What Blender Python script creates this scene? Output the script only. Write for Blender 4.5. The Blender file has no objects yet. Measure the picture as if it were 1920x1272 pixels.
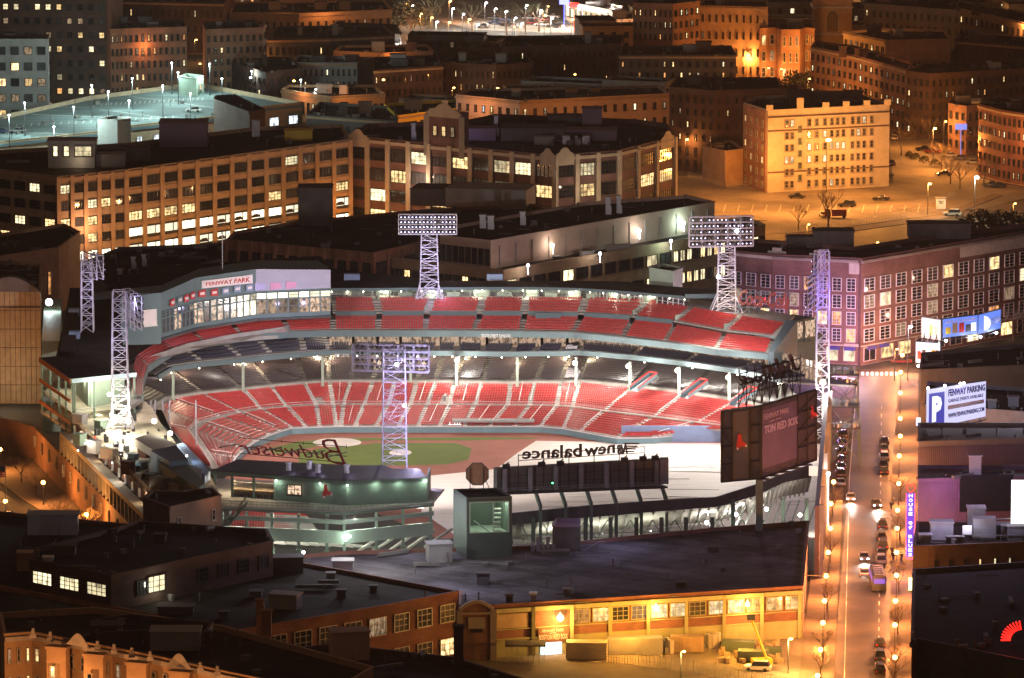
import bpy, math, random
from mathutils import Vector, Matrix
random.seed(7)
R = math.radians
sc = bpy.context.scene
C = sc.collection
# ---------------------------------------------------------------- camera
FPX, CAMH, PITCH = 11600.0, 225.0, 9.25          # focal length in photo pixels (1920 wide), metres, degrees down
cam = bpy.data.cameras.new('camera'); cam.sensor_width = 36.0
cam.lens = FPX / 1920.0 * 36.0; cam.clip_start = 5; cam.clip_end = 20000
camo = bpy.data.objects.new('camera', cam); C.objects.link(camo)
camo.location = (0, 0, CAMH); camo.rotation_euler = (R(90 - PITCH), 0, 0)
sc.camera = camo
# ---------------------------------------------------------------- night sky glow (the city's own glow), no sun
w = bpy.data.worlds.new("World"); sc.world = w; w.use_nodes = True
nt = w.node_tree; bg = nt.nodes['Background']
sky = nt.nodes.new('ShaderNodeTexSky'); sky.sky_type = 'NISHITA'; sky.sun_disc = False
sky.sun_elevation = R(-4); sky.sun_rotation = R(200)
mixc = nt.nodes.new('ShaderNodeMix'); mixc.data_type = 'RGBA'; mixc.inputs[0].default_value = .995
mixc.inputs[7].default_value = (.56, .30, .19, 1)
nt.links.new(sky.outputs[0], mixc.inputs[6]); nt.links.new(mixc.outputs[2], bg.inputs[0])
bg.inputs[1].default_value = .09
vs = sc.view_settings; vs.view_transform = 'Standard'; vs.look = 'None'; vs.gamma = 1; vs.exposure = 0.3
cy = sc.cycles
cy.use_denoising = True; cy.max_bounces = 5; cy.diffuse_bounces = 2; cy.glossy_bounces = 2
cy.transmission_bounces = 3; cy.transparent_max_bounces = 6; cy.sample_clamp_indirect = 4.0; cy.sample_clamp_direct = 0
cy.use_light_tree = True; cy.caustics_reflective = False; cy.caustics_refractive = False; cy.blur_glossy = 1.0
# ---------------------------------------------------------------- pixel <-> place (photo pixels, 1920 x 1272)
cp, sp = math.cos(R(PITCH)), math.sin(R(PITCH))
def ray(px, py):
    a, b = (px - 960) / FPX, (636 - py) / FPX
    return Vector((a, cp + b * sp, -sp + b * cp))
def P(px, py, z=0.0):                      # where the sight line meets height z
    d = ray(px, py); t = (z - CAMH) / d.z
    return Vector((d.x * t, d.y * t, z))
def Q(px, py, Y):                          # where it meets distance Y
    d = ray(px, py); t = Y / d.y
    return Vector((d.x * t, Y, CAMH + d.z * t))
def zat(p, py):                            # height over plan point p seen on pixel row py
    d = ray(960, py); return CAMH + d.z / d.y * p.y
def V(*a): return Vector(a)
def XY(p, z): return Vector((p.x, p.y, z))
# ---------------------------------------------------------------- lights
def light(kind, loc, power, col, size=.15, parent=None, **k):
    l = bpy.data.lights.new('lamp_or_fill_light', kind); l.energy = power; l.color = col
    if kind in ('POINT', 'SPOT'): l.shadow_soft_size = size
    if kind == 'SPOT': l.spot_size = R(k.get('cone', 120)); l.spot_blend = .6
    if kind == 'AREA': l.size = size
    o = bpy.data.objects.new('lamp_or_fill_light', l); C.objects.link(o); o.location = loc  # some are fill lights added without any lamp
    if 'to' in k: o.rotation_euler = (Vector(k['to']) - Vector(loc)).to_track_quat('-Z', 'Y').to_euler()
    if parent: o.parent = parent; o.location = Vector(loc) - parent.location
    return o
SOD = (1.0, .38, .085); WARM = (1.0, .78, .50); COOL = (.86, 1.0, .95); WHITE = (1.0, .93, .82); LAV = (.66, .6, 1.0)
# ---------------------------------------------------------------- materials
MATS = {}
def mat(name, col, rough=.8, noise=.25, scale=.4, metal=0.0, emit=None, es=1.0, bump=0.0, spec=.3, detail=5, stretch=None):
    if name in MATS: return MATS[name]
    m = bpy.data.materials.new(name); m.use_nodes = True; MATS[name] = m
    t = m.node_tree; b = t.nodes['Principled BSDF']
    b.inputs['Roughness'].default_value = rough; b.inputs['Metallic'].default_value = metal
    b.inputs['Specular IOR Level'].default_value = spec
    c = (*col, 1)
    if noise:
        g = t.nodes.new('ShaderNodeNewGeometry'); n = t.nodes.new('ShaderNodeTexNoise')
        mp = t.nodes.new('ShaderNodeMapping'); mp.inputs['Scale'].default_value = stretch or (1, 1, 1)
        n.inputs['Scale'].default_value = scale; n.inputs['Detail'].default_value = detail; n.inputs['Roughness'].default_value = .65
        t.links.new(g.outputs['Position'], mp.inputs[0]); t.links.new(mp.outputs[0], n.inputs['Vector'])
        r = t.nodes.new('ShaderNodeMapRange'); r.inputs[1].default_value = .3; r.inputs[2].default_value = .7
        r.inputs[3].default_value = 1 - noise; r.inputs[4].default_value = 1 + noise * .8
        mu = t.nodes.new('ShaderNodeVectorMath'); mu.operation = 'SCALE'; mu.inputs[0].default_value = col
        t.links.new(n.outputs[0], r.inputs[0]); t.links.new(r.outputs[0], mu.inputs['Scale']); t.links.new(mu.outputs[0], b.inputs['Base Color'])
        if bump:
            bp = t.nodes.new('ShaderNodeBump'); bp.inputs['Strength'].default_value = bump; bp.inputs['Distance'].default_value = .2
            t.links.new(n.outputs[0], bp.inputs['Height']); t.links.new(bp.outputs[0], b.inputs['Normal'])
    else: b.inputs['Base Color'].default_value = c
    if emit:
        b.inputs['Emission Color'].default_value = (*emit, 1); b.inputs['Emission Strength'].default_value = es
        try: m.cycles.emission_sampling = 'NONE'
        except Exception: pass
    return m
def litmat(name, a, b_, s, sc_=.8, lo=.25):          # a lit room behind glass: its uneven light is noise painted into the glow
    if name in MATS: return MATS[name]
    m = bpy.data.materials.new(name); m.use_nodes = True; MATS[name] = m
    t = m.node_tree; b = t.nodes['Principled BSDF']; b.inputs['Base Color'].default_value = (.03, .03, .03, 1); b.inputs['Roughness'].default_value = .15
    g = t.nodes.new('ShaderNodeNewGeometry'); n = t.nodes.new('ShaderNodeTexNoise'); n.inputs['Scale'].default_value = sc_
    n.inputs['Detail'].default_value = 3
    mp = t.nodes.new('ShaderNodeMapping'); mp.inputs['Scale'].default_value = (1.3, 1.3, .9)
    t.links.new(g.outputs['Position'], mp.inputs[0]); t.links.new(mp.outputs[0], n.inputs['Vector'])
    oi = t.nodes.new('ShaderNodeObjectInfo')
    r = t.nodes.new('ShaderNodeMapRange'); r.inputs[1].default_value = .38; r.inputs[2].default_value = .58; r.inputs[3].default_value = lo; r.inputs[4].default_value = 1
    t.links.new(n.outputs[0], r.inputs[0])
    r2 = t.nodes.new('ShaderNodeMapRange'); r2.inputs[3].default_value = .35; r2.inputs[4].default_value = 1.3
    t.links.new(oi.outputs['Random'], r2.inputs[0])
    mu = t.nodes.new('ShaderNodeMath'); mu.operation = 'MULTIPLY'; t.links.new(r.outputs[0], mu.inputs[0]); t.links.new(r2.outputs[0], mu.inputs[1])
    m2 = t.nodes.new('ShaderNodeMath'); m2.operation = 'MULTIPLY'; m2.inputs[1].default_value = s; t.links.new(mu.outputs[0], m2.inputs[0])
    mx = t.nodes.new('ShaderNodeMix'); mx.data_type = 'RGBA'; mx.inputs[6].default_value = (*a, 1); mx.inputs[7].default_value = (*b_, 1)
    n2 = t.nodes.new('ShaderNodeTexNoise'); n2.inputs['Scale'].default_value = sc_ * 2.3; t.links.new(g.outputs['Position'], n2.inputs['Vector'])
    t.links.new(n2.outputs[0], mx.inputs[0]); t.links.new(mx.outputs[2], b.inputs['Emission Color']); t.links.new(m2.outputs[0], b.inputs['Emission Strength'])
    try: m.cycles.emission_sampling = 'NONE'
    except Exception: pass
    return m
def brick(name, c1, c2, mortar, sx=1.0, bias=0.0):
    if name in MATS: return MATS[name]
    m = mat(name, c1, .85, .3, .5); t = m.node_tree; b = t.nodes['Principled BSDF']
    g = t.nodes.new('ShaderNodeNewGeometry'); br = t.nodes.new('ShaderNodeTexBrick'); br.inputs['Scale'].default_value = 1.0
    mp = t.nodes.new('ShaderNodeMapping'); mp.inputs['Rotation'].default_value = (R(90), 0, 0)
    t.links.new(g.outputs['Position'], mp.inputs[0]); t.links.new(mp.outputs[0], br.inputs['Vector'])
    br.inputs['Brick Width'].default_value = .9 * sx; br.inputs['Row Height'].default_value = .3 * sx; br.inputs['Mortar Size'].default_value = .02
    br.inputs['Color1'].default_value = (*c1, 1); br.inputs['Color2'].default_value = (*c2, 1); br.inputs['Mortar'].default_value = (*mortar, 1)
    n = t.nodes.new('ShaderNodeTexNoise'); n.inputs['Scale'].default_value = .25; n.inputs['Detail'].default_value = 6; t.links.new(g.outputs['Position'], n.inputs['Vector'])
    r = t.nodes.new('ShaderNodeMapRange'); r.inputs[1].default_value = .3; r.inputs[2].default_value = .7; r.inputs[3].default_value = .7; r.inputs[4].default_value = 1.25
    t.links.new(n.outputs[0], r.inputs[0])
    mu = t.nodes.new('ShaderNodeVectorMath'); mu.operation = 'SCALE'; t.links.new(br.outputs[0], mu.inputs[0]); t.links.new(r.outputs[0], mu.inputs['Scale'])
    t.links.new(mu.outputs[0], b.inputs['Base Color']); return m
M = dict(
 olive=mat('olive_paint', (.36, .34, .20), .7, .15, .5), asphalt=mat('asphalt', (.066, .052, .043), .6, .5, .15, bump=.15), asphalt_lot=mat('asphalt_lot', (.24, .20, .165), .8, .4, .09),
 ground=mat('ground', (.05, .048, .045), .9, .4, .05), walk=mat('pavement', (.20, .145, .11), .85, .25, .5),
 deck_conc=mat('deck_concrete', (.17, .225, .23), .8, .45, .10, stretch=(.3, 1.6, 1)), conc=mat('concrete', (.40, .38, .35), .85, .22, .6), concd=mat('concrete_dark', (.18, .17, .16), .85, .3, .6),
 line=mat('road_paint', (.75, .74, .7), .7, .3, 2), grass=mat('turf', (.15, .20, .04), .95, .16, .15), dirt=mat('clay', (.40, .15, .11), .95, .14, .2),
 tarp=mat('tarpaulin', (.78, .70, .64), .6, .12, .6, stretch=(.12, 1.2, 1), bump=.5),
 roof=mat('roof_tar', (.022, .017, .015), 1, .6, .12), roofb=mat('roof_brown', (.032, .022, .018), 1, .6, .15), roofg=mat('roof_grey', (.085, .078, .088), .75, .35, .07, stretch=(1, .35, 1)),
 roofblk=mat('roof_black', (.012, .009, .009), 1, .5, .2),
 cream=mat('cream_masonry', (.50, .42, .33), .85, .16, .5), tan=mat('tan_masonry', (.42, .30, .20), .85, .2, .5), orange=mat('buff_masonry', (.46, .30, .18), .85, .2, .4),
 pink=mat('pale_render', (.52, .38, .32), .85, .14, .3), greyw=mat('grey_render', (.32, .31, .31), .85, .2, .3), dkw=mat('dark_render', (.11, .10, .10), .85, .3, .3),
 stone=mat('stone', (.48, .43, .40), .8, .18, .8), white=mat('white_paint', (.78, .77, .75), .5, .1, 1), metalw=mat('pale_steel', (.55, .53, .62), .5, .1, 1, spec=.5),
 steel=mat('galvanised_steel', (.36, .36, .40), .45, .15, 1, metal=.4), dsteel=mat('dark_steel', (.06, .06, .065), .5, .3, 1), black=mat('black_paint', (.012, .012, .013), .5, .2, 1),
 green=mat('green_paint', (.16, .22, .175), .6, .14, .4), greenl=mat('pale_green_paint', (.38, .47, .39), .6, .12, .4), greend=mat('deep_green_paint', (.085, .115, .095), .6, .15, .3),
 teal=mat('blue_green_paint', (.12, .18, .20), .55, .1, .3), fieldw=mat('padded_wall_paint', (.16, .26, .30), .6, .1, .3),
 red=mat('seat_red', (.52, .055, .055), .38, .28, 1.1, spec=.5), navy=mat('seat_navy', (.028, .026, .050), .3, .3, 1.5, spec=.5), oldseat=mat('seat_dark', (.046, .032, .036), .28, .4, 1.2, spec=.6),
 mauve=mat('mauve_panel', (.17, .12, .16), .5, .15, .2), purplew=mat('corrugated_wall', (.20, .14, .20), .6, .12, .2),
 glass=mat('dark_glass', (.022, .024, .03), .08, .5, .35, spec=.7), glassb=mat('grey_glass', (.07, .07, .08), .1, .5, .5, spec=.8), frame=mat('window_frame', (.30, .26, .22), .6, 0), framed=mat('dark_frame', (.04, .035, .03), .6, 0),
 framew=mat('white_frame', (.62, .6, .62), .6, 0), trunk=mat('bark', (.14, .10, .07), .9, .3, 3), twig=mat('twigs', (.24, .17, .10), .9, .3, 3), leafd=mat('dark_foliage', (.045, .05, .028), .9, .5, .6),
 leafl=mat('hedge_foliage', (.09, .08, .03), .9, .5, 1), redm=mat('red_paint', (.55, .03, .03), .5, .1, 1), signw=mat('sign_white', (.8, .72, .76), .5, .05, 1), copper=mat('octagon_brown', (.22, .12, .06), .6, .2, 1),
 bar_wood=mat('counter_wood', (.30, .20, .11), .6, .3, 2), blueu=mat('blue_unit', (.22, .30, .48), .5, .1, 1), yellow=mat('yellow_paint', (.70, .50, .05), .5, .1, 1),
)
M['brickr'] = brick('red_brick', (.25, .10, .07), (.19, .075, .055), (.26, .2, .17))
M['bricko'] = brick('orange_brick', (.34, .17, .10), (.28, .13, .08), (.3, .24, .2))
M['brickd'] = brick('dark_brick', (.12, .07, .055), (.09, .05, .04), (.13, .1, .09))
M['brickp'] = brick('plum_brick', (.20, .10, .085), (.16, .08, .07), (.24, .19, .2))
LITW = litmat('lit_warm', (1, .55, .18), (1, .78, .40), 2.0)
LITC = litmat('lit_cream', (1, .78, .38), (1, .90, .60), 1.7, .6, .35)
LITO = litmat('lit_orange', (1, .34, .08), (1, .52, .2), 1.3)
LITD = litmat('lit_dim', (1, .55, .25), (.8, .7, .5), .4, 1.2)
LITB = litmat('lit_cool', (.7, .85, 1), (.9, .95, 1), 1.6)
LITG = litmat('lit_garage', (1, .93, .62), (1, .9, .66), 3.0, .25, .7)  # flat glowing panel, stands in for the lit interior behind openings
LITP = litmat('lit_pavilion', (1, .55, .32), (1, .8, .6), .9, 1.4, .15)
def roofmat(name, c, seam, w_=9.0, h_=2.2):
    m = mat(name, c, .95, .6, .12); t = m.node_tree; b = t.nodes['Principled BSDF']; b.inputs['Specular IOR Level'].default_value = .15
    g = t.nodes.new('ShaderNodeNewGeometry'); br = t.nodes.new('ShaderNodeTexBrick'); br.inputs['Scale'].default_value = 1.0
    mp = t.nodes.new('ShaderNodeMapping'); mp.inputs['Rotation'].default_value = (0, 0, R(38)); t.links.new(g.outputs['Position'], mp.inputs[0]); t.links.new(mp.outputs[0], br.inputs['Vector'])
    br.inputs['Brick Width'].default_value = w_; br.inputs['Row Height'].default_value = h_; br.inputs['Mortar Size'].default_value = .05
    br.inputs['Color1'].default_value = (*c, 1); br.inputs['Color2'].default_value = (*[q * .55 for q in c], 1); br.inputs['Mortar'].default_value = (*seam, 1)
    n = t.nodes.new('ShaderNodeTexNoise'); n.inputs['Scale'].default_value = .09; n.inputs['Detail'].default_value = 8; n.inputs['Roughness'].default_value = .7; t.links.new(g.outputs['Position'], n.inputs['Vector'])
    r = t.nodes.new('ShaderNodeMapRange'); r.inputs[1].default_value = .35; r.inputs[2].default_value = .68; r.inputs[3].default_value = .45; r.inputs[4].default_value = 1.9; t.links.new(n.outputs[0], r.inputs[0])
    mu = t.nodes.new('ShaderNodeVectorMath'); mu.operation = 'SCALE'; t.links.new(br.outputs[0], mu.inputs[0]); t.links.new(r.outputs[0], mu.inputs['Scale']); t.links.new(mu.outputs[0], b.inputs['Base Color']); M[name] = m; return m
roofmat('roof', (.032, .023, .019), (.07, .055, .046)); roofmat('roofb', (.046, .031, .024), (.085, .062, .05)); roofmat('roofblk', (.026, .019, .016), (.06, .048, .04)); roofmat('roofg', (.12, .11, .125), (.17, .16, .175), 14, 3)
def glow(name, col, s): return mat('glow_' + name, (.05, .05, .05), .5, 0, emit=col, es=s)
GL = dict(sodium=glow('sodium', (1, .48, .10), 14), warm=glow('warm', (1, .85, .6), 16), white=glow('white', (.95, .97, 1), 16), cool=glow('cool', (.8, 1, .95), 14),
 lav=glow('lavender', (.72, .66, 1), 3.2), redneon=glow('red_neon', (1, .015, .01), 2.2), purple=glow('purple_neon', (.45, .1, 1), 5), pinkn=glow('pink_neon', (1, .05, .16), 2.6),
 blue=glow('blue_neon', (.1, .12, 1), 5), green=glow('green', (.1, 1, .3), 6), screenw=glow('screen_white', (1, 1, 1), 2.2), yel=glow('yellow', (1, .9, .3), 3), budred=glow('sign_red', (.5, .02, .03), .25),
 billb=glow('billboard_blue', (.12, .22, .8), 1.1), billw=glow('billboard_white', (.8, .82, 1), 1.3), billm=glow('billboard_cream', (1, .75, .6), 1.0), tail=glow('tail', (1, .05, .02), 3), psign=glow('sign_lilac', (.62, .60, .95), 1.0), pblue=glow('sign_blue', (.06, .06, .45), .8))
# ---------------------------------------------------------------- meshes
class MB:
    def __init__(s): s.v = []; s.f = []; s.m = []; s.k = 0
    def quad(s, *p):
        n = len(s.v); s.v += [tuple(q) for q in p]; s.f.append(tuple(range(n, n + len(p)))); s.m.append(s.k)
    def hexa(s, lo, hi):                   # lo, hi: matching rings
        n = len(s.v); L = len(lo); s.v += [tuple(q) for q in lo] + [tuple(q) for q in hi]
        s.f.append(tuple(range(n + L - 1, n - 1, -1))); s.f.append(tuple(range(n + L, n + 2 * L)))
        for i in range(L):
            j = (i + 1) % L; s.f.append((n + i, n + j, n + L + j, n + L + i))
        s.m += [s.k] * (L + 2)
    def prism(s, poly, z0, z1): s.hexa([(p[0], p[1], z0) for p in poly], [(p[0], p[1], z1) for p in poly])
    def box(s, c, d, rz=0.0, z0=None):     # centre (or base z0), dims
        cx, cy_, cz = c; hx, hy, hz = d[0] / 2, d[1] / 2, d[2] / 2
        if z0 is not None: cz = z0 + hz
        ca, sa = math.cos(rz), math.sin(rz)
        r = [(cx + x * ca - y * sa, cy_ + x * sa + y * ca) for x, y in ((-hx, -hy), (hx, -hy), (hx, hy), (-hx, hy))]
        s.prism(r, cz - hz, cz + hz)
    def slab(s, a, b, z0, z1, t, off=0.0):  # upright slab over the plan line a-b, thickness t, pushed off to its right
        d = (Vector((b.x, b.y)) - Vector((a.x, a.y))).normalized(); n = Vector((d.y, -d.x))
        p = [(a.x + n.x * off, a.y + n.y * off), (b.x + n.x * off, b.y + n.y * off), (b.x + n.x * (off + t), b.y + n.y * (off + t)), (a.x + n.x * (off + t), a.y + n.y * (off + t))]
        s.prism(p[::-1], z0, z1)
    def bar(s, a, b, r, n=4, r2=None):
        a = Vector(a); b = Vector(b); d = (b - a)
        if d.length < 1e-6: return
        q = d.to_track_quat('Z', 'Y'); r2 = r if r2 is None else r2
        lo = [a + q @ Vector((r * math.cos(6.2832 * i / n + .785), r * math.sin(6.2832 * i / n + .785), 0)) for i in range(n)]
        hi = [b + q @ Vector((r2 * math.cos(6.2832 * i / n + .785), r2 * math.sin(6.2832 * i / n + .785), 0)) for i in range(n)]
        s.hexa(lo, hi)
    def ball(s, c, r, n=8, m=5, sz=1.0):
        rings = []
        for j in range(1, m):
            ph = math.pi * j / m
            rings.append([(c[0] + r * math.sin(ph) * math.cos(6.2832 * i / n), c[1] + r * math.sin(ph) * math.sin(6.2832 * i / n), c[2] - r * sz * math.cos(ph)) for i in range(n)])
        b = len(s.v); s.v.append((c[0], c[1], c[2] - r * sz)); s.v.append((c[0], c[1], c[2] + r * sz))
        for q in rings: s.v += q
        for i in range(n):
            j = (i + 1) % n; s.f.append((b, b + 2 + j, b + 2 + i)); s.m.append(s.k)
            for k in range(m - 2): s.f.append((b + 2 + k * n + i, b + 2 + k * n + j, b + 2 + (k + 1) * n + j, b + 2 + (k + 1) * n + i)); s.m.append(s.k)
            o = b + 2 + (m - 2) * n; s.f.append((b + 1, o + i, o + j)); s.m.append(s.k)
    def mesh(s, name, mats, org=(0, 0, 0)):
        me = bpy.data.meshes.new(name); me.from_pydata([(x - org[0], y - org[1], z - org[2]) for x, y, z in s.v], [], s.f)
        for m_ in (mats if isinstance(mats, (list, tuple)) else [mats]): me.materials.append(M[m_] if isinstance(m_, str) else m_)
        if any(s.m): me.polygons.foreach_set('material_index', s.m)
        return me
    def build(s, name, mats, parent=None, **k):
        if not s.v: return None
        o0 = world_loc(parent) if parent else Vector((0, 0, 0))
        if not parent:
            xs = [v[0] for v in s.v]; ys = [v[1] for v in s.v]; zs = [v[2] for v in s.v]
            o0 = Vector(((min(xs) + max(xs)) / 2, (min(ys) + max(ys)) / 2, min(zs)))
        o = bpy.data.objects.new(name, s.mesh(name, mats, o0)); C.objects.link(o)
        if parent: o.parent = parent
        else: o.location = o0
        for a, b in k.items(): o[a] = b
        return o
def world_loc(o):
    v = Vector((0, 0, 0))
    while o: v += o.location; o = o.parent
    return v
def thing(name, label, cat, loc=(0, 0, 0), group=None):
    o = bpy.data.objects.new(name, None); o.empty_display_size = .5; C.objects.link(o); o.location = loc
    o['label'] = label; o['category'] = cat
    if group: o['group'] = group
    return o
def part(name, me, parent, loc=(0, 0, 0), rz=0, **k):      # linked mesh, loc in world axes relative to the parent
    o = bpy.data.objects.new(name, me); C.objects.link(o); o.parent = parent; o.location = loc; o.rotation_euler = (0, 0, rz)
    for a, b in k.items(): o[a] = b
    return o
def copy_thing(src, loc, rz, label, group=None):
    r = src.copy(); C.objects.link(r); r.location = loc; r.rotation_euler = (0, 0, rz); r['label'] = label
    if group: r['group'] = group
    for ch in list(src.children):
        c = ch.copy(); C.objects.link(c); c.parent = r
        for g in ch.children:
            d = g.copy(); C.objects.link(d); d.parent = c
    return r
def struct(name, mb, mats): return mb.build(name, mats, None, kind='structure')
def txt(name, s, m_, parent, a, b, z0, z1, mirror=False, shear=0.0, ext=.12, off=.25, bold=.0, proud=None, keep=False, **k):
    """Lettering fitted between plan points a (seen at left) and b (right), heights z0..z1 (z may be a pair for sloping signs)."""
    cu = bpy.data.curves.new(name, 'FONT'); cu.body = s; cu.extrude = 0; cu.offset = bold; cu.shear = shear; cu.resolution_u = 2
    to = bpy.data.objects.new(name, cu); C.objects.link(to); bpy.context.view_layer.update()
    me0 = to.to_mesh(); vs_ = [v.co.copy() for v in me0.vertices]; fs = [tuple(p.vertices) for p in me0.polygons]; to.to_mesh_clear()
    bpy.data.objects.remove(to); bpy.data.curves.remove(cu)
    x0, x1 = min(v.x for v in vs_), max(v.x for v in vs_); y0, y1 = min(v.y for v in vs_), max(v.y for v in vs_)
    d = Vector((b.x - a.x, b.y - a.y)); L = d.length; d.normalize(); n = Vector((d.y, -d.x))
    mb = MB()
    def pt(v, o):
        u = (v.x - x0) / (x1 - x0); u = 1 - u if mirror else u
        q = (v.y - y0) / (y1 - y0)
        za = z0[0] + (z0[1] - z0[0]) * u if isinstance(z0, tuple) else z0
        zb = z1[0] + (z1[1] - z1[0]) * u if isinstance(z1, tuple) else z1
        return (a.x + d.x * L * u + n.x * o, a.y + d.y * L * u + n.y * o, za + (zb - za) * q)
    nv = len(vs_); mb.v = [pt(v, off + ext) for v in vs_] + [pt(v, off) for v in vs_]
    from collections import Counter
    ed = Counter(); 
    for f in fs:
        mb.f.append(f); mb.f.append(tuple(i + nv for i in reversed(f)))
        for i in range(len(f)): ed[(f[i], f[(i + 1) % len(f)])] += 1
    for (i, j) in list(ed):
        if (j, i) not in ed: mb.f.append((i, i + nv, j + nv, j))
    mb.m = [0] * len(mb.f)
    return mb.build(name, m_, parent, **k)
# ---------------------------------------------------------------- windows
WCACHE = {}
def wmesh(w_, h_, style, glassm, framem):
    key = (round(w_, 1), round(h_, 1), style, glassm if isinstance(glassm, str) else glassm.name, framem)
    if key in WCACHE: return WCACHE[key]
    w_, h_ = key[0], key[1]; mb = MB(); t = .12
    mb.k = 1; mb.quad((-w_ / 2, -.05, -h_ / 2), (w_ / 2, -.05, -h_ / 2), (w_ / 2, -.05, h_ / 2), (-w_ / 2, -.05, h_ / 2)); mb.k = 0
    fw = .14
    for x in (-w_ / 2 + fw / 2, w_ / 2 - fw / 2): mb.box((x, -t, 0), (fw, .24, h_))
    for z in (-h_ / 2 + fw / 2, h_ / 2 - fw / 2): mb.box((0, -t, z), (w_ - 2 * fw, .22, fw))
    if style in ('open', 'openc'):
        mb.k = 0; mb.box((0, -.1, -h_ / 2 + h_ * .14), (w_ - .1, .2, h_ * .2)); mb.box((0, -.1, h_ / 2 - h_ * .08), (w_ - .1, .16, h_ * .10)); mb.box((w_ * .18, -.08, 0), (.22, .14, h_ - .3))
        if style == 'openc': mb.box((-w_ * .12, -.1, -h_ * .12), (min(4.0, w_ * .62), .14, .55)); mb.box((-w_ * .10, -.1, -h_ * .12 + .42), (min(2.1, w_ * .34), .12, .42))
    nx, nz = dict(sash=(1, 2), pair=(2, 2), indus=(max(3, int(w_ / 1.1)), 3), wide=(max(2, int(w_ / 1.6)), 1), open=(1, 1), tall=(2, 4), grid=(3, 4)).get(style, (1, 2))
    for i in range(1, nx): mb.box((-w_ / 2 + w_ * i / nx, -.1, 0), (.09, .1, h_ - 2 * fw))
    for i in range(1, nz): mb.box((0, -.09, -h_ / 2 + h_ * i / nz), (w_ - 2 * fw, .07, .09))
    if style in ('sash', 'pair'): mb.box((0, -.22, -h_ / 2 - .08), (w_ + .2, .4, .14))
    me = mb.mesh('window', [M[framem], M[glassm] if isinstance(glassm, str) else glassm]); WCACHE[key] = me
    return me
def pick(lit, pal, rnd):
    if rnd.random() < lit: return rnd.choice(pal)
    return 'glass' if rnd.random() < .6 else 'glassb'
PALW = [LITW, LITW, LITC, LITD, LITD, LITO]; PALC = [LITC, LITC, LITW, LITD]; PALG = [LITG]
def windows(root, wins, maxn=100):
    """wins: list of (pos world, rz, w, h, style, glass, frame). First 100 (nearest) separate, rest one stuff mesh."""
    o0 = world_loc(root)
    wins = sorted(wins, key=lambda q: -q[2] * q[3] / q[0].y ** 2)
    for q in wins[:maxn]:
        part('window', wmesh(q[2], q[3], q[4], q[5], q[6]), root, q[0] - o0, q[1])
    rest = wins[maxn:]
    if rest:
        mb = MB(); ms = []
        for q in rest:
            me = wmesh(q[2], q[3], q[4], q[5], q[6]); ca, sa = math.cos(q[1]), math.sin(q[1]); b = len(mb.v)
            for v in me.vertices:
                x, y, z = v.co; mb.v.append((q[0].x + x * ca - y * sa, q[0].y + x * sa + y * ca, q[0].z + z))
            idx = []
            for mm in me.materials:
                if mm not in ms: ms.append(mm)
                idx.append(ms.index(mm))
            for p in me.polygons: mb.f.append(tuple(b + i for i in p.vertices)); mb.m.append(idx[p.material_index])
        mb.build('windows', ms, root, kind='stuff')
def ccw(poly):
    a = sum(poly[i].x * poly[(i + 1) % len(poly)].y - poly[(i + 1) % len(poly)].x * poly[i].y for i in range(len(poly)))
    return a > 0
FOOT = []
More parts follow.
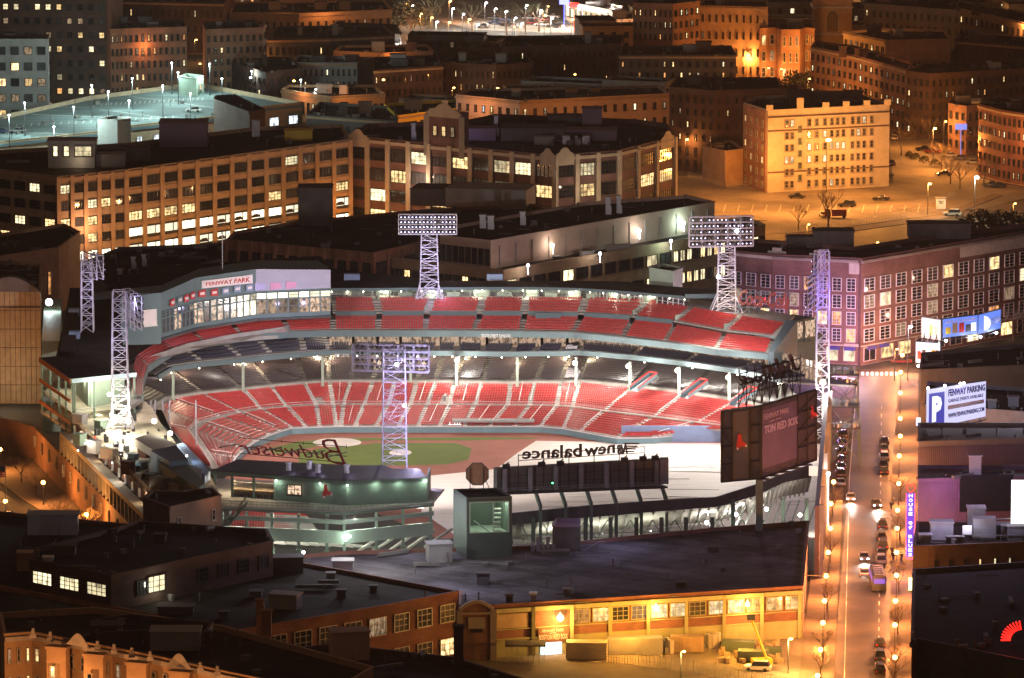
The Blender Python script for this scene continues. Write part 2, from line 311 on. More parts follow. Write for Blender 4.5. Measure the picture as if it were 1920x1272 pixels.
def bld(name, label, cat, pix, h, wall, roof='roof', fac=(), z0=0.0, par=.6, group=None, pier=None, trim=None, seed=None, flat=None, boxes=(), eave=0.0, base=None, world=None):
    """A building from its roof outline (photo pixels at height h). fac: dicts e=edge index, r=rows, c=columns ..."""
    poly = world if world else [P(x, y, h) for x, y in pix]
    if not ccw(poly):
        n_ = len(poly); poly = poly[::-1]; flip = lambda e: (n_ - 2 - e) % n_
    else: flip = lambda e: e
    rnd = random.Random(seed if seed is not None else hash_s(label))
    cx = sum(p.x for p in poly) / len(poly); cy_ = sum(p.y for p in poly) / len(poly)
    root = thing(name, label, cat, (cx, cy_, z0), group); FOOT.append([(p.x, p.y) for p in poly])
    wb = MB(); n = len(poly); wins = []
    for i in range(n):
        a, b = poly[i], poly[(i + 1) % n]
        wb.quad((a.x, a.y, z0), (b.x, b.y, z0), (b.x, b.y, h + par), (a.x, a.y, h + par))
        d = Vector((b.x - a.x, b.y - a.y)); 
        if d.length > .5: wb.slab(b, a, h + .002, h + par, .35, .001)     # parapet thickness, inside
        wb.slab(a, b, h + par, h + par + .15, .55, -.4)                   # coping
    tm = MB(); pm = MB()
    for f in fac:
        e = flip(f['e']); a, b = poly[e], poly[(e + 1) % n]
        if f.get('t'):
            d0 = b - a; t0, t1 = f['t']
            a, b = a + d0 * t0, a + d0 * t1
        d = Vector((b.x - a.x, b.y - a.y)); L = d.length; d.normalize(); nrm = Vector((d.y, -d.x)); rz = math.atan2(d.y, d.x)
        zb, zt = f.get('zb', z0 + .8), f.get('zt', h - .4); r_, c_ = f['r'], f['c']
        fh = (zt - zb) / r_; fw = L / c_; ww = fw * f.get('w', .5); wh = fh * f.get('h', .55)
        lit = f.get('lit', .12); pal = f.get('pal', PALW); st = f.get('s', 'sash'); fr = f.get('fr', 'frame')
        rows = f.get('rows', {}); skip = f.get('skip', ())
        for k in range(r_):
            rk = rows.get(k, {})
            zc = zb + fh * (k + .5) + f.get('dz', 0)
            for j in range(c_):
                if (k, j) in skip or j in skip: continue
                g = pick(rk.get('lit', lit), rk.get('pal', pal), rnd)
                pos = Vector((a.x + d.x * fw * (j + .5) + nrm.x * .03, a.y + d.y * fw * (j + .5) + nrm.y * .03, zc))
                if f.get('jit') and rnd.random() < f['jit']: continue
                sty = rk.get('s', st); sty = 'openc' if sty == 'open' and rnd.random() < .4 else sty
                wins.append((pos, rz, rk.get('w', ww / fw) * fw, rk.get('h', wh / fh) * fh, sty, g, fr))
        if f.get('pier'):                       # piers and spandrel bands stand proud of the glass line
            pw, pd = f['pier']
            for j in range(c_ + 1):
                q = Vector((a.x + d.x * fw * j, a.y + d.y * fw * j)); 
                pm.box((q.x + nrm.x * pd / 2, q.y + nrm.y * pd / 2, (z0 + h + par) / 2), (pw, pd, h + par - z0), rz)
        if f.get('band'):
            for k in range(r_ + 1):
                z = zb + fh * k; aa, bb = Vector((a.x, a.y, 0)), Vector((b.x, b.y, 0))
                tm.slab(aa, bb, z - f['band'] / 2, z + f['band'] / 2, .18, .02)
        if f.get('corn', True) and trim:
            tm.slab(a, b, h - .3, h + par * .5, .45, .02)
            tm.slab(a, b, zb - .5, zb - .25, .3, .03)
    wb.build('wall', wall, root)
    if pm.v: pm.build('pier', trim or wall, root)
    if tm.v: tm.build('cornice', trim or wall, root)
    rb = MB(); n0 = len(poly); rb.quad(*[(p.x, p.y, h) for p in poly])
    inner = MB()
    rb.build('roof', roof, root)
    windows(root, wins)
    if not flat and n > 3:                     # pipes, vents and hatches scattered on the roof
        cb = MB(); xs = [p.x for p in poly]; ys = [p.y for p in poly]; area = (max(xs) - min(xs)) * (max(ys) - min(ys))
        for _ in range(int(min(60, 6 + area / 60))):
            x, y = rnd.uniform(min(xs), max(xs)), rnd.uniform(min(ys), max(ys)); ins = False
            for i in range(n):
                a, b = poly[i], poly[(i + 1) % n]
                if (a.y > y) != (b.y > y) and x < (b.x - a.x) * (y - a.y) / (b.y - a.y) + a.x: ins = not ins
            if not ins: continue
            k = rnd.random()
            if k < .4: cb.bar((x, y, h), (x, y, h + rnd.uniform(.6, 1.6)), .12, 6, .12); cb.ball((x, y, h + 1.2), .22, 6, 4)
            elif k < .75: cb.box((x, y, 0), (rnd.uniform(.5, 1.6), rnd.uniform(.5, 1.4), rnd.uniform(.4, 1.1)), rnd.choice([0, .6]), z0=h + .012)
            elif k < .92: cb.bar((x, y, h + .25), (x + rnd.uniform(2, 6), y + rnd.uniform(-1, 1), h + .25), .09, 5)
            else: cb.box((x, y, 0), (rnd.uniform(2.5, 7), .7, .6), rnd.choice([0, .65, 1.57]), z0=h + .3)
        cb.build('roof_vents', 'concd', root, kind='stuff')
    for bx in boxes:                            # rooftop boxes: (px, py, w, d, hgt, material[, rz])  base on the roof
        p = P(bx[0], bx[1], h); rzb = bx[6] if len(bx) > 6 else 0
        m_ = MB(); m_.box((p.x, p.y, 0), (bx[2], bx[3], bx[4]), rzb, z0=h + .01)
        m_.box((p.x, p.y, 0), (bx[2] + .4, bx[3] + .4, .22), rzb, z0=h + .01 + bx[4])
        if bx[4] > 1.5: m_.box((p.x + bx[2] * .2, p.y - bx[3] / 2 * math.cos(rzb) - .03, 0), (1.1, .1, min(2, bx[4] * .7)), rzb, z0=h + .02)
        m_.build('rooftop_box' if bx[4] > 2 else 'roof_vent', bx[5], root)
    return root
def hash_s(s):
    h = 7
    for c in s: h = (h * 31 + ord(c)) % 1000003
    return h
ORD = ['first', 'second', 'third', 'fourth', 'fifth', 'sixth', 'seventh', 'eighth', 'ninth', 'tenth', 'eleventh', 'twelfth', 'thirteenth', 'fourteenth', 'fifteenth', 'sixteenth', 'seventeenth', 'eighteenth', 'nineteenth', 'twentieth', 'twenty-first', 'twenty-second', 'twenty-third', 'twenty-fourth', 'twenty-fifth', 'twenty-sixth', 'twenty-seventh', 'twenty-eighth', 'twenty-ninth', 'thirtieth', 'thirty-first', 'thirty-second', 'thirty-third', 'thirty-fourth', 'thirty-fifth', 'thirty-sixth', 'thirty-seventh', 'thirty-eighth', 'thirty-ninth', 'fortieth', 'forty-first', 'forty-second', 'forty-third', 'forty-fourth', 'forty-fifth', 'forty-sixth']
# ================================================================ GROUND, ROADS
g = MB(); g.quad((-3000, 300, 0), (3000, 300, 0), (3000, 6000, 0), (-3000, 6000, 0)); struct('ground', g, 'ground')
def sheet(name, pix, z, m_):
    pl = [P(x, y, z) for x, y in pix]
    if not ccw(pl): pl = pl[::-1]
    b = MB(); b.quad(*pl); return struct(name, b, m_)
def slabby(name, pix, z, m_):            # a raised sheet with a real kerb edge
    pl = [P(x, y, z) for x, y in pix]
    b = MB(); b.prism(pl if ccw(pl) else pl[::-1], 0.004, z); return struct(name, b, m_)
sheet('road', [(1560, 1300), (1700, 1300), (1692, 700), (1900, 676), (1900, 655), (1560, 655), (1560, 690), (1606, 700)], .008, 'asphalt')
slabby('pavement', [(1495, 1300), (1562, 1300), (1582, 900), (1604, 710), (1560, 700), (1558, 800), (1535, 950)], .14, 'walk')
slabby('pavement', [(1668, 1300), (1716, 1300), (1722, 900), (1722, 700), (1686, 700), (1672, 900)], .14, 'walk')
sheet('road', [(-60, 880), (60, 960), (330, 1090), (200, 1130), (-60, 1130)], .008, 'asphalt')
slabby('pavement', [(-60, 860), (-60, 800), (60, 830), (170, 925), (300, 1010), (330, 1085), (130, 990), (40, 935)], .14, 'walk')
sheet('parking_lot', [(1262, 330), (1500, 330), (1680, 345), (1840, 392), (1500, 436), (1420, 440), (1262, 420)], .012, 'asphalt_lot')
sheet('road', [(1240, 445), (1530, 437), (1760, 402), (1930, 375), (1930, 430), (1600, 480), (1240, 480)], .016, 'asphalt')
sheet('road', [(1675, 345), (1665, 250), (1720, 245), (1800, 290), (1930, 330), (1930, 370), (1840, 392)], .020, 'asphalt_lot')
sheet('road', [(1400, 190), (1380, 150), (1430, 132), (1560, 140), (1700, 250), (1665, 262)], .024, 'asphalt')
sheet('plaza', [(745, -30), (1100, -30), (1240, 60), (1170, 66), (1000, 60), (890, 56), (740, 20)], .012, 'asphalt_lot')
slabby('pavement', [(1470, 442), (1760, 404), (1862, 362), (1880, 366), (1770, 410), (1475, 450)], .14, 'walk')
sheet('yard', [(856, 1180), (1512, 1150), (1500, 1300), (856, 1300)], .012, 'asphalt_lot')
for i, yy in enumerate(range(720, 1260, 14)):
    pass
mk = MB()
for yy in range(760, 1290, 16):
    a, b = P(1650 + (1000 - yy) * .012, yy, .014), P(1650 + (1000 - yy) * .012, yy + 7, .014); mk.quad((a.x - .08, a.y, .014), (b.x - .08, b.y, .014), (b.x + .08, b.y, .014), (a.x + .08, a.y, .014))
for j in range(9):
    a, b = P(1606 + j * 9, 704, .016), P(1606 + j * 9, 698, .016); mk.quad((a.x, a.y, .016), (a.x + .55, a.y, .016), (b.x + .55, b.y, .016), (b.x, b.y, .016))
for xa, ya, xb, yb in ((1582, 1290, 1592, 900), (1592, 900, 1606, 720)):
    a, b = P(xa, ya, .014), P(xb, yb, .014); mk.quad((a.x, a.y, .014), (a.x + .12, a.y, .014), (b.x + .12, b.y, .014), (b.x, b.y, .014))
struct('road_marking', mk, 'line')
mk = MB()
for i in range(16):
    a = P(1330 + i * 26, 398 + (i % 2) * .2, .02); b = P(1334 + i * 26, 384, .02); mk.quad((a.x, a.y, .02), (a.x + .15, a.y, .02), (b.x + .15, b.y, .02), (b.x, b.y, .02))
struct('road_marking', mk, 'line')
# ---------------------------------------------------------------- playing field
A0 = [(428, 879), (440, 856), (455, 842), (478, 828), (505, 816), (525, 809), (546, 803), (573, 802), (600, 801), (630, 800), (640, 800), (667, 800), (706, 800), (748, 800), (785, 800), (825, 800), (870, 800), (920, 800), (965, 800), (1015, 800), (1058, 804), (1090, 810), (1158, 822), (1204, 822), (1290, 812), (1352, 806), (1400, 806)]
zf = 1.0
fp = [P(x, y + 0.5, zf) for x, y in A0]
fb = MB(); pl = [(p.x, p.y, .03) for p in fp] + [tuple(P(x, y, .03)) for x, y in ((1560, 850), (1560, 1010), (1300, 1010), (820, 1010), (700, 960), (420, 900))]
fb.quad(*pl[::-1]); struct('clay_track', fb, 'dirt')
sheet('grass_field', [(500, 842), (560, 828), (640, 822), (880, 820), (1010, 821), (1000, 823), (880, 826), (700, 826), (660, 829), (600, 836), (520, 852)], .045, 'grass')
sheet('grass_field', [(560, 868), (560, 850), (600, 841), (690, 833), (700, 831), (855, 831), (884, 841), (878, 862), (840, 871), (760, 873), (690, 873)], .045, 'grass')
def disc(name, px, py, r, z, m_, cat, lab, h=.12):
    c = P(px, py, z); b = MB(); n = 28
    b.hexa([(c.x + r * math.cos(6.2832 * i / n), c.y + r * math.sin(6.2832 * i / n), z) for i in range(n)], [(c.x + r * .93 * math.cos(6.2832 * i / n), c.y + r * .93 * math.sin(6.2832 * i / n), z + h) for i in range(n)])
    return b.build(name, m_, None, label=lab, category=cat)
disc('infield_cover', 632, 830, 5.0, .05, 'tarp', 'cover', 'large round pale cover lying over home plate on the turf')
disc('mound_cover', 751, 850, 2.3, .05, 'tarp', 'cover', 'small round pale cover on the pitcher mound in the middle of the infield', .3)
# the great pale cover over the outfield: a sheet with long wrinkles
tb = MB(); rr = random.Random(3)
TP = [(1005, 827), (1180, 830), (1560, 833), (1560, 1008), (1080, 1008), (860, 1008), (790, 960), (800, 893), (930, 880), (970, 850)]
tpw = [P(x, y, .10) for x, y in TP]
tb.prism(tpw if ccw(tpw) else tpw[::-1], .05, .12)
for i in range(26):
    y = rr.uniform(842, 990); x = rr.uniform(1000, 1420); a = P(x, y, .12); L = rr.uniform(6, 22); 
    tb.bar((a.x, a.y, .12), (a.x + L, a.y + rr.uniform(-1.5, 1.5), .12), rr.uniform(.06, .13), 5)
for (x0, y0, x1, y1) in ((1248, 878, 1352, 872), (1248, 884, 1352, 886), (1248, 931, 1352, 935)):
    a, b = P(x0, y0, .14), P(x1, y1, .14); tb.bar(a, b, .12, 5)
tb.build('field_cover', 'tarp', None, label='huge pale wrinkled cover spread over the grass of the outfield', category='cover')
# ================================================================ STADIUM
st = thing('baseball_stadium', 'open baseball stadium with tiers of red and dark seats and a black roof', 'stadium', P(860, 760, 0))
so = world_loc(st)
# stations: C (back of red seats, z 5.6), B (cross aisle, z 3.2), A (field wall top)
zA, zB, zC = 1.3, 3.0, 5.6
SC = [(392, 879), (348, 838), (319, 803), (303, 768), (325, 753), (385, 744), (459, 737), (511, 731), (573, 725), (619, 722), (657, 722), (698, 722), (740, 722), (781, 723), (816, 723), (853, 723), (902, 724), (958, 725), (1003, 724), (1051, 724), (1087, 722), (1183, 731), (1282, 743), (1375, 757), (1460, 775)]
SB = [(410, 879), (394, 852), (366, 812), (385, 797), (420, 786), (455, 779), (494, 772), (540, 768), (594, 765), (626, 765), (644, 764), (682, 765), (727, 765), (769, 765), (800, 765), (842, 765), (890, 765), (950, 766), (991, 766), (1043, 767), (1073, 769), (1130, 777), (1222, 788), (1300, 798), (1400, 810)]
SA = [(430, 879), (440, 858), (456, 842), (478, 828), (505, 816), (525, 809), (546, 803), (573, 802), (600, 801), (630, 800), (640, 800), (667, 800), (706, 800), (748, 800), (785, 800), (825, 800), (870, 800), (920, 800), (965, 800), (1015, 800), (1058, 804), (1090, 810), (1158, 822), (1225, 821), (1352, 808)]
A = [P(x, y, zA) for x, y in SA]; B = [P(x, y, zB) for x, y in SB]; Cc = [P(x, y, zC) for x, y in SC]
def outw(i):
    d = Vector((Cc[i].x - A[i].x, Cc[i].y - A[i].y)); return d.normalized()
NRM = [outw(i) for i in range(len(A))]
NRM[3] = Vector((-.92, .38)); NRM[4] = Vector((-.75, .66)); NRM[5] = Vector((-.55, .83)); NRM[2] = Vector((-.98, .15)); NRM[0] = NRM[1] = Vector((-.95, .05)).normalized()
def push(i, d, z, rail=None):
    p = (rail or Cc)[i]; n = NRM[i]; return Vector((p.x + n.x * d, p.y + n.y * d, z))
def lerp(a, b, t): return a + (b - a) * t
def tier(pname, lo, hi, rows, m_seat, label, gap=.36, seatw=.52, skip=(), aisle_m='conc', cut=None, rail=True, cats=True, sh=.82):
    """A stepped stand between rails lo and hi, with one child per seating section."""
    tb = MB(); n = len(lo)
    for i in range(n - 1):
        for k in range(rows):
            t0, t1 = k / rows, (k + 1) / rows
            a0, b0 = lerp(lo[i], hi[i], t0), lerp(lo[i + 1], hi[i + 1], t0); a1, b1 = lerp(lo[i], hi[i], t1), lerp(lo[i + 1], hi[i + 1], t1)
            z = a1.z - .05; zp = a0.z - .05
            tb.quad(XY(a0, zp), XY(b0, zp), XY(b0, z), XY(a0, z)); tb.quad(XY(a0, z), XY(b0, z), XY(b1, z), XY(a1, z))
    tier_o = tb.build(pname, aisle_m, st, label=label)
    for i in range(n - 1):
        if i in skip: continue
        sb = MB(); rnd = random.Random(i * 17 + rows)
        for k in range(rows):
            t = (k + .55) / rows
            a, b = lerp(lo[i], hi[i], t), lerp(lo[i + 1], hi[i + 1], t); z = lerp(lo[i], hi[i], (k + 1) / rows).z - .05
            zb_ = lerp(lo[i + 1], hi[i + 1], (k + 1) / rows).z - .05
            d = Vector((b.x - a.x, b.y - a.y, 0)); L = d.length
            if L < gap * 2 + .6: continue
            d.normalize(); dep = (hi[i] - lo[i]); nb = Vector((dep.x, dep.y, 0)).normalized(); 
            cnt = max(1, int((L - 2 * gap) / seatw)); s0 = (L - cnt * seatw) / 2
            for j in range(cnt):
                s = s0 + j * seatw
                if cut and cut(i, k, s / L): continue
                zz = z + (zb_ - z) * s / L; p = a + d * s; p.z = zz; q = p + d * (seatw - .13)
                n0 = len(sb.v); up = sh; thk = nb * .12; f = nb * -.42
                sb.v += [tuple(p + V(0, 0, .38) + f), tuple(q + V(0, 0, .38) + f), tuple(q + V(0, 0, .42)), tuple(p + V(0, 0, .42)), tuple(p + V(0, 0, up) + thk), tuple(q + V(0, 0, up) + thk), tuple(p + V(0, 0, up) + thk * 1.9), tuple(q + V(0, 0, up) + thk * 1.9), tuple(p + V(0, 0, .2) + thk), tuple(q + V(0, 0, .2) + thk), tuple(p + V(0, 0, .26) + f), tuple(q + V(0, 0, .26) + f)]
                sb.f += [(n0, n0 + 1, n0 + 2, n0 + 3), (n0 + 3, n0 + 2, n0 + 5, n0 + 4), (n0 + 4, n0 + 5, n0 + 7, n0 + 6), (n0 + 7, n0 + 9, n0 + 8, n0 + 6), (n0 + 10, n0 + 11, n0 + 1, n0)]; sb.m += [0] * 5
        if sb.v: sb.build('seating_section', m_seat, tier_o)
    return tier_o
low = [lerp(a, b, 0) for a, b in zip(A, B)]
t1 = tier('lower_box_stand', A, B, 9, 'red', 'lower ring of red seats beside the field wall', sh=.68, aisle_m='stone')
Bh = [p + V(0, 0, .25) + V(NRM[i].x, NRM[i].y, 0) * 1.6 for i, p in enumerate(B)]
tier('main_stand', Bh, Cc, 12, 'red', 'upper ring of red seats behind the cross aisle', sh=.68, aisle_m='stone', cut=lambda i, k, s: (i == 8 and k < 4 and s < .45 and s > .0) or (i == 14 and k < 5 and s > .45 and s < .9))
# cross aisle floor, with the white rail above
ab = MB()
for i in range(len(B) - 1): ab.quad(XY(B[i], 2.96), XY(B[i + 1], 2.96), XY(Bh[i + 1], 2.96), XY(Bh[i], 2.96)); ab.quad(XY(Bh[i], 2.9), XY(Bh[i + 1], 2.9), XY(Bh[i + 1], 3.3), XY(Bh[i], 3.3))
ab.build('cross_aisle', 'conc', st)
rb = MB()
for i in range(len(B) - 1):
    a, b = XY(Bh[i], 4.1), XY(Bh[i + 1], 4.1); rb.bar(a, b, .05); rb.bar(a - V(0, 0, .45), b - V(0, 0, .45), .035)
    L = (b - a).length; m_ = max(2, int(L / 2.5))
    for k in range(m_): q = lerp(a, b, k / m_); rb.bar(q, q - V(0, 0, .9), .035)
for i in range(1, len(A) - 1):                # handrails down the aisles between sections
    if i % 2: a, b = lerp(A[i], B[i], .12) + V(0, 0, .95), lerp(A[i], B[i], .95) + V(0, 0, .95)
    else: a, b = lerp(Bh[i], Cc[i], .1) + V(0, 0, .95), lerp(Bh[i], Cc[i], .95) + V(0, 0, .95)
    rb.bar(a, b, .07)
for i in range(9, 20):
    for lo_, hi_ in ((A, B), (Bh, Cc)):
        a = lerp(lerp(lo_[i], lo_[i + 1], .5), lerp(hi_[i], hi_[i + 1], .5), .03) + V(0, 0, 1.0); b = lerp(lerp(lo_[i], lo_[i + 1], .5), lerp(hi_[i], hi_[i + 1], .5), .97) + V(0, 0, 1.0)
        if (i + (lo_ is A)) % 2: rb.bar(a, b, .08)
rb.build('handrail', 'white', st)
# stair flights in the aisles
for i in range(1, len(A) - 1):
    for lo_, hi_, rws in ((A, B, 9), (Bh, Cc, 12)):
        sb = MB()
        for k in range(rws * 2):
            t = (k + .5) / (rws * 2); p = lerp(lo_[i], hi_[i], t); z = lerp(lo_[i], hi_[i], (k // 2 + 1) / rws).z - .05 - (0 if k % 2 else .0)
            if k % 2 == 0: sb.box((p.x, p.y, z + .06), (1.0, .34, .12), math.atan2(NRM[i].y, NRM[i].x) - math.pi / 2)
        sb.build('aisle_stair', 'white', st)
# field wall, dugout
def ribbon(name, rail, z0, z1, m_, parent, t=.35, cap=None, out=0):
    b = MB(); n = len(rail)
    ri = [Vector((p.x, p.y, 0)) for p in rail]; no = []
    for i in range(n):
        d = (ri[min(i + 1, n - 1)] - ri[max(i - 1, 0)]).normalized(); no.append(Vector((-d.y, d.x, 0)))
    for i in range(n - 1):
        a, c = ri[i] + no[i] * out, ri[i + 1] + no[i + 1] * out; a2, c2 = a + no[i] * t, c + no[i + 1] * t
        b.prism([a, c, c2, a2], z0, z1)
        if cap:
            pass
    o = b.build(name, m_, parent)
    if cap:
        cb = MB()
        for i in range(n - 1):
            a, c = ri[i] + no[i] * (out - .05), ri[i + 1] + no[i + 1] * (out - .05); cb.prism([a, c, c + no[i + 1] * (t + .1), a + no[i] * (t + .1)], z1 + .002, z1 + .08)
        cb.build('wall_cap', cap, o if False else parent)
    return o
ribbon('field_wall', A, .0, 1.25, 'fieldw', st, .3, 'signw', -.3)
lw = [P(1352, 828, 0), P(1230, 827, 0), P(1170, 828, 0)]
w2 = MB(); w2.slab(P(1165, 829, 0), P(1420, 829, 0), 0, 3.4, .4); w2.build('field_wall', 'blueu', st, label='plain blue grey padded wall in the corner')
db = MB(); a, b = P(848, 809, 0), P(1002, 809, 0)
db.slab(a, b, 2.2, 2.5, 3.2, -1.2); db.slab(a, b, 2.5, 2.62, .3, 1.75); dug = db.build('dugout', 'greyw', st)
d2 = MB(); d2.slab(a, b, .05, .25, .3, 1.2)
for i in range(9):
    p = lerp(a, b, i / 8); d2.box((p.x, p.y - 1.6, 0), (.14, .14, 2.2), z0=.02)
    if i < 8 and i % 2: p = lerp(a, b, (i + .4) / 8); d2.box((p.x, p.y + .2, 0), (1.2, .5, 1.1), z0=.05)
d2.build('dugout_bench', 'redm', dug); d3 = MB(); d3.slab(a, b, 0, 2.18, .25, -1.5); d3.build('dugout_back', 'black', dug)
p = P(853, 808, 0); d4 = MB(); d4.box((p.x, p.y - .9, 0), (2.6, .2, 1.5), z0=.5); d4.build('lit_panel', GL['screenw'], dug)
for (x, y) in ((560, 758), (823, 760)):           # walkway openings in the red seats
    p = P(x, y, 3.0); vb = MB()
    for sx in (-1.5, 1.3): vb.box((p.x + sx, p.y + 3, 0), (.3, 5, 1.9), z0=2.9)
    vb.box((p.x - .1, p.y + 5.4, 0), (3.2, .3, 1.9), z0=3.2); vb.build('walkway_opening', 'greyw', st)
# ---- dark covered seats
D0 = [push(i, 2.2, 6.3) for i in range(3, len(Cc))]; D1 = [push(i, 22, 10.8) for i in range(3, len(Cc))]
D1[0] = D1[0] + V(0, 3, 0); D1[-1] = push(24, 5, 7.5); D1[-2] = push(23, 13, 9)
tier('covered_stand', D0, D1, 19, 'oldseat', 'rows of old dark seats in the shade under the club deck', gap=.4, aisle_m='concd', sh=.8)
wb = MB()
for i in range(3, len(Cc) - 1):
    a, b, c, d = Cc[i], Cc[i + 1], D0[i - 2], D0[i - 3]
    wb.quad(XY(a, 5.5), XY(b, 5.5), XY(c, 5.5), XY(d, 5.5)); wb.quad(XY(d, 5.5), XY(c, 5.5), XY(c, 6.25), XY(d, 6.25))
wb.build('walkway', 'conc', st)
for (x, y) in ((1205, 722), (1300, 735), (1392, 750)):   # red edged stair wells in the dark seats
    a = P(x - 17, y + 12, 6.6); b = P(x + 20, y - 16, 9.0); wl = MB()
    d = (b - a); n = Vector((d.y, -d.x, 0)).normalized() * 1.1
    for s in (-1, 1): wl.bar(a + n * s + V(0, 0, .9), b + n * s + V(0, 0, .9), .14); 
    wl.bar(b - n + V(0, 0, .9), b + n + V(0, 0, .9), .14)
    o = wl.build('stair_well', 'redm', st); w3 = MB()
    w3.quad(a - n, a + n, b + n, b - n); 
    for s in (-1, 1): w3.quad(a + n * s, b + n * s, b + n * s + V(0, 0, .8), a + n * s + V(0, 0, .8))
    w3.build('stair_floor', 'teal', o)
# ---- columns and club deck
EL = [push(i, 0, 0) for i in range(len(Cc))]
E = EL[3:]; EN = NRM[3:]
def prail(d, z): return [V(p.x + n.x * d, p.y + n.y * d, z) for p, n in zip(E, EN)]
Efront = prail(0.2, 0)
ribbon('club_fascia', Efront, 11.9, 12.95, 'teal', st, .5)
def deck(name, r0, r1, m_, parent=None, th=.4):
    b = MB()
    for i in range(len(r0) - 1):
        q = [r0[i], r0[i + 1], r1[i + 1], r1[i]]; b.hexa([p - V(0, 0, th) for p in q], q)
    return b.build(name, m_, parent or st)
deck('club_floor', prail(.8, 12.2), prail(16, 12.2), 'greyw')
cols = [(325, 755), (456, 739), (605, 726), (770, 723), (856, 726), (970, 727), (1080, 726), (1181, 735), (1273, 745), (1367, 756), (1462, 776)]
for x, y in cols:
    p = P(x, y, 5.5); cb = MB(); cb.box((p.x, p.y, 0), (.55, .55, 6.5), z0=5.45); cb.box((p.x, p.y, 0), (.8, .8, .5), z0=5.45); cb.build('column', 'greenl', st)
# club seats
cl = [(0, 1.6, 12.6), (0, 8.4, 13.9)]
CS0, CS1 = prail(1.6, 12.6), prail(6.2, 13.1); n_ = len(CS0)
for i in range(6): CS1[i] = V(E[i].x + EN[i].x * 10.5, E[i].y + EN[i].y * 10.5, 14.6 if i > 0 else 14.2)
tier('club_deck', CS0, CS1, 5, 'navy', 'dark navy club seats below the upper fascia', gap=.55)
# glazed pavilion behind club seats
gb = MB(); fbm = MB()
GW = prail(9, 0)
for i in range(5, len(GW) - 1):
    a, b = GW[i], GW[i + 1]; gb.quad(XY(a, 12.3), XY(b, 12.3), XY(b, 16.3), XY(a, 16.3)); L = (b - a).length; m_ = max(2, int(L / 1.6))
    for k in range(m_ + 1):
        q = lerp(a, b, k / m_); fbm.box((q.x, q.y - .15, 0), (.22 if k % 3 else .6, .3, 4.2), z0=12.3)
    fbm.bar(XY(a, 14.9) - V(0, .2, 0), XY(b, 14.9) - V(0, .2, 0), .12)
pv = gb.build('pavilion_window', LITP, st); fbm.build('pavilion_frame', 'cream', pv)
# ---- upper deck
g0 = [(268, 745), (270, 716), (278, 690), (326, 659), (382, 645), (455, 633), (542, 626), (624, 624), (710, 624), (798, 624), (889, 624), (978, 625), (1076, 627), (1168, 636), (1248, 645), (1342, 658), (1440, 667)]
gm = [(247, 743), (246, 705), (256, 672), (300, 645), (362, 627), (436, 614), (532, 603), (624, 597), (711, 597), (800, 597), (900, 597), (984, 597), (1090, 599), (1187, 605), (1266, 613), (1358, 630), (1452, 640)]
gt = [(230, 740), (228, 700), (236, 668), (278, 640), (350, 616), (428, 600), (530, 585), (622, 563), (706, 563), (812, 563), (905, 563), (985, 563), (1100, 562), (1216, 566), (1296, 581), (1388, 597), (1474, 611)]
zG, zM, zT = 16.4, 18.0, 21.0
G = [P(x, y, zG) for x, y in g0]; Mr = [P(x, y, zM) for x, y in gm]; T = [P(x, y, zT) for x, y in gt]
ribbon('upper_fascia', G, 15.5, 16.75, 'teal', st, .5)
ufl = [lerp(a, b, .06) + V(0, 0, .1) for a, b in zip(G, Mr)]
tier('upper_deck_front', ufl[:14], Mr[:14], 5, 'red', 'front half of the upper deck seats', gap=.5, sh=.72); tier('upper_deck_front', ufl[13:], Mr[13:], 7, 'red', 'front half of the upper deck seats at its right end', gap=.5, sh=.7)
M2 = [lerp(a, b, .08) + V(0, 0, .75) for a, b in zip(Mr, T)]; M2 = [V(p.x, p.y, 18.9) for p in M2]
tier('upper_deck_back', M2[7:14], T[7:14], 5, 'red', 'back half of the upper deck seats', gap=.7, sh=.72); tier('upper_deck_back', M2[13:], T[13:], 7, 'red', 'back half of the upper deck seats at its right end', gap=.7, sh=.7)
wb = MB()
for i in range(7, 14): wb = MB(); wb.slab(lerp(Mr[i], Mr[i + 1], .06), lerp(Mr[i], Mr[i + 1], .94), 17.9, 19.5, .25); wb.build('parapet_wall', 'teal', st)
ub = MB()      # aisle walls and little stair towers between the blocks
for i in range(7, 16):
    p, q = lerp(Mr[i], T[i], .25), T[i]; d = (q - p); 
    for s in (-.9, .9):
        a = V(p.x + s, p.y, 0); b = V(q.x + s, q.y, 0); ub = MB(); ub.slab(a, b, 18.9, 20.3, .12); ub.build('aisle_wall', 'greenl', st)
dk = MB()
tb_ = [V(p.x, p.y, 0) for p in T]
for i in range(7, len(T) - 1):
    dx = Vector((NRM[min(i + 2, 23)].x, NRM[min(i + 2, 23)].y, 0)) * 14
    dk.hexa([XY(T[i], 20.6), XY(T[i + 1], 20.6), XY(T[i + 1] + dx, 20.6), XY(T[i] + dx, 20.6)], [XY(T[i], 21), XY(T[i + 1], 21), XY(T[i + 1] + dx, 21), XY(T[i] + dx, 21)])
dk.build('concourse_floor', 'conc', st)
ub = MB()       # slab under the upper deck
for i in range(len(G) - 1):
    q = [lerp(G[i], T[i], .08), lerp(G[i + 1], T[i + 1], .08), T[i + 1], T[i]]; ub.hexa([V(p.x, p.y, 15.6 if j < 2 else 17.0) for j, p in enumerate(q)], [V(p.x, p.y, 16.2 if j < 2 else 17.8) for j, p in enumerate(q)])
ub.build('deck_soffit', 'greyw', st)
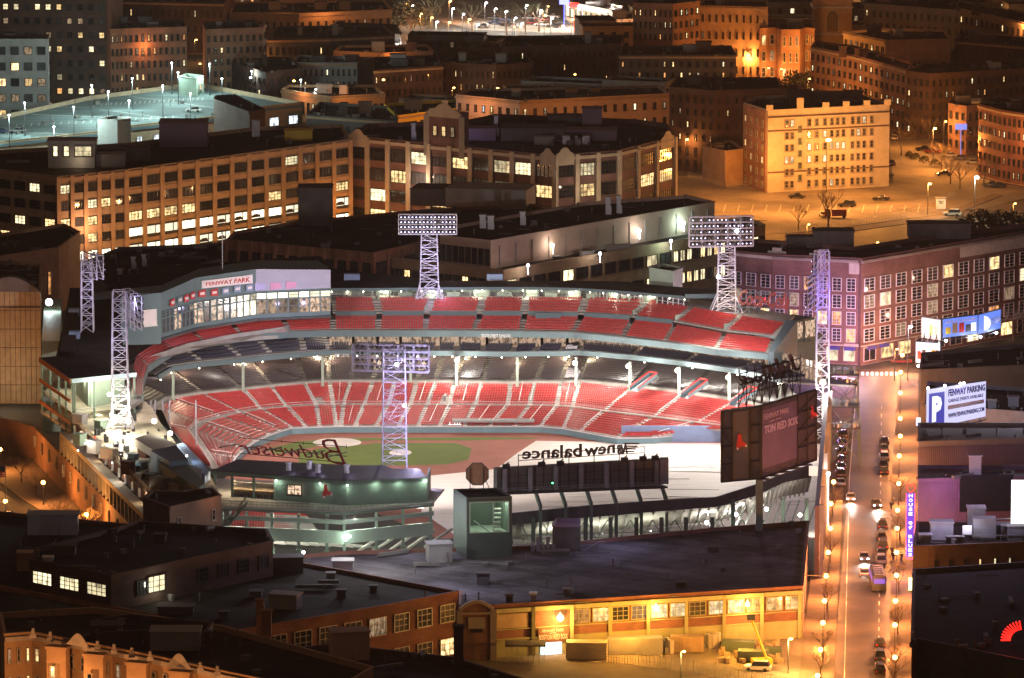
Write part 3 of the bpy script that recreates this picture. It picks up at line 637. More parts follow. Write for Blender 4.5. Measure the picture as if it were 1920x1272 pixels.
# back wall of the concourse and rooms under the canopy
KX = [(622, 541), (700, 541), (800, 540), (900, 539), (1000, 539), (1085, 541), (1150, 545), (1210, 550), (1284, 556)]
KB = [(600, 500), (690, 512), (767, 519), (800, 526), (900, 527), (960, 527), (1085, 527), (1158, 528), (1346, 545)]
K0 = [P(x, y, 23.4) for x, y in KX]; K1 = [P(x, y, 24.6) for x, y in KB]
kb = MB()
for i in range(len(K0) - 1):
    q = [K0[i], K0[i + 1], K1[i + 1], K1[i]]; kb.hexa([p - V(0, 0, .35) for p in q], q)
cn = kb.build('canopy_roof', 'roofblk', st)
ribbon('canopy_fascia', K0, 22.9, 23.5, 'teal', st, .3, out=-.35)
fs = MB(); fs.slab(K0[-1], K1[-1], 23.0, 23.9, .3); fs.build('canopy_fascia', 'teal', st)
rc = MB(); ln = MB()
for i in range(len(K0) - 1):
    a, b = lerp(K0[i], K1[i], .18), lerp(K0[i + 1], K1[i + 1], .18)
    L = (b - a).length
    for k in range(3):
        q = lerp(a, b, k / 3); rc = MB(); rc.box((q.x, q.y, 0), (.35, .35, 2.4), z0=21); rc.build('canopy_post', 'greenl', st)
    for t0, t1, hh in ((.06, .36, 2.3), (.5, .78, .9)):
        aa, bb = lerp(a, b, t0), lerp(a, b, t1); rc = MB(); rc.slab(V(aa.x, aa.y + 3, 0), V(bb.x, bb.y + 3, 0), 21, 21 + hh, .3); rc.build('concourse_room', 'greenl', st)
    rc = MB(); rc.slab(V(a.x, a.y + 8, 0), V(b.x, b.y + 8, 0), 21, 22.1, .3); rc.build('back_wall', 'greenl', st)
rl = MB()
for i in range(7, 13):
    a, b = T[i] + V(0, .8, 1.2), T[i + 1] + V(0, .8, 1.2); rl.bar(a, b, .06); m_ = 10
    for k in range(m_): q = lerp(a, b, k / m_); rl.bar(q, q - V(0, 0, 1.1), .035)
    rl.bar(a - V(0, 0, .5), b - V(0, 0, .5), .04)
rl.build('handrail', 'steel', st)
for k, (x, y) in enumerate([(548 + 170, 545), (667, 547), (735, 548), (880, 546), (975, 547), (1045, 545), (1110, 550), (1165, 553), (1250, 562), (1290, 570)]):
    pass
# white framed glazed rooms on the right of the canopy
for (xa, ya, xb, yb) in ((1118, 559, 1152, 561), (1166, 562, 1205, 566), (1232, 571, 1282, 579)):
    a, b = P(xa, ya, 20.9), P(xb, yb, 20.9); wr = MB(); wr.slab(a, b, 20.9, 22.9, .1); o = wr.build('glazed_room', 'glassb', st); fr = MB()
    for k in range(6): q = lerp(a, b, k / 5); fr.box((q.x, q.y - .25, 0), (.22, .22, 2), z0=20.9)
    for z in (21, 21.9, 22.8): fr.bar(XY(a, z) - V(0, .3, 0), XY(b, z) - V(0, .3, 0), .09)
    fr.build('glazing_frame', 'framew', o)
# small camera platform
a, b = P(1004, 604, 17.2), P(1052, 604, 17.2); cb = MB(); cb.slab(a, b, 17.2, 19.4, 1.6, .2); cb.slab(V(a.x - 1, a.y, 0), V(b.x, b.y, 0), 17.0, 17.7, .3, 2.0); cb.build('camera_platform', 'teal', st)
# right end of the upper deck: sweeping end wall and lower block
e0, e1 = G[-1], T[-1]
eb = MB(); eb.hexa([V(e0.x, e0.y - .5, 12.4), V(e0.x + 1.2, e0.y - .5, 12.4), V(e1.x + 2.4, e1.y + 1, 14), V(e1.x, e1.y + 1, 14)], [V(e0.x, e0.y - .5, 17.2), V(e0.x + 1.2, e0.y - .5, 17.2), V(e1.x + 2.4, e1.y + 1, 22), V(e1.x, e1.y + 1, 22)])
eb.build('end_wall', 'teal', st)
a, b = P(1445, 700, 8), P(1545, 690, 8)
eb = MB(); eb.slab(a, b, 8, 15.2, 6, -6.5); eb.build('corner_block', 'teal', st)
a, b = P(1462, 655, 14.8), P(1530, 642, 14.8); eb = MB(); eb.slab(a, b, 15, 15.3, 9, -9.5)
for k in range(4): q = lerp(a, b, k / 3); eb.box((q.x, q.y, 0), (.5, .5, 4.4), z0=15.3)
eb.slab(a, b, 19.6, 20.1, 6, -6.5); eb.build('corner_pavilion', 'teal', st)
eb = MB(); eb.slab(V(a.x, a.y + 5, 0), V(b.x, b.y + 5, 0), 15.4, 19.5, .2); eb.build('corner_window', LITP, st)
tt = txt('lettering', 'STATE STREET PAVILION', 'white', st, P(903, 632, 15.9) - V(0, .4, 0), P(957, 632, 15.9) - V(0, .4, 0), 15.85, 16.55, ext=.05, off=.1)
tt = txt('lettering', 'EMC LEVEL', 'white', st, P(627, 668, 12.2) - V(0, .4, 0), P(656, 668, 12.2) - V(0, .4, 0), 12.1, 12.8, ext=.05, off=.1)
# lamps on the columns (lit, white) and their light on the seats
def slamp(x, y, z, pw, k, par=st, col=WHITE, r=.42, g='warm', dy=-.7, name='flood_lamp'):
    p = P(x, y, z); b = MB(); b.ball((p.x, p.y + dy, p.z), r, 8, 6); b.build(name, GL[g], par)
    light('POINT', (p.x, p.y + dy - .9, p.z - .3), pw, col, .5, parent=None); return p
for x, y, z, pw in ((857, 675, 11.6, 5200), (1078, 680, 11.6, 5200), (1178, 686, 11.6, 5200), (1270, 694, 11.6, 5200), (1365, 707, 11.6, 4600), (1462, 717, 11.6, 4200), (970, 681, 11.4, 700), (456, 681, 11.4, 700)):
    slamp(x, y, z, pw, 0, r=.5 if pw > 1000 else .2)
for i in range(1, len(EL) - 6, 2):                 # light strips under the club deck, over the dark seats
    p = push(i + 2, 9, 11.5); b = MB(); b.box((p.x, p.y, p.z), (2.4, .5, .12)); b.build('ceiling_lamp', GL['warm'], st)
    light('POINT', p - V(0, 0, .5), 2300, WARM, .3)
for i in range(1, 15, 1):
    p = lerp(G[i], Mr[i], .6); 
    if i > 5: light('POINT', V(p.x + 3, p.y + 6, 15.0), 450, WARM, .3)
for i in range(0, 8):
    p = lerp(K0[i], K1[i], .35); b = MB(); q = V(p.x + 3, p.y, 22.9); b.box(q, (1.2, .4, .15)); b.build('ceiling_lamp', GL['warm'], st); light('POINT', q - V(0, 0, .4), 430, (1, .95, .72), .3)
for i in range(22):              # small bulkhead lamps along the canopy edge and under the club deck
    u = i / 21 * (len(K0) - 1.01); k = int(u); q = lerp(K0[k], K0[k + 1], u - k); b = MB(); b.ball((q.x, q.y - .45, 22.75), .13, 6, 4); b.build('edge_lamp', GL['warm'], st)
for i in range(24):
    u = i / 23 * (len(Efront) - 1.01); k = int(u); q = lerp(Efront[k], Efront[k + 1], u - k); b = MB(); b.ball((q.x, q.y + .9, 11.6), .14, 6, 4); b.build('edge_lamp', GL['warm'], st)
# blue roof unit boxes on the canopy
for (x, y) in ((660, 522), (928, 522)):
    p = P(x, y, 24.3); b = MB(); b.box((p.x, p.y, 0), (3.4, 2, 1.3), z0=24); b.build('roof_unit', 'blueu', st)
# ---- press box with the stadium name
pb = [(302, 635), (369, 615), (480, 598), (620, 592)]
F_ = [P(x, y, 20.6) for x, y in pb]; zt = [31.2, 31.5, 31.5, 31.0]
pbx = MB(); gl = MB(); fr = MB(); back = [p + V(-3.5 if i == 3 else 0, 14, 0) for i, p in enumerate(F_)]
tops = [zat(F_[0], 550), zat(F_[1], 521), zat(F_[2], 505), zat(F_[3], 506)]
for i in range(3):
    a, b = F_[i], F_[i + 1]; pbx.quad(a, b, XY(b, tops[i + 1]), XY(a, tops[i])); 
    pbx.quad(XY(a, tops[i]), XY(b, tops[i + 1]), XY(back[i + 1], tops[i + 1] - .2), XY(back[i], tops[i] - .2))
    pbx.quad(a, b, back[i + 1], back[i])
pbx.quad(F_[3], back[3], XY(back[3], tops[3]), XY(F_[3], tops[3])); pbx.quad(back[0], F_[0], XY(F_[0], tops[0]), XY(back[0], tops[0]))
press = pbx.build('press_box', 'teal', st, label='blue green press box with a long glazed front and the stadium name')
kb = MB()
for i in range(3): kb.slab(F_[i], F_[i + 1], 20.2, 20.7, .5, .02)
kb.build('ledge', 'dsteel', press)
bands = [zat(F_[0], 618), zat(F_[0], 590), zat(F_[0], 582)]
rg = random.Random(4); zl, zm, zh = 21.5, 24.7, 26.1
for i in range(3):
    a, b = F_[i], F_[i + 1]; L = (b - a).length; m_ = max(4, int(L / (1.7 if i < 2 else 2.3))); d = (b - a).normalized(); rz = math.atan2(d.y, d.x)
    for k in range(m_):
        for z0_, z1_, rowi in ((zl, zm, 0), (zm, zh, 1)):
            q = lerp(a, b, (k + .5) / m_); nn = Vector((d.y, -d.x, 0)); xk = k / m_
            if i == 1 and .55 < xk < 1: g_ = LITC if (rowi or xk > .6) else LITP
            elif i == 2: g_ = LITG if rowi else LITD if rg.random() < .5 else LITP
            else: g_ = 'glassb' if rg.random() < .7 else LITP
            part('window', wmesh(L / m_, z1_ - z0_, 'plain', g_, 'teal'), press, V(q.x + nn.x * .06, q.y + nn.y * .06, (z0_ + z1_) / 2) - so, rz)
ab_ = MB()
pA, pB = lerp(F_[1], F_[2], .08) , lerp(F_[1], F_[2], .93)
zs0, zs1 = (zat(pA, 541), zat(pB, 531)), (zat(pA, 527), zat(pB, 515))
d = (pB - pA).normalized(); nn = Vector((d.y, -d.x, 0))
a, b = pA + nn * .1, pB + nn * .1
def para(mb, a, b, z0, z1, n, t):
    lo = [XY(a, z0[0]), XY(b, z0[1]), XY(b + n * t, z0[1]), XY(a + n * t, z0[0])]; hi = [XY(a, z1[0]), XY(b, z1[1]), XY(b + n * t, z1[1]), XY(a + n * t, z1[0])]; mb.hexa(lo, hi)
para(ab_, a, b, zs0, zs1, nn, .25); sb_ = ab_.build('name_board', 'signw', press)
txt('lettering', 'FENWAY PARK', 'redm', press, lerp(a, b, .07), lerp(a, b, .94), (zs0[0] + .45, zs0[1] + .4), (zs1[0] - .4, zs1[1] - .4), ext=.08, off=.27)
fb_ = MB(); para(fb_, lerp(F_[1], F_[2], -.25) + nn * -.6, F_[2] + nn * -.6, (tops[1] - 2, tops[2] - .5), (tops[1] - .5, tops[2] + .9), nn, .5)
pole = P(417, 505, 31.5); fp_ = MB(); fp_.bar(pole, pole + V(0, 0, 7.5), .11, 6); fp_.ball(pole + V(0, 0, 7.6), .22); fp_.build('flagpole', 'steel', press)
pen = [(321, 568, 'redm'), (335, 563, 'fieldw'), (347, 560, 'redm'), (359, 555, 'redm'), (377, 551, 'redm'), (400, 549, 'redm'), (421, 546, 'blueu'), (443, 542, 'blueu'), (466, 540, 'blueu')]
for x, y, m_ in pen:
    seg = 0 if x < 369 else 1; a, b = F_[seg], F_[seg + 1]
    tX = (x - pb[seg][0]) / (pb[seg + 1][0] - pb[seg][0]); q = lerp(a, b, tX); d = (b - a).normalized(); nn = Vector((d.y, -d.x, 0)); zc = zat(q, y); b_ = MB()
    u0 = q - d * .95 + nn * .3; u1 = q + d * .95 + nn * .3
    b_.hexa([XY(u0, zc - .55), XY(u1, zc - .75), XY(u1 + nn * .1, zc - .75), XY(u0 + nn * .1, zc - .55)], [XY(u0, zc + .65), XY(u1, zc + .85), XY(u1 + nn * .1, zc + .85), XY(u0 + nn * .1, zc + .65)])
    pn = b_.build('pennant', m_, press); b2 = MB(); b2.box((q.x + nn.x * .48, q.y + nn.y * .48, zc + .08), (1.2, .08, .55), math.atan2(d.y, d.x)); b2.build('pennant_face', 'signw', pn)
for x, y, m_ in ((488, 537, 'blueu'), (517, 536, 'redm'), (546, 534, 'redm')):
    a, b = F_[2], F_[3]; q = lerp(a, b, (x - 480) / 140); d = (b - a).normalized(); nn = Vector((d.y, -d.x, 0)); zc = zat(q, y); b_ = MB()
    u0 = q - d * 1.1 + nn * .1; u1 = q + d * 1.1 + nn * .1
    b_.hexa([XY(u0, zc - .9), XY(u1, zc - .55), XY(u1 + nn * .1, zc - .55), XY(u0 + nn * .1, zc - .9)], [XY(u0, zc + .75), XY(u1, zc + .5), XY(u1 + nn * .1, zc + .5), XY(u0 + nn * .1, zc + .75)])
    b_.build('pennant', mat('pennant_' + m_, (.62, .30, .50) if m_ == 'redm' else (.42, .40, .70), .6, .1), press)
# pale upper panel on the right part of the press box
a, b = F_[2], F_[3]; d = (b - a).normalized(); nn = Vector((d.y, -d.x, 0)); b_ = MB(); b_.hexa([XY(a, 26.5) + nn * .03, XY(b, 26.5) + nn * .03, XY(b, 26.5) + nn * .09, XY(a, 26.5) + nn * .09], [XY(a, tops[2]) + nn * .03, XY(b, tops[3]) + nn * .03, XY(b, tops[3]) + nn * .09, XY(a, tops[2]) + nn * .09])
b_.build('upper_panel', mat('lilac_panel', (.38, .38, .52), .6, .1, .3, stretch=(.3, 1, 3)), press)
for t in (.15, .5, .85): q = lerp(F_[2], F_[3], t); light('POINT', (q.x, q.y - 7, 22.5), 380, LAV, .3)
# left wing wall of the press box and the white window in it
wl = [P(302, 635, 20.6), P(253, 640, 20.6), P(166, 660, 20.6)]
b_ = MB(); z1 = zat(wl[0], 549); b_.slab(V(wl[0].x, wl[0].y, 0), V(wl[1].x - 3, wl[1].y + 2, 0), 19.5, z1, -.4)
b_.quad(XY(wl[0], z1), V(wl[2].x, wl[2].y + 6, z1), V(wl[2].x, wl[2].y + 20, z1 - .5), V(wl[0].x, wl[0].y + 14, z1 - .5))
ww = b_.build('wing_wall', 'teal', st); p = P(282, 598, 24); q = lerp(wl[0], wl[1], .42)
part('window', wmesh(3.2, 3.4, 'pair', 'signw', 'white'), ww, V(q.x, q.y - .7, 25.3) - so, math.atan2(wl[0].y - wl[1].y, wl[0].x - wl[1].x))
# ================================================================ LIGHT TOWERS
def lattice(mb, c, w0, w1, z0, z1, n, r=.10, d0=None, d1=None):
    d0 = d0 or w0; d1 = d1 or w1
    def cor(t):
        w_, dd = lerp(w0, w1, t) / 2, lerp(d0, d1, t) / 2; z = lerp(z0, z1, t)
        return [V(c[0] - w_, c[1] - dd, z), V(c[0] + w_, c[1] - dd, z), V(c[0] + w_, c[1] + dd, z), V(c[0] - w_, c[1] + dd, z)]
    for k in range(n):
        a, b = cor(k / n), cor((k + 1) / n)
        for i in range(4):
            j = (i + 1) % 4; mb.bar(a[i], b[i], r * 1.25); mb.bar(b[i], b[j], r * .8)
            if k % 2: mb.bar(a[i], b[j], r * .7)
            else: mb.bar(a[j], b[i], r * .7)
def bank(root, c, wd, z0, z1, rows, cols, face, glint=.5, frame='metalw', depth=1.4, g='lav', seed=1):
    """Lamp bank: frame of bars and rows of round floodlights facing direction face (plan vector)."""
    f = Vector((face[0], face[1], 0)).normalized(); s = Vector((-f.y, f.x, 0)); mb = MB(); lm = MB(); ls = MB(); rnd = random.Random(seed)
    for k in range(rows + 1):
        z = lerp(z0, z1, k / rows)
        for dd in (0, -depth): mb.bar(V(c[0], c[1], z) - s * wd / 2 + f * dd, V(c[0], c[1], z) + s * wd / 2 + f * dd, .11)
    nc = max(2, cols // 3)
    for k in range(nc + 1):
        t = (k / nc - .5) * wd
        for dd in (0, -depth): mb.bar(V(c[0], c[1], z0) + s * t + f * dd, V(c[0], c[1], z1) + s * t + f * dd, .10)
        mb.bar(V(c[0], c[1], z1) + s * t, V(c[0], c[1], z1) + s * t - f * depth, .08); mb.bar(V(c[0], c[1], z0) + s * t, V(c[0], c[1], z1) + s * t - f * depth, .07)
        if k < nc: t2 = ((k + 1) / nc - .5) * wd; mb.bar(V(c[0], c[1], z0) + s * t - f * depth, V(c[0], c[1], z1) + s * t2 - f * depth, .07)
    mb.build('lamp_frame', frame, root)
    for k in range(rows):
        z = lerp(z0, z1, (k + .5) / rows)
        for j in range(cols):
            t = ((j + .5) / cols - .5) * wd * .97; q = V(c[0], c[1], z) + s * t + f * .35
            lm.bar(q - f * .5, q + f * .12, .17, 6, .36)
            if rnd.random() < glint: ls.ball(q + f * .16 + V(0, 0, .05), .15, 6, 4)
    lm.build('flood_lamps', 'dsteel', root, kind='stuff')
    if ls.v: ls.build('lamp_lenses', GL[g], root, kind='stuff')
def tower(label, base, top_z, w0, w1, n, foot=None):
    t = thing('light_tower', label, 'light tower', base, 'stadium light towers'); mb = MB(); lattice(mb, base, w0, w1, base.z, top_z, n); mb.build('mast', 'metalw', t)
    if foot:
        fb = MB(); 
        for sx in (-1, 1):
            for sy in (-1, 1):
                a = V(base.x + sx * foot[0], base.y + sy * 2.5, base.z - foot[1]); b = V(base.x + sx * w0 / 2, base.y + sy * w0 / 2, base.z + foot[2])
                fb.bar(a, b, .16); fb.bar(a, V(base.x, base.y + sy * w0 / 2, base.z - .1 + foot[2] * .6), .11); fb.bar(V(a.x * .5 + base.x * .5, a.y, a.z), b, .1)
        for k in range(3): z = base.z - foot[1] + (foot[2] + foot[1]) * (k + .5) / 3; u = foot[0] * (1 - k / 3.2); fb.bar(V(base.x - u, base.y - 2.4, z), V(base.x + u, base.y - 2.4, z), .09); fb.bar(V(base.x - u, base.y - 2.4, z), V(base.x + u * .7, base.y - 1.4, z + 1.6), .09)
        fb.build('splayed_foot', 'metalw', t)
    return t
# tower at the middle of the canopy
b1 = P(805, 552, 22); t = tower('tall pale lattice light tower above the middle of the black stadium roof', b1, zat(b1, 436), 4.0, 3.3, 9, (3.0, 1.0, 2.4))
bank(t, (b1.x - .3, b1.y - 2.4), 12.4, zat(b1, 437), zat(b1, 400), 4, 15, (0, -1), .95)
light('POINT', (b1.x, b1.y - 6, zat(b1, 480)), 1200, LAV, .4, parent=None); light('POINT', (b1.x + 3, b1.y - 6, 24), 700, LAV, .4)  # lavender lights added to tint the mast, no lamp built for them
# tower by the right end of the canopy
b2 = P(1362, 580, 21.5); t = tower('lattice light tower with a wide lamp bank behind the red upper deck', b2, zat(b2, 460), 3.9, 3.4, 10, (3.6, 1.0, 3.0))
bank(t, (b2.x - 1.2, b2.y - 2.4), 13.6, zat(b2, 460), zat(b2, 404), 5, 15, (.12, -1), .75, seed=5)
light('POINT', (b2.x - 2, b2.y - 7, zat(b2, 500)), 900, (.72, .66, 1), .4); light('POINT', (b2.x, b2.y - 6, 25), 900, WARM, .4)
b = MB(); q = V(b2.x + 2, b2.y - 3, zat(b2, 430)); b.ball(q, .4); b.ball(V(b2.x - 1.8, b2.y - 3, zat(b2, 515)), .45); b.build('lit_lamp', GL['white'], t)
# tower on the street corner beyond left field, seen edge on
b3 = P(1541, 830, 3); t = tower('slender light tower beside the street, lamps stacked in a column', b3, zat(b3, 470), 2.7, 2.3, 17)
bank(t, (b3.x - 2.2, b3.y), 9, zat(b3, 578), zat(b3, 515), 6, 6, (-1, .25), .35, seed=3); bank(t, (b3.x - 1.4, b3.y + 1), 6, zat(b3, 513), zat(b3, 475), 4, 5, (-1, .2), .35, seed=8)
light('POINT', (b3.x + 4, b3.y - 3, zat(b3, 560)), 3600, (.28, .2, 1), .4); light('POINT', (b3.x - 4, b3.y - 6, zat(b3, 660)), 900, (.7, .65, 1), .4); light('POINT', (b3.x, b3.y - 6, zat(b3, 480)), 500, LAV, .4)  # violet and lavender fill added beside the mast
# foreground tower in the infield view
b4 = P(740, 880, 13); t = tower('nearest light tower, its lamp bank seen from behind across the red seats', b4, zat(b4, 652), 4.6, 4.0, 11)
bank(t, (b4.x - .6, b4.y + 2.6), 14.6, zat(b4, 700), zat(b4, 650), 4, 15, (.16, 1), .3, seed=2)
light('POINT', (b4.x + 3, b4.y - 6, zat(b4, 690)), 2600, (.62, .56, 1), .4); light('POINT', (b4.x + 4, b4.y - 7, zat(b4, 760)), 2600, LAV, .4); light('POINT', (b4.x + 4, b4.y - 7, zat(b4, 840)), 2200, LAV, .4)
b = MB(); b.ball(V(b4.x + .5, b4.y - 2.3, zat(b4, 680)), .35); b.ball(V(b4.x + 1.9, b4.y - 2.3, zat(b4, 757)), .3); b.build('lit_lamp', GL['white'], t)
# towers at the right-field corner
b5 = P(226, 800, 14.7); t = tower('light tower rising from the glaring forecourt left of the stands, lamps facing right', b5, zat(b5, 545), 3.4, 2.5, 14, (2.6, 0, 2.5))
bank(t, (b5.x + 3.2, b5.y), 10, zat(b5, 612), zat(b5, 548), 5, 9, (1, .3), .3, seed=6)
light('POINT', (b5.x - 2, b5.y - 6, zat(b5, 640)), 900, LAV, .4); light('POINT', (b5.x + 3, b5.y - 6, zat(b5, 560)), 500, LAV, .4)  # added lavender fill for the lattice
b6 = P(164, 622, 24); t = tower('leftmost light tower, standing on the black roof with its lamps turned away', b6, zat(b6, 478), 2.5, 2.1, 9)
bank(t, (b6.x + 2.0, b6.y), 7, zat(b6, 520), zat(b6, 475), 4, 7, (1, .5), .3, seed=9)
light('POINT', (b6.x + 1, b6.y - 6, zat(b6, 540)), 900, LAV, .4)  # added lavender fill, not a lamp on the mast
# field light, from the lit banks on the masts
def beam(src, to, pw, col, cone=75): light('SPOT', src, pw, col, 1.2, cone=cone, to=to)
bk1 = V(b1.x, b1.y - 4.5, zat(b1, 420)); bk2 = V(b2.x - 1, b2.y - 5, zat(b2, 440)); bk3 = V(b3.x - 5, b3.y, zat(b3, 545)); bk4 = V(b4.x, b4.y + 5, zat(b4, 675)); bk5 = V(b5.x + 6, b5.y, zat(b5, 580)); bk6 = V(b6.x + 4, b6.y, zat(b6, 500))
beam(bk4, P(840, 745, 4), 150000, (1, .88, .84), 95); beam(bk4, P(520, 760, 4), 50000, (1, .86, .80), 80)
beam(bk5, P(700, 770, 4), 80000, (1, .86, .78), 70); beam(bk3, P(1150, 770, 4), 70000, (1, .84, .82), 85); beam(bk3, P(1240, 860, 0), 75000, (1, .92, .82), 45)
beam(bk3, P(1250, 600, 20), 27000, (1, .8, .75), 60); beam(bk4, P(900, 600, 19), 26000, (1, .78, .78), 70); beam(bk5, P(480, 650, 18), 30000, (1, .85, .8), 80)
beam(bk1, P(780, 850, 0), 60000, (1, .93, .8), 60); beam(bk2, P(1220, 855, 0), 90000, (1, .93, .80), 55); beam(bk2, P(1150, 960, 0), 45000, (1, .86, .78), 60); beam(bk5, P(380, 850, 3), 30000, (1, .8, .74), 60)
# ================================================================ CENTRE FIELD STRUCTURES
# ---- rear wall of the bleachers: dark band over open green trusses
bl = thing('bleacher_stand', 'back of the outfield bleachers, a dark band over open pale green trusses', 'grandstand', P(1150, 1040, 0))
bt = [(958, 985), (1100, 971), (1250, 958), (1345, 951), (1420, 929), (1470, 905), (1522, 895)]      # foot of the band
bT = [(958, 963), (1100, 949), (1250, 938), (1345, 933), (1420, 909), (1470, 890), (1522, 872)]
BD = [1119, 1121, 1124, 1126, 1136, 1146, 1156]
LB = [Q(x, y, d) for (x, y), d in zip(bt, BD)]; UB = [Q(x, y, d) for (x, y), d in zip(bT, BD)]
def poly_wall(mb, lo, hi, t):
    for i in range(len(lo) - 1):
        a, b = lo[i], lo[i + 1]; c, d = hi[i + 1], hi[i]; n = Vector((-(b.y - a.y), b.x - a.x, 0)).normalized() * t
        mb.hexa([a, b, b + n, a + n], [d, c, c + n, d + n])
mb = MB(); poly_wall(mb, LB, UB, .5); mb.build('rear_band', 'dkw', bl)
mb = MB()          # sloping underside with joists, lit
for i in range(len(LB) - 1):
    a, b = LB[i], LB[i + 1]; mb.quad(a, b, b + V(0, 14, -5.5), a + V(0, 14, -5.5))
    m_ = 6
    for k in range(m_): q = lerp(a, b, k / m_); mb.bar(q + V(0, .4, -.35), q + V(0, 14, -5.9), .18)
mb.build('stepped_underside', 'conc', bl)
for x, Y in ((1000, 1120), (1048, 1120), (1098, 1121), (1145, 1122), (1193, 1123), (1240, 1124), (1286, 1125), (1335, 1126), (1374, 1130), (1468, 1146), (1512, 1154)):
    i = min(range(len(BD)), key=lambda k: abs(BD[k] - Y)); z = zat(V(0, Y, 0), 960 if x < 1345 else 925); p = Q(x, 990, Y); mb = MB(); mb.box((p.x, Y - .4, 0), (.75, .75, z - 1), z0=0)
    mb.build('column', 'green', bl)
mb = MB()
for k in range(22):
    x = 972 + k * 21; Y = 1121 + (k / 22) * 8; a = Q(x, 1010, Y); b = Q(x + 20, 975, Y); mb.bar(a, b, .14) if k % 2 else mb.bar(Q(x, 975, Y), Q(x + 20, 1010, Y), .14)
for y in (1004, 1012): mb.bar(Q(962, y, 1120), Q(1350, y - 10, 1128), .12)
for k in range(9): x = 1380 + k * 17; mb.bar(Q(x, 985, 1135), Q(x + 17, 950 - k * 2, 1142), .12)
mb.build('brace', 'greenl', bl)
fl = MB(); 
fl.quad(Q(962, 1030, 1118), Q(1350, 1015, 1126), Q(1350, 985, 1155), Q(962, 1000, 1150)); fl.build('concourse_floor', 'conc', bl)
for x, y, Y, pw, g_ in ((1040, 1003, 1126, 1500, 'white'), (1130, 1000, 1127, 1300, 'white'), (1220, 996, 1128, 1300, 'white'), (1325, 980, 1130, 1800, 'white'), (1380, 965, 1136, 2200, 'white'), (1437, 955, 1142, 1200, 'white'), (1500, 966, 1150, 1200, 'warm')):
    q = Q(x, y, Y); r = .1 if x < 1300 else .38; b = MB(); b.ball(q, r); b.build('lit_lamp', GL[g_], bl); light('POINT', q - V(0, .6, .5), pw * .8, (1, 1, .8) if x < 1300 else WHITE, .3)
# ---- main scoreboard, from behind
s = thing('scoreboard', 'long dark scoreboard seen from behind, standing on curved posts over the outfield', 'scoreboard', P(1090, 1040, 0))
SY0, SY1 = 1117, 1128
a, b = Q(932, 920, SY0), Q(1246, 912, SY1); za0, za1 = Q(932, 921, SY0).z, Q(932, 880, SY0).z; zb0, zb1 = Q(1246, 908, SY1).z, Q(1246, 862, SY1).z
mb = MB(); n = Vector((b.x - a.x, b.y - a.y, 0)).normalized(); nn = Vector((n.y, -n.x, 0))
mb.hexa([XY(a, za0), XY(b, zb0), XY(b, zb0) - nn * 2, XY(a, za0) - nn * 2], [XY(a, za1), XY(b, zb1), XY(b, zb1) - nn * 2, XY(a, za1) - nn * 2]); mb.build('back_panel', mat('board_back', (.13, .115, .10), .7, .2, .5), s)
mb = MB()
for k in range(7):
    t = k / 6.6 + .04; q = lerp(a, b, t); z0, z1 = lerp(za0, zb0, t), lerp(za1, zb1, t)
    mb = MB(); mb.box((q.x + nn.x * .3, q.y + nn.y * .3, (z0 + z1) / 2 - .2), (.8, .6, z1 - z0 + .4), math.atan2(n.y, n.x)); mb.build('rib', 'greyw', s)
mb = MB()
for k in range(20):
    t = (k + .5) / 20; q = lerp(a, b, t) + nn * .1; mb.bar(XY(q, lerp(za0, zb0, t)), XY(q, lerp(za1, zb1, t)), .07)
for f_ in (.33, .66): mb.bar(XY(a + nn * .12, lerp(za0, za1, f_)), XY(b + nn * .12, lerp(zb0, zb1, f_)), .06)
mb.build('frame_bar', 'black', s); mb = MB()
mb.hexa([XY(a, za0 - .5) + nn * 1.6, XY(b, zb0 - .5) + nn * 1.6, XY(b, zb0 - .5) - nn * 1, XY(a, za0 - .5) - nn * 1], [XY(a, za0 - .2) + nn * 1.6, XY(b, zb0 - .2) + nn * 1.6, XY(b, zb0 - .2) - nn * 1, XY(a, za0 - .2) - nn * 1]); mb.build('catwalk', 'dsteel', s)
mb = MB(); mb.bar(XY(a, za0 + .7) + nn * 1.5, XY(b, zb0 + .7) + nn * 1.5, .05)
for k in range(24): q = lerp(a, b, k / 23) + nn * 1.5; z = lerp(za0, zb0, k / 23); mb.bar(XY(q, z - .2), XY(q, z + .7), .035)
mb.build('railing', 'steel', s)
for x in (1001, 1048, 1096, 1143, 1190, 1238):
    t = (x - 932) / 314; q = lerp(a, b, t); z = lerp(za0, zb0, t) - .3; mb = MB(); p0 = XY(q, z) + nn * .8; p1 = p0 + V(.9, -1.2, -2.6); p2 = V(p1.x, p1.y, 0)
    mb.bar(p0, p1, .38, 4); mb.bar(p1, p2, .42, 4); mb.build('post', 'green', s)
p = Q(1236, 900, SY1); mb = MB(); mb.box((p.x + .9, p.y - .3, (zb0 + zb1) / 2 + .3), (1.6, 2.6, zb1 - zb0)); mb.build('end_box', 'greyw', s)
q = Q(1036, 906, SY0 - 2); mb = MB(); mb.ball(q, .16); mb.build('indicator_lamp', GL['green'], s)
for x in (949, 1015, 1050, 1170, 1205, 1228):
    t = (x - 932) / 314; q = lerp(a, b, t); z = lerp(za1, zb1, t); mb = MB(); mb.box((q.x, q.y, 0), (1.4, .9, .8), z0=z + .03); mb.bar(V(q.x, q.y - .2, z + .83), V(q.x + .5, q.y, z + 1.2), .14, 6); mb.build('board_lamp', 'black', s)
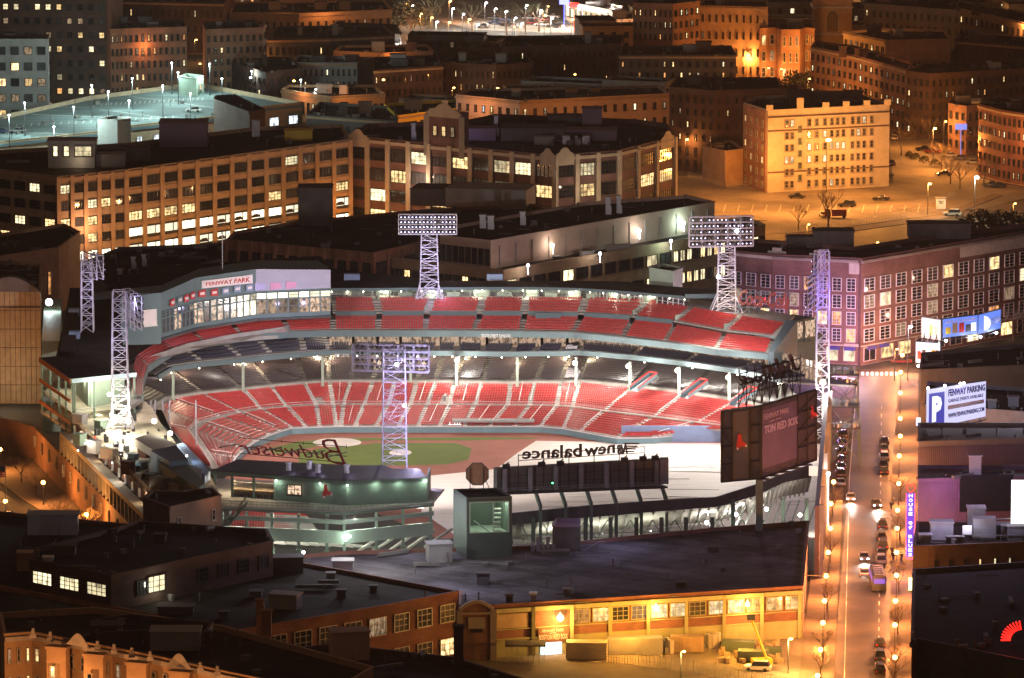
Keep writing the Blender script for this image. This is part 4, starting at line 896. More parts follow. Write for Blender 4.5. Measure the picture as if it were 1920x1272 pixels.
# ---- lettering on its frame above the scoreboard, read from the field
ns = thing('rooftop_sign', 'dark rounded lettering on a bar frame above the long scoreboard, seen reversed', 'sign', V((a.x + b.x) / 2, (a.y + b.y) / 2, za1))
pa, pb_ = Q(978, 850, SY0 + 1), Q(1205, 850, SY0 + 9)
def zz(p, y): return zat(p, y)
mb = MB(); NA, NB = Q(972, 860, SY0 + 1), Q(1208, 850, SY0 + 9)
for y0, y1 in ((854, 838), (864, 849)): mb.bar(XY(NA, zat(NA, y0)), XY(NB, zat(NB, y1)), .09)
for k in range(6): q = lerp(NA, NB, k / 5); mb.bar(XY(q, zat(q, 876 - 14 * k / 5)), XY(q, zat(q, 852 - 15 * k / 5)), .11)
mb.build('sign_frame', 'black', ns)
wa, wb_ = Q(978, 850, SY0 + 1), Q(1086, 850, SY0 + 5)
txt('lettering', 'balance', mat('letter_brown', (.06, .045, .035), .6, .1), ns, Q(978, 850, SY0 + 1), Q(1090, 850, SY0 + 5), (zat(wa, 861), zat(wb_, 856)), (zat(wa, 840), zat(wb_, 832)), mirror=True, ext=.25, off=.1, bold=.018)
txt('lettering', 'new', 'dsteel', ns, Q(1095, 850, SY0 + 5), Q(1152, 850, SY0 + 7), (zat(wb_, 856), zat(wb_, 853)), (zat(wb_, 841), zat(wb_, 837)), mirror=True, ext=.25, off=.1, bold=.02)
txt('lettering', 'NB', 'dsteel', ns, Q(1156, 850, SY0 + 7), Q(1176, 850, SY0 + 8), zat(NB, 849), zat(NB, 831), mirror=True, ext=.25, off=.1, shear=.3, bold=.03)
mb = MB()
for k in range(4): q0 = Q(1170, 832 + k * 5, SY0 + 8); q1 = Q(1198 - k * 3, 832 + k * 5, SY0 + 9); mb.bar(q0, q1, .16)
mb.build('speed_line', 'dsteel', ns)
# ---- octagonal sign on a stand
o_ = Q(895, 889, 1090); os_ = thing('octagonal_sign', 'brown octagonal sign seen from behind above the green stair tower', 'sign', V(o_.x, o_.y, Q(895, 931, 1090).z)); mb = MB()
ring = [(o_.x + 2.15 * math.cos(R(22.5 + 45 * i)), o_.z + 2.15 * math.sin(R(22.5 + 45 * i))) for i in range(8)]
mb.hexa([(x, o_.y, z) for x, z in ring], [(x, o_.y + .5, z) for x, z in ring]); mb.build('panel', 'copper', os_); mb = MB()
for k in range(8): i, j = ring[k], ring[(k + 1) % 8]; mb.bar((i[0], o_.y - .05, i[1]), (j[0], o_.y - .05, j[1]), .1)
mb.build('rim', 'dsteel', os_); mb = MB(); zb_ = Q(895, 929, 1090).z
for dx in (-1.3, 1.1): mb.bar((o_.x + dx, o_.y - .1, o_.z + 1.2), (o_.x + dx * 1.0, o_.y - .1, zb_), .09)
mb.bar((o_.x + 1.4, o_.y + .3, o_.z - 1), (o_.x + 2.6, o_.y + 1.5, zb_), .07); mb.bar((o_.x - 1.3, o_.y, o_.z - 2.6), (o_.x + 1.2, o_.y, o_.z - 2.8), .06); mb.build('support', 'black', os_)
# ---- green stair tower with big window
gt_ = thing('stair_tower', 'square green stair tower with one big lit window above the warehouse roof', 'tower', P(905, 1050, 8.6))
gp = [(875, 938), (960, 935), (932, 919), (850, 921)]; GH = Q(875, 938, 1084).z
gw = [P(x, y, GH) for x, y in gp]; mb = MB(); gw_ = gw[::-1] if not ccw(gw) else gw
zb_ = 8.65; a, b = gw[0], gw[1]; d = b - a
for i in range(4):
    p, q = gw_[i], gw_[(i + 1) % 4]
    if (p - a).length < .01 and (q - b).length < .01:       # front wall with the window opening
        L0, L1 = .07, .93; zw0, zw1 = Q(900, 1000, a.y).z, Q(900, 943, a.y).z
        u, v_ = lerp(p, q, L0), lerp(p, q, L1)
        for (m0, m1, z0, z1) in ((p, q, zb_, zw0), (p, q, zw1, GH + .4), (p, u, zw0, zw1), (v_, q, zw0, zw1)): mb.slab(m0, m1, z0, z1, -.35)
    else: mb.slab(p, q, zb_, GH + .4, -.35)
mb.build('wall', 'greend', gt_); mb = MB(); mb.prism(gw_, GH - .1, GH + .1); mb.build('roof', 'roofblk', gt_)
mb = MB(); zf0 = zw0 - .3; mb.prism([lerp(g_, (gw[0] + gw[1] + gw[2] + gw[3]) / 4, .08) for g_ in gw_], zf0 - .2, zf0); mb.bar(XY(lerp(a, b, .15), zf0 + 2) + V(0, 3, 0), XY(lerp(a, b, .5), zf0) + V(0, 2, 0), .12)
for k in range(6): mb.box((lerp(a, b, .68).x, a.y + 1.5, zf0 + k * .8 + .4), (1.2, 1, .25))
mb.build('stair', 'greenl', gt_)
m3 = MB(); u, v_ = lerp(a, b, .07), lerp(a, b, .93)
for q in (u, v_, lerp(u, v_, .6)): m3.bar(XY(q, zw0) + V(0, -.05, 0), XY(q, zw1) + V(0, -.05, 0), .12)
for z in (zw0, zw1): m3.bar(XY(u, z) + V(0, -.05, 0), XY(v_, z) + V(0, -.05, 0), .12)
m3.build('window_frame', 'greenl', gt_)
m3 = MB(); q = lerp(a, b, .3) + V(0, 2.5, 0); m3.box((q.x, q.y, GH - .6), (1.6, .3, .12)); m3.build('ceiling_lamp', GL['cool'], gt_); light('POINT', (q.x, q.y - .3, GH - 1.0), 700, (.8, 1, .72), .2); light('POINT', (lerp(a, b, .75).x, a.y + 3, GH - 1.2), 260, (.9, 1, .8), .2)
light('POINT', (gw[3].x - 3, gw[3].y - 4, 14), 260, (.7, 1, .7), .3)
# ---- big video board on its mast
vb = thing('video_board', 'huge angled black video board with a red sock emblem, on one thick post', 'video board', P(1425, 1085, 0))
VY0, VY1, VY2 = 1112, 1110, 1128
def vp(x, yt, yb, Y): return Q(x, yb, Y), Q(x, yt, Y)
l0, l1 = vp(1352, 772, 904, VY0); m0, m1 = vp(1426, 762, 897, VY1); r0, r1 = vp(1531, 731, 862, VY2)
mb = MB(); n = V(0, 1.6, 0); mb.hexa([l0, m0, m0 + n, l0 + n], [l1, m1, m1 + n, l1 + n]); mb.hexa([m0, r0, r0 + n, m0 + n], [m1, r1, r1 + n, m1 + n]); mb.build('board_case', mat('board_case', (.075, .062, .064), .6, .2, .4), vb)
def on(p00, p10, p01, p11, u, v, o=.12):     # point on the board back
    a_ = lerp(p00, p10, u); b_ = lerp(p01, p11, u); return lerp(a_, b_, v) + V(0, -o, 0)
def plate(name, c4, u0, u1, v0, v1, m_, par, o=.1, t=.12):
    mb = MB(); lo = [on(*c4, u0, v0, o), on(*c4, u1, v0, o), on(*c4, u1, v0, o - t), on(*c4, u0, v0, o - t)]; hi = [on(*c4, u0, v1, o), on(*c4, u1, v1, o), on(*c4, u1, v1, o - t), on(*c4, u0, v1, o - t)]
    mb.hexa(lo, hi); return mb.build(name, m_, par)
CA, CB = (l0, m0, l1, m1), (m0, r0, m1, r1)
plate('back_panel', CA, .28, .72, .02, .97, mat('board_panel', (.15, .125, .115), .6, .1), vb); plate('back_panel', CB, .02, .66, .12, .93, 'mauve', vb)
mb = MB()
for c4, us in ((CA, (0, .28, .72, 1)), (CB, (.02, .66, .84, 1))):
    for u in us: mb.bar(on(*c4, u, 0, .3), on(*c4, u, 1, .3), .16)
    for v in (0, 1): mb.bar(on(*c4, 0, v, .3), on(*c4, 1, v, .3), .16)
for v in (.25, .5, .75): mb.bar(on(*CA, 0, v, .3), on(*CA, .28, v, .3), .12); mb.bar(on(*CA, .72, v, .3), on(*CA, 1, v, .3), .12); mb.bar(on(*CA, 0, v, .3), on(*CA, .28, v - .25, .3), .08); mb.bar(on(*CB, .66, v, .3), on(*CB, 1, v, .3), .1); mb.bar(on(*CB, .66, v, .3), on(*CB, 1, v + .2, .3), .07)
mb.build('frame_bar', 'black', vb)
def sock(par, o3, ux, uz, s, m_, tip='signw'):      # pair of hanging socks, small raised emblem
    out = [(-.28, 1), (.02, 1.02), (.12, .35), (.42, .18), (.62, .0), (.5, -.18), (.2, -.16), (.02, -.1), (-.1, -.35), (-.3, -.45), (-.46, -.3), (-.42, .05), (-.34, .4)]
    nrm = V(0, -1, 0); mb = MB(); f = [o3 + ux * (x * s) + uz * (y * s) for x, y in out]; mb.hexa([p + nrm * .02 for p in f], [p + nrm * .14 for p in f]); o = mb.build('emblem', m_, par)
    mb = MB()
    for x, y in ((.5, -.08), (-.3, -.35)): q = o3 + ux * (x * s) + uz * (y * s) + nrm * .16; mb.box((q.x, q.y, q.z), (.16 * s, .08, .2 * s))
    mb.build('sock_tip', tip, o)
sock(vb, on(*CA, .5, .50, .26), V(1, 0, 0), V(0, 0, 1), 2.0, glow('sock_red', (.75, .03, .03), .35) if False else 'redm')
sock(vb, on(*CB, .93, .66, .3), V(1, .15, 0), V(0, 0, 1), 1.7, 'redm')
lp = mat('letter_lilac', (.55, .42, .52), .5, .05)
def bt_(s_, u0, u1, v0, v1, nm='lettering', m_=lp, bold=.0):
    p, q = on(*CB, u0, v0, .22), on(*CB, u1, v0, .22); p2, q2 = on(*CB, u0, v1, .22), on(*CB, u1, v1, .22); txt(nm, s_, m_, vb, p, q, (p.z, q.z), (p2.z, q2.z), ext=.08, off=.02, bold=bold)
bt_('FENWAY PARK', .05, .50, .80, .875); bt_('HOME OF THE', .15, .36, .745, .768); bt_('TON RED SOX', .06, .66, .60, .715, bold=.03)
mb = MB(); p = Q(1424, 895, VY1 + 1); mb.box((p.x, p.y + .2, 0), (1.3, 1.3, p.z - .1), z0=0); 
mb.bar((p.x - .6, p.y, p.z - 12), (p.x - 5.5, p.y + 5, 1), .5); mb.build('post', 'green', vb)
mb = MB()
for k in range(5): q = on(*CB, .05 + k * .19, 0, .4); mb.box((q.x, q.y - .6, q.z - .15), (2.2, 1.5, .12), .16); mb.bar(q + V(-1, -1.3, 0), q + V(-1, -1.3, .9), .05); mb.bar(q + V(-1, -1.3, .9), q + V(1.2, -1.3, 1.0), .05)
mb.build('catwalk', 'dsteel', vb)
q = on(*CB, .94, -.14, .4); mb = MB(); mb.box((q.x, q.y, q.z), (1.6, .5, 1.8)); mb.build('lit_panel', GL['billm'], vb)
for (x, y) in ((1380, 862), (1408, 848)): q = Q(x, y, VY0 - 1)
# script sign over the board
js = thing('rooftop_sign', 'black script lettering in a rusty bar frame on top of the angled video board', 'sign', l1)
j0, j1 = Q(1385, 765, VY0 + 1), Q(1500, 740, VY0 + 18)
mb = MB()
for k in range(9):
    t = k / 8; q = lerp(j0, j1, t); zt_ = zat(q, 690 - 25 * t); mb.bar(XY(q, zat(q, 768 - 32 * t)), XY(q, zt_), .12); 
    if k < 8: q2 = lerp(j0, j1, (k + 1) / 8); mb.bar(XY(q, zat(q, 765 - 32 * t)), XY(q2, zat(q2, 710 - 30 * t)), .08); mb.bar(XY(q, zt_), XY(q2, zat(q2, 765 - 32 * t)), .07)
for y0, y1 in ((702, 672), (722, 692), (742, 712)): mb.bar(XY(j0, zat(j0, y0)), XY(j1, zat(j1, y1)), .1)
mb.build('sign_frame', 'black', js)
txt('lettering', 'John', mat('letter_grey', (.12, .10, .10), .5, .1), js, lerp(j0, j1, .40), lerp(j0, j1, 1.0), (zat(j0, 690), zat(j1, 676)) if False else (zat(lerp(j0, j1, .4), 712), zat(j1, 695)), (zat(lerp(j0, j1, .4), 680), zat(j1, 660)), mirror=True, ext=.25, off=-.4, shear=.35, bold=.03)
txt('lettering', 'Hancock', MATS['letter_grey'], js, lerp(j0, j1, .03), lerp(j0, j1, .92), (zat(j0, 726), zat(j1, 705)), (zat(j0, 708), zat(j1, 682)), mirror=True, ext=.25, off=-.7, shear=.35, bold=.03)
# ---- right-field roof deck bar with its angled roof
rd = thing('roof_deck_pavilion', 'green two-storey bar pavilion with a black angled roof beyond the field corner', 'pavilion', P(640, 1050, 0))
ZR = 15.5
rf = [(397, 884), (445, 863), (654, 874), (721, 874), (737, 881), (786, 880), (801, 897), (650, 903), (522, 892)]
ro = [P(x, y, ZR) for x, y in rf]; mb = MB(); rv = ro if ccw(ro) else ro[::-1]; mb.prism(rv, ZR - .15, ZR + .15); mb.build('roof', mat('roof_violet', (.035, .028, .05), .6, .4, .3), rd)
mb = MB(); e1, e2, e3 = P(397, 884, ZR), P(650, 903, ZR), P(801, 897, ZR)
mb.slab(e1, e2, ZR - .6, ZR + .1, .25, .03); mb.slab(e2, e3, ZR - .6, ZR + .1, .25, .03); mb.build('eave', 'green', rd)
zD = zat(e2, 949)        # deck level
w1, w2_, w3_ = lerp(e1, e2, .475), e2, e3
mb = MB(); mb.slab(w1 + V(0, .6, 0), w2_ + V(0, .6, 0), zD, ZR - .2, -.4); mb.slab(w2_ + V(0, .6, 0), w3_ + V(0, .6, 0), zD, ZR - .2, -.4); mb.slab(w3_ + V(0, .6, 0), w3_ + V(.5, 12, 0), zD, ZR - .2, -.4); mb.build('wall', 'green', rd)
for t in (0.01, .14, .30, .46): q = lerp(e1, e2, t); mb = MB(); mb.box((q.x + .3, q.y + .5, 0), (.5, .5, ZR - .2 - zD), z0=zD); mb.build('column', 'green', rd)
# bar counter, stools, back bar
c0, c1 = lerp(e1, e2, .16) + V(0, 2, 0), lerp(e1, e2, .46) + V(0, 2, 0); mb = MB(); mb.slab(c0, c1, zD, zD + 1.15, .5); mb.slab(c0, c1, zD + 1.16, zD + 1.3, .9, -.2); mb.build('bar_counter', 'bar_wood', rd)
mb = MB(); mb.slab(c0 + V(0, 4, 0), c1 + V(0, 4, 0), zD, zD + 2.0, .3); mb.build('back_bar', 'cream', rd); mb = MB()
for k in range(12): q = lerp(c0, c1, k / 12 + .04) + V(0, -1, 0); mb.box((q.x, q.y, 0), (.35, .35, .75), z0=zD)
for k in range(14): q = lerp(c0, c1, k / 14 + .03) + V(0, 3.2, 0); mb.box((q.x, q.y, 0), (.5, .3, .4), z0=zD + 1.6)
mb.build('stools_and_crates', 'dsteel', rd, kind='stuff')
sock(rd, V(lerp(w1, w2_, .72).x, lerp(w1, w2_, .72).y + .1, zat(lerp(w1, w2_, .72), 926)), V(1, 0, 0), V(0, 0, 1), 1.75, 'redm')
q = lerp(w1, w2_, .27); part('window', wmesh(3.0, 2.0, 'pair', LITP, 'framed'), rd, V(q.x, q.y - .02, zD + 2.3) - world_loc(rd), math.atan2(w2_.y - w1.y, w2_.x - w1.x))
# deck slab, fascia, frame below
f1, f2, f3 = P(395, 948, zD) , P(645, 958, zD), P(812, 942, zD)
dkb = MB(); pl = [f1, f2, f3, w3_ + V(3, 14, 0), ro[1] + V(-4, 6, 0), P(392, 900, zD)]; pl = [XY(p, 0) for p in pl]; pl = pl if ccw(pl) else pl[::-1]; dkb.prism(pl, zD - .35, zD - .02); dkb.build('deck', 'conc', rd)
mb = MB(); mb.slab(f1, f2, zD - .75, zD - .36, .3); mb.slab(f2, f3, zD - .75, zD - .36, .3); mb.build('deck_fascia', 'green', rd)
zP = zat(f2, 976); zQ = zat(f2, 985); zU = zat(f2, 999); zV = zat(f2, 1020)
mb = MB(); 
for a_, b_ in ((f1, f2), (f2, f3)): mb.slab(a_ + V(0, 6, 0), b_ + V(0, 6, 0), zat(f2, 974), zD - .8, .3)
mb.build('dark_band', 'dkw', rd)
mb = MB()
for a_, b_ in ((lerp(f1, f2, .1), f2), (f2, f3)):
    mb.slab(a_, b_, zQ + .2, zQ + 1.0, .3); mb.slab(a_, b_, zV, zU + .3, .3, -.3)
mb.build('beam', 'greenl', rd)
for a_, b_, ts in ((f1, f2, (.08, .27, .46, .66, .87, 1.0)), (f2, f3, (.36, .66, .97))):
    for t in ts: q = lerp(a_, b_, t); mb = MB(); mb.box((q.x, q.y + .5, 0), (.55, .55, zD - 1), z0=0.0); mb.box((q.x, q.y + .5, 0), (1.0, .8, zV - 1.5), z0=0); mb.build('column', 'green', rd)
mb = MB()
for a_, b_, m_ in ((f1, f2, 26), (f2, f3, 16)):
    mb.bar(XY(a_, zD + 1), XY(b_, zD + 1), .05); mb.bar(XY(a_, zD + .5), XY(b_, zD + .5), .03)
    for k in range(m_ + 1): q = lerp(a_, b_, k / m_); mb.bar(XY(q, zD), XY(q, zD + 1), .035)
mb.build('railing', 'green', rd)
mb = MB()      # sloping seat underside and ramp in the open storey
for k in range(9): a_ = lerp(f1, f2, .3 + k * .085); mb.bar(V(a_.x, a_.y + 3, zV - .6), V(a_.x + 6, a_.y + 10, 2.0), .3)
for k in range(5): a_ = lerp(f2, f3, .1 + k * .2); mb.bar(V(a_.x, a_.y + 3, 2), V(a_.x + 5, a_.y + 10, zV - .6), .3)
mb.build('ramp_beam', 'conc', rd)
mb = MB()      # outside stair on the left
s0, s1 = Q(482, 945, f1.y - 2), Q(424, 985, f1.y - 6); s0, s1 = Q(462, 942, f1.y - 1), Q(428, 982, f1.y - 1.5)
for k in range(14): q = lerp(s0, s1, k / 14); mb.box((q.x, q.y, q.z), (.5, 2.2, .15))
mb.bar(s0 + V(0, -1.1, .9), s1 + V(0, -1.1, .9), .07); mb.bar(s0 + V(0, 1.1, .9), s1 + V(0, 1.1, .9), .07); mb.bar(s0 + V(0, -1.1, -.2), s1 + V(0, -1.1, -.2), .2); mb.build('outside_stair', 'greend', rd)
def wlamp(px, py, Y, pw, col, par, g='cool', r=.16, down=True, off=.5):
    q = Q(px, py, Y); b = MB(); b.box((q.x, q.y + .1, q.z + .16), (.5, .4, .14)); b.build('lamp_hood', 'dsteel', par); b = MB(); b.ball(q, r, 6, 4); b.build('lit_lamp', GL[g], par)
    light('POINT', (q.x, q.y - off, q.z - .5), pw, col, .12); return q
for (x, y) in ((518, 901), (600, 907), (651, 910), (705, 905), (749, 903), (798, 898)):
    t = (x - 397) / 253 if x < 650 else (x - 650) / 151; Y = lerp(e1, e2, t).y if x < 650 else lerp(e2, e3, t).y
    wlamp(x, y, Y + .1, 90 if x < 790 else 200, (.85, 1, .82), rd)
for t in (.1, .2, .38): q = lerp(e1, e2, t); light('POINT', (q.x, q.y + 3, ZR - .7), 600, WARM, .2)
for t in (.1, .4, .7, 1.): q = lerp(f1, f2, t); light('POINT', (q.x + 2, q.y + 2, zQ + 1.0), 1500, (1, 1, .85), .2)
for t in (.3, .8): q = lerp(f2, f3, t); light('POINT', (q.x, q.y + 2, zQ + 1.0), 1500, (.9, 1, .82), .2)
for (x, y) in ((500, 1030), (569, 1036), (645, 1008), (655, 1006)):
    q = Q(x, y, f2.y + (6 if y > 1020 else -.3)); b = MB(); b.ball(q, .3); b.build('lit_lamp', GL['white'] if y > 1020 else GL['cool'], rd); light('POINT', (q.x, q.y - 3.6, q.z - .6), 380, (.85, 1, .82), .2)
q = lerp(f2, f3, .8); b = MB(); b.box((q.x, q.y + 3, zQ + 1.6), (3, .3, .5)); b.build('light_strip', GL['screenw'], rd)
lo_ = [P(428, 996, 1.0), P(500, 1000, 1.0), P(600, 1003, 1.0)]; hi_ = [P(430, 958, 5.0), P(505, 962, 5.0), P(575, 968, 5.0)]
tier('corner_stand', lo_, hi_, 9, 'red', 'red seats glimpsed under the pavilion deck', gap=.4)
for x in (450, 540): light('POINT', P(x, 985, 7), 1500, (1, .9, .8), .3)
# script sign on the pavilion roof, reversed
bs = thing('rooftop_sign', 'red cursive script on a slanting bar frame over the pavilion roof, seen reversed', 'sign', V(ro[2].x, ro[2].y, ZR + .2))
sa, sb2 = Q(448, 850, 1166), Q(650, 850, 1156)
mb = MB()
for (y0, y1) in ((821, 838), (838, 856), (850, 868)): mb.bar(XY(sa, zat(sa, y0)), XY(sb2, zat(sb2, y1)), .08)
for k in range(6):
    q = lerp(sa, sb2, k / 5); mb.bar(XY(q, ZR + .2), XY(q, zat(q, 819 + 15 * k / 5)), .07); mb.bar(XY(q, zat(q, 833 + 15 * k / 5)), V(q.x - 3.3, q.y - 9, ZR + .2), .13)
mb.build('sign_frame', 'black', bs)
rdm = mat('letter_red', (.30, .012, .03), .4, .1)
txt('lettering', 'udweiser', rdm, bs, sa + V(.2, 0, 0), lerp(sa, sb2, .80), (zat(sa, 850), zat(sb2, 864)), (zat(sa, 826), zat(sb2, 840)), mirror=True, ext=.25, off=.1, shear=.45, bold=-.008)
txt('lettering', 'B', rdm, bs, lerp(sa, sb2, .78), lerp(sa, sb2, 1.0), zat(sb2, 872), zat(sb2, 826), mirror=True, ext=.25, off=.1, shear=.4, bold=-.02)
for x, y in ((541, 884), (580, 882), (596, 888), (650, 889)):
    p = P(x, y, ZR); b = MB(); b.bar((p.x, p.y, ZR + .16), (p.x, p.y, ZR + 1.5), .5, 8, .45); b.bar((p.x, p.y, ZR + 1.5), (p.x, p.y, ZR + 1.8), .7, 8, .5); b.build('roof_fan', 'white', rd); light('POINT', (p.x + 1.0, p.y - 1.6, ZR + 1.2), 28, LAV, .1)
# big red script sign at the right end of the upper deck
ck = thing('rooftop_sign', 'red curly script sign beside the brick building at the upper deck end', 'sign', P(1435, 600, 20))
ca, cb_ = Q(1386, 560, 1286), Q(1480, 560, 1282); txt('lettering', 'Coca-Cola', glow('script_red', (.8, .005, .005), .28), ck, ca, cb_, (zat(ca, 572), zat(cb_, 580)), (zat(ca, 542), zat(cb_, 550)), ext=.3, off=.1, shear=.3, bold=.015)
mb = MB()
for y in (548, 560, 576): mb.bar(XY(ca, zat(ca, y)), XY(cb_, zat(cb_, y + 3)), .09)
for k in range(6): q = lerp(ca, cb_, k / 5); mb.bar(XY(q, zat(q, 598)), XY(q, zat(q, 546)), .12)
mb.build('sign_frame', 'teal', ck); q = Q(1434, 561, 1296); mb = MB(); mb.ball(q, .28); mb.build('lit_lamp', GL['redneon'], ck)
for x in (1395, 1460): q = Q(x, 590, 1290); light('POINT', q, 900, (1, .95, .7), .3)
# ================================================================ LEFT CONCOURSE (outside of the stands)
cc = thing('concourse_building', 'glaring open concourse decks and ramps beside the red stands, over a brick street wall', 'concourse', P(200, 900, 0))
# long brick street front
zs = 7.0
s0, s1 = P(62, 800, zs), P(270, 1010, zs)
mb = MB(); mb.slab(s0, s1, 0, zs, -.5); mb.slab(s0 + V(-22, 30, 0), s0, 0, zs, -.5); mb.build('street_wall', 'bricko', cc)
wn = []
d = (s1 - s0); L = d.length; d.normalize(); rz = math.atan2(d.y, d.x); nn = V(d.y, -d.x, 0)
for k in range(14): q = s0 + d * (3 + k * (L - 5) / 14); wn.append((V(q.x + nn.x * .05, q.y + nn.y * .05, 4.6), rz, 1.2, 2.2, 'sash', 'glass' if k % 4 else LITW, 'frame'))
windows(cc, wn)
# open gallery above the wall: piers, roof edge and rail
zb1, zb2 = zs + 3.4, zs + 4.4
g1 = lerp(s0, s1, .26)
mb = MB()
for k in range(24): q = lerp(g1, s1, k / 23.); mb = MB(); mb.box((q.x + .4, q.y + .4, 0), (.5, .9, 3.4), rz, z0=zs); mb.build('gallery_pier', 'conc', cc)
mb = MB(); mb.slab(g1, s1, zb1, zb1 + .9, -2.2); mb.build('gallery_ledge', 'cream', cc)
mb = MB(); mb.slab(g1 + V(1, 3, 0), s1 + V(1, 3, 0), zs, zb1, -.3); mb.build('gallery_back', 'dkw', cc)
mb = MB(); a_, b_ = g1 - nn * 2.6, s1 - nn * 2.6; mb.slab(a_, b_, zb1 + .9, zb1 + 3.2, -.25); mb.build('brick_storey', 'brickr', cc)
wn = []
for k in range(13): q = lerp(a_, b_, (k + .5) / 13); wn.append((V(q.x + nn.x * .05, q.y + nn.y * .05, zb1 + 2.0), rz, 1.3, 1.5, 'pair', LITC if k % 3 != 1 else LITP, 'white'))
windows(cc, wn)
for k in range(4): q = lerp(a_, b_, (k + .5) / 4) + nn * .5; light('POINT', (q.x, q.y, zb1 + 2.6), 160, WARM, .15)
# concourse deck top with railing
zc = zb1 + 3.2
dk = [XY(a_, 0), XY(b_, 0), P(420, 950, zc), P(398, 898, zc), P(386, 886, zc), P(338, 842, zc), P(300, 792, zc), P(286, 765, zc), P(262, 745, zc), P(236, 735, zc), P(120, 720, zc)]
mb = MB(); pl = [XY(p, 0) for p in dk]; pl = pl if ccw(pl) else pl[::-1]; mb.prism(pl, zc - .4, zc); mb.build('deck', mat('deck_pale', (.50, .44, .34), .85, .2, .4), cc)
mb = MB(); mb.bar(XY(a_, zc + 1.1), XY(b_, zc + 1.1), .1); mb.bar(XY(a_, zc + .55), XY(b_, zc + .55), .04)
for k in range(60): q = lerp(a_, b_, k / 59); mb.bar(XY(q, zc), XY(q, zc + 1.1), .045)
mb.build('railing', 'bar_wood', cc)
mb = MB(); rr = random.Random(11)
for k in range(9): q = lerp(a_, b_, .2 + k * .09) - nn * rr.uniform(1.5, 2.5); mb.box((q.x, q.y, 0), (.7, .7, 1.1), rz, z0=zc); 
mb.build('litter_bins', 'black', cc, kind='stuff')
# green stair blocks, ramps and rails on the deck
def blk(name, pix, z0, z1, m_, par=cc):
    pl = [P(x, y, z1) for x, y in pix]; pl = pl if ccw(pl) else pl[::-1]; mb = MB(); mb.prism(pl, z0, z1); return mb.build(name, m_, par)
blk('stair_block', [(300, 868), (372, 916), (385, 905), (330, 850), (310, 850)], zc, zc + 3.6, 'green')
blk('stair_block', [(330, 896), (376, 905), (378, 880), (350, 868)], zc, zc + 2.6, 'greyw')
blk('platform', [(282, 845), (330, 835), (352, 862), (318, 866)], zc + 1, zc + 4.6, 'teal')
blk('white_landing', [(252, 822), (283, 812), (330, 832), (290, 846)], zc + 2, zc + 3.6, 'cream')
blk('ramp_wall', [(332, 833), (344, 830), (394, 884), (384, 892)], 1, zc + 1.6, 'blueu')
blk('stand_back_wall', [(236, 748), (252, 745), (350, 842), (335, 848)], 2, 12, 'teal')
blk('stand_back_wall', [(232, 740), (246, 738), (262, 768), (246, 775)], 2, 14, 'teal')
# escalator ramp: long pale slope in the glare
mb = MB(); e0, e1 = Q(177, 740, 1243), Q(222, 858, 1218)
for off in (0, 2.6, 5.2): mb.bar(e0 + V(off, 0, 0), e1 + V(off, 0, 0), .35); mb.bar(e0 + V(off, 0, 1.1), e1 + V(off, 0, 1.1), .08)
mb.quad(e0, e1, e1 + V(5.2, 0, 0), e0 + V(5.2, 0, 0)); mb.build('ramp', 'white', cc)
mb = MB(); e0, e1 = Q(250, 800, 1230), Q(395, 888, 1190)
for z in (0, .6, 1.2): mb.bar(e0 + V(0, 0, z), e1 + V(0, 0, z), .07)
for k in range(20): q = lerp(e0, e1, k / 19); mb.bar(q, q + V(0, 0, 1.2), .05)
e0, e1 = Q(254, 845, 1215), Q(330, 905, 1190)
for z in (0, .6, 1.2): mb.bar(e0 + V(0, 0, z), e1 + V(0, 0, z), .07)
for k in range(16): q = lerp(e0, e1, k / 15); mb.bar(q, q + V(0, 0, 1.2), .05)
for (x, y) in ((283, 770), (291, 775), (305, 770), (318, 790), (368, 850), (256, 820)): q = Q(x, y, 1222); mb.bar(q, V(q.x, q.y, zc), .16, 6)
mb.build('railing', 'steel', cc)
rr = random.Random(21)      # kiosks, benches and planters crowding the deck
for k, (x, y) in enumerate([(150, 835), (176, 850), (205, 860), (250, 868), (240, 890), (285, 900), (300, 922), (330, 925), (362, 935), (270, 858), (190, 806), (150, 795), (305, 880), (264, 880)]):
    p = P(x, y, zc); b = MB(); w_, d_, h_ = rr.uniform(1.4, 3.4), rr.uniform(1.2, 2.4), rr.uniform(1.0, 2.8); b.box((p.x, p.y, 0), (w_, d_, h_), rz * .5, z0=zc + .01); b.box((p.x, p.y, 0), (w_ + .4, d_ + .4, .15), rz * .5, z0=zc + .02 + h_); b.build('kiosk', ['green', 'greyw', 'cream', 'teal', 'brickr'][k % 5], cc)
b = MB()
for k in range(70): p = P(rr.uniform(140, 370), 0, zc); u = rr.random(); q = lerp(lerp(a_, b_, u), P(250 + u * 140, 745 + u * 160, zc), rr.random() * .9 + .04); b.box((q.x, q.y, 0), (rr.uniform(.2, .9), rr.uniform(.2, .6), rr.uniform(.4, 1.7)), rr.uniform(0, 3), z0=zc + .01)
b.build('benches_and_planters', 'dsteel', cc, kind='stuff')
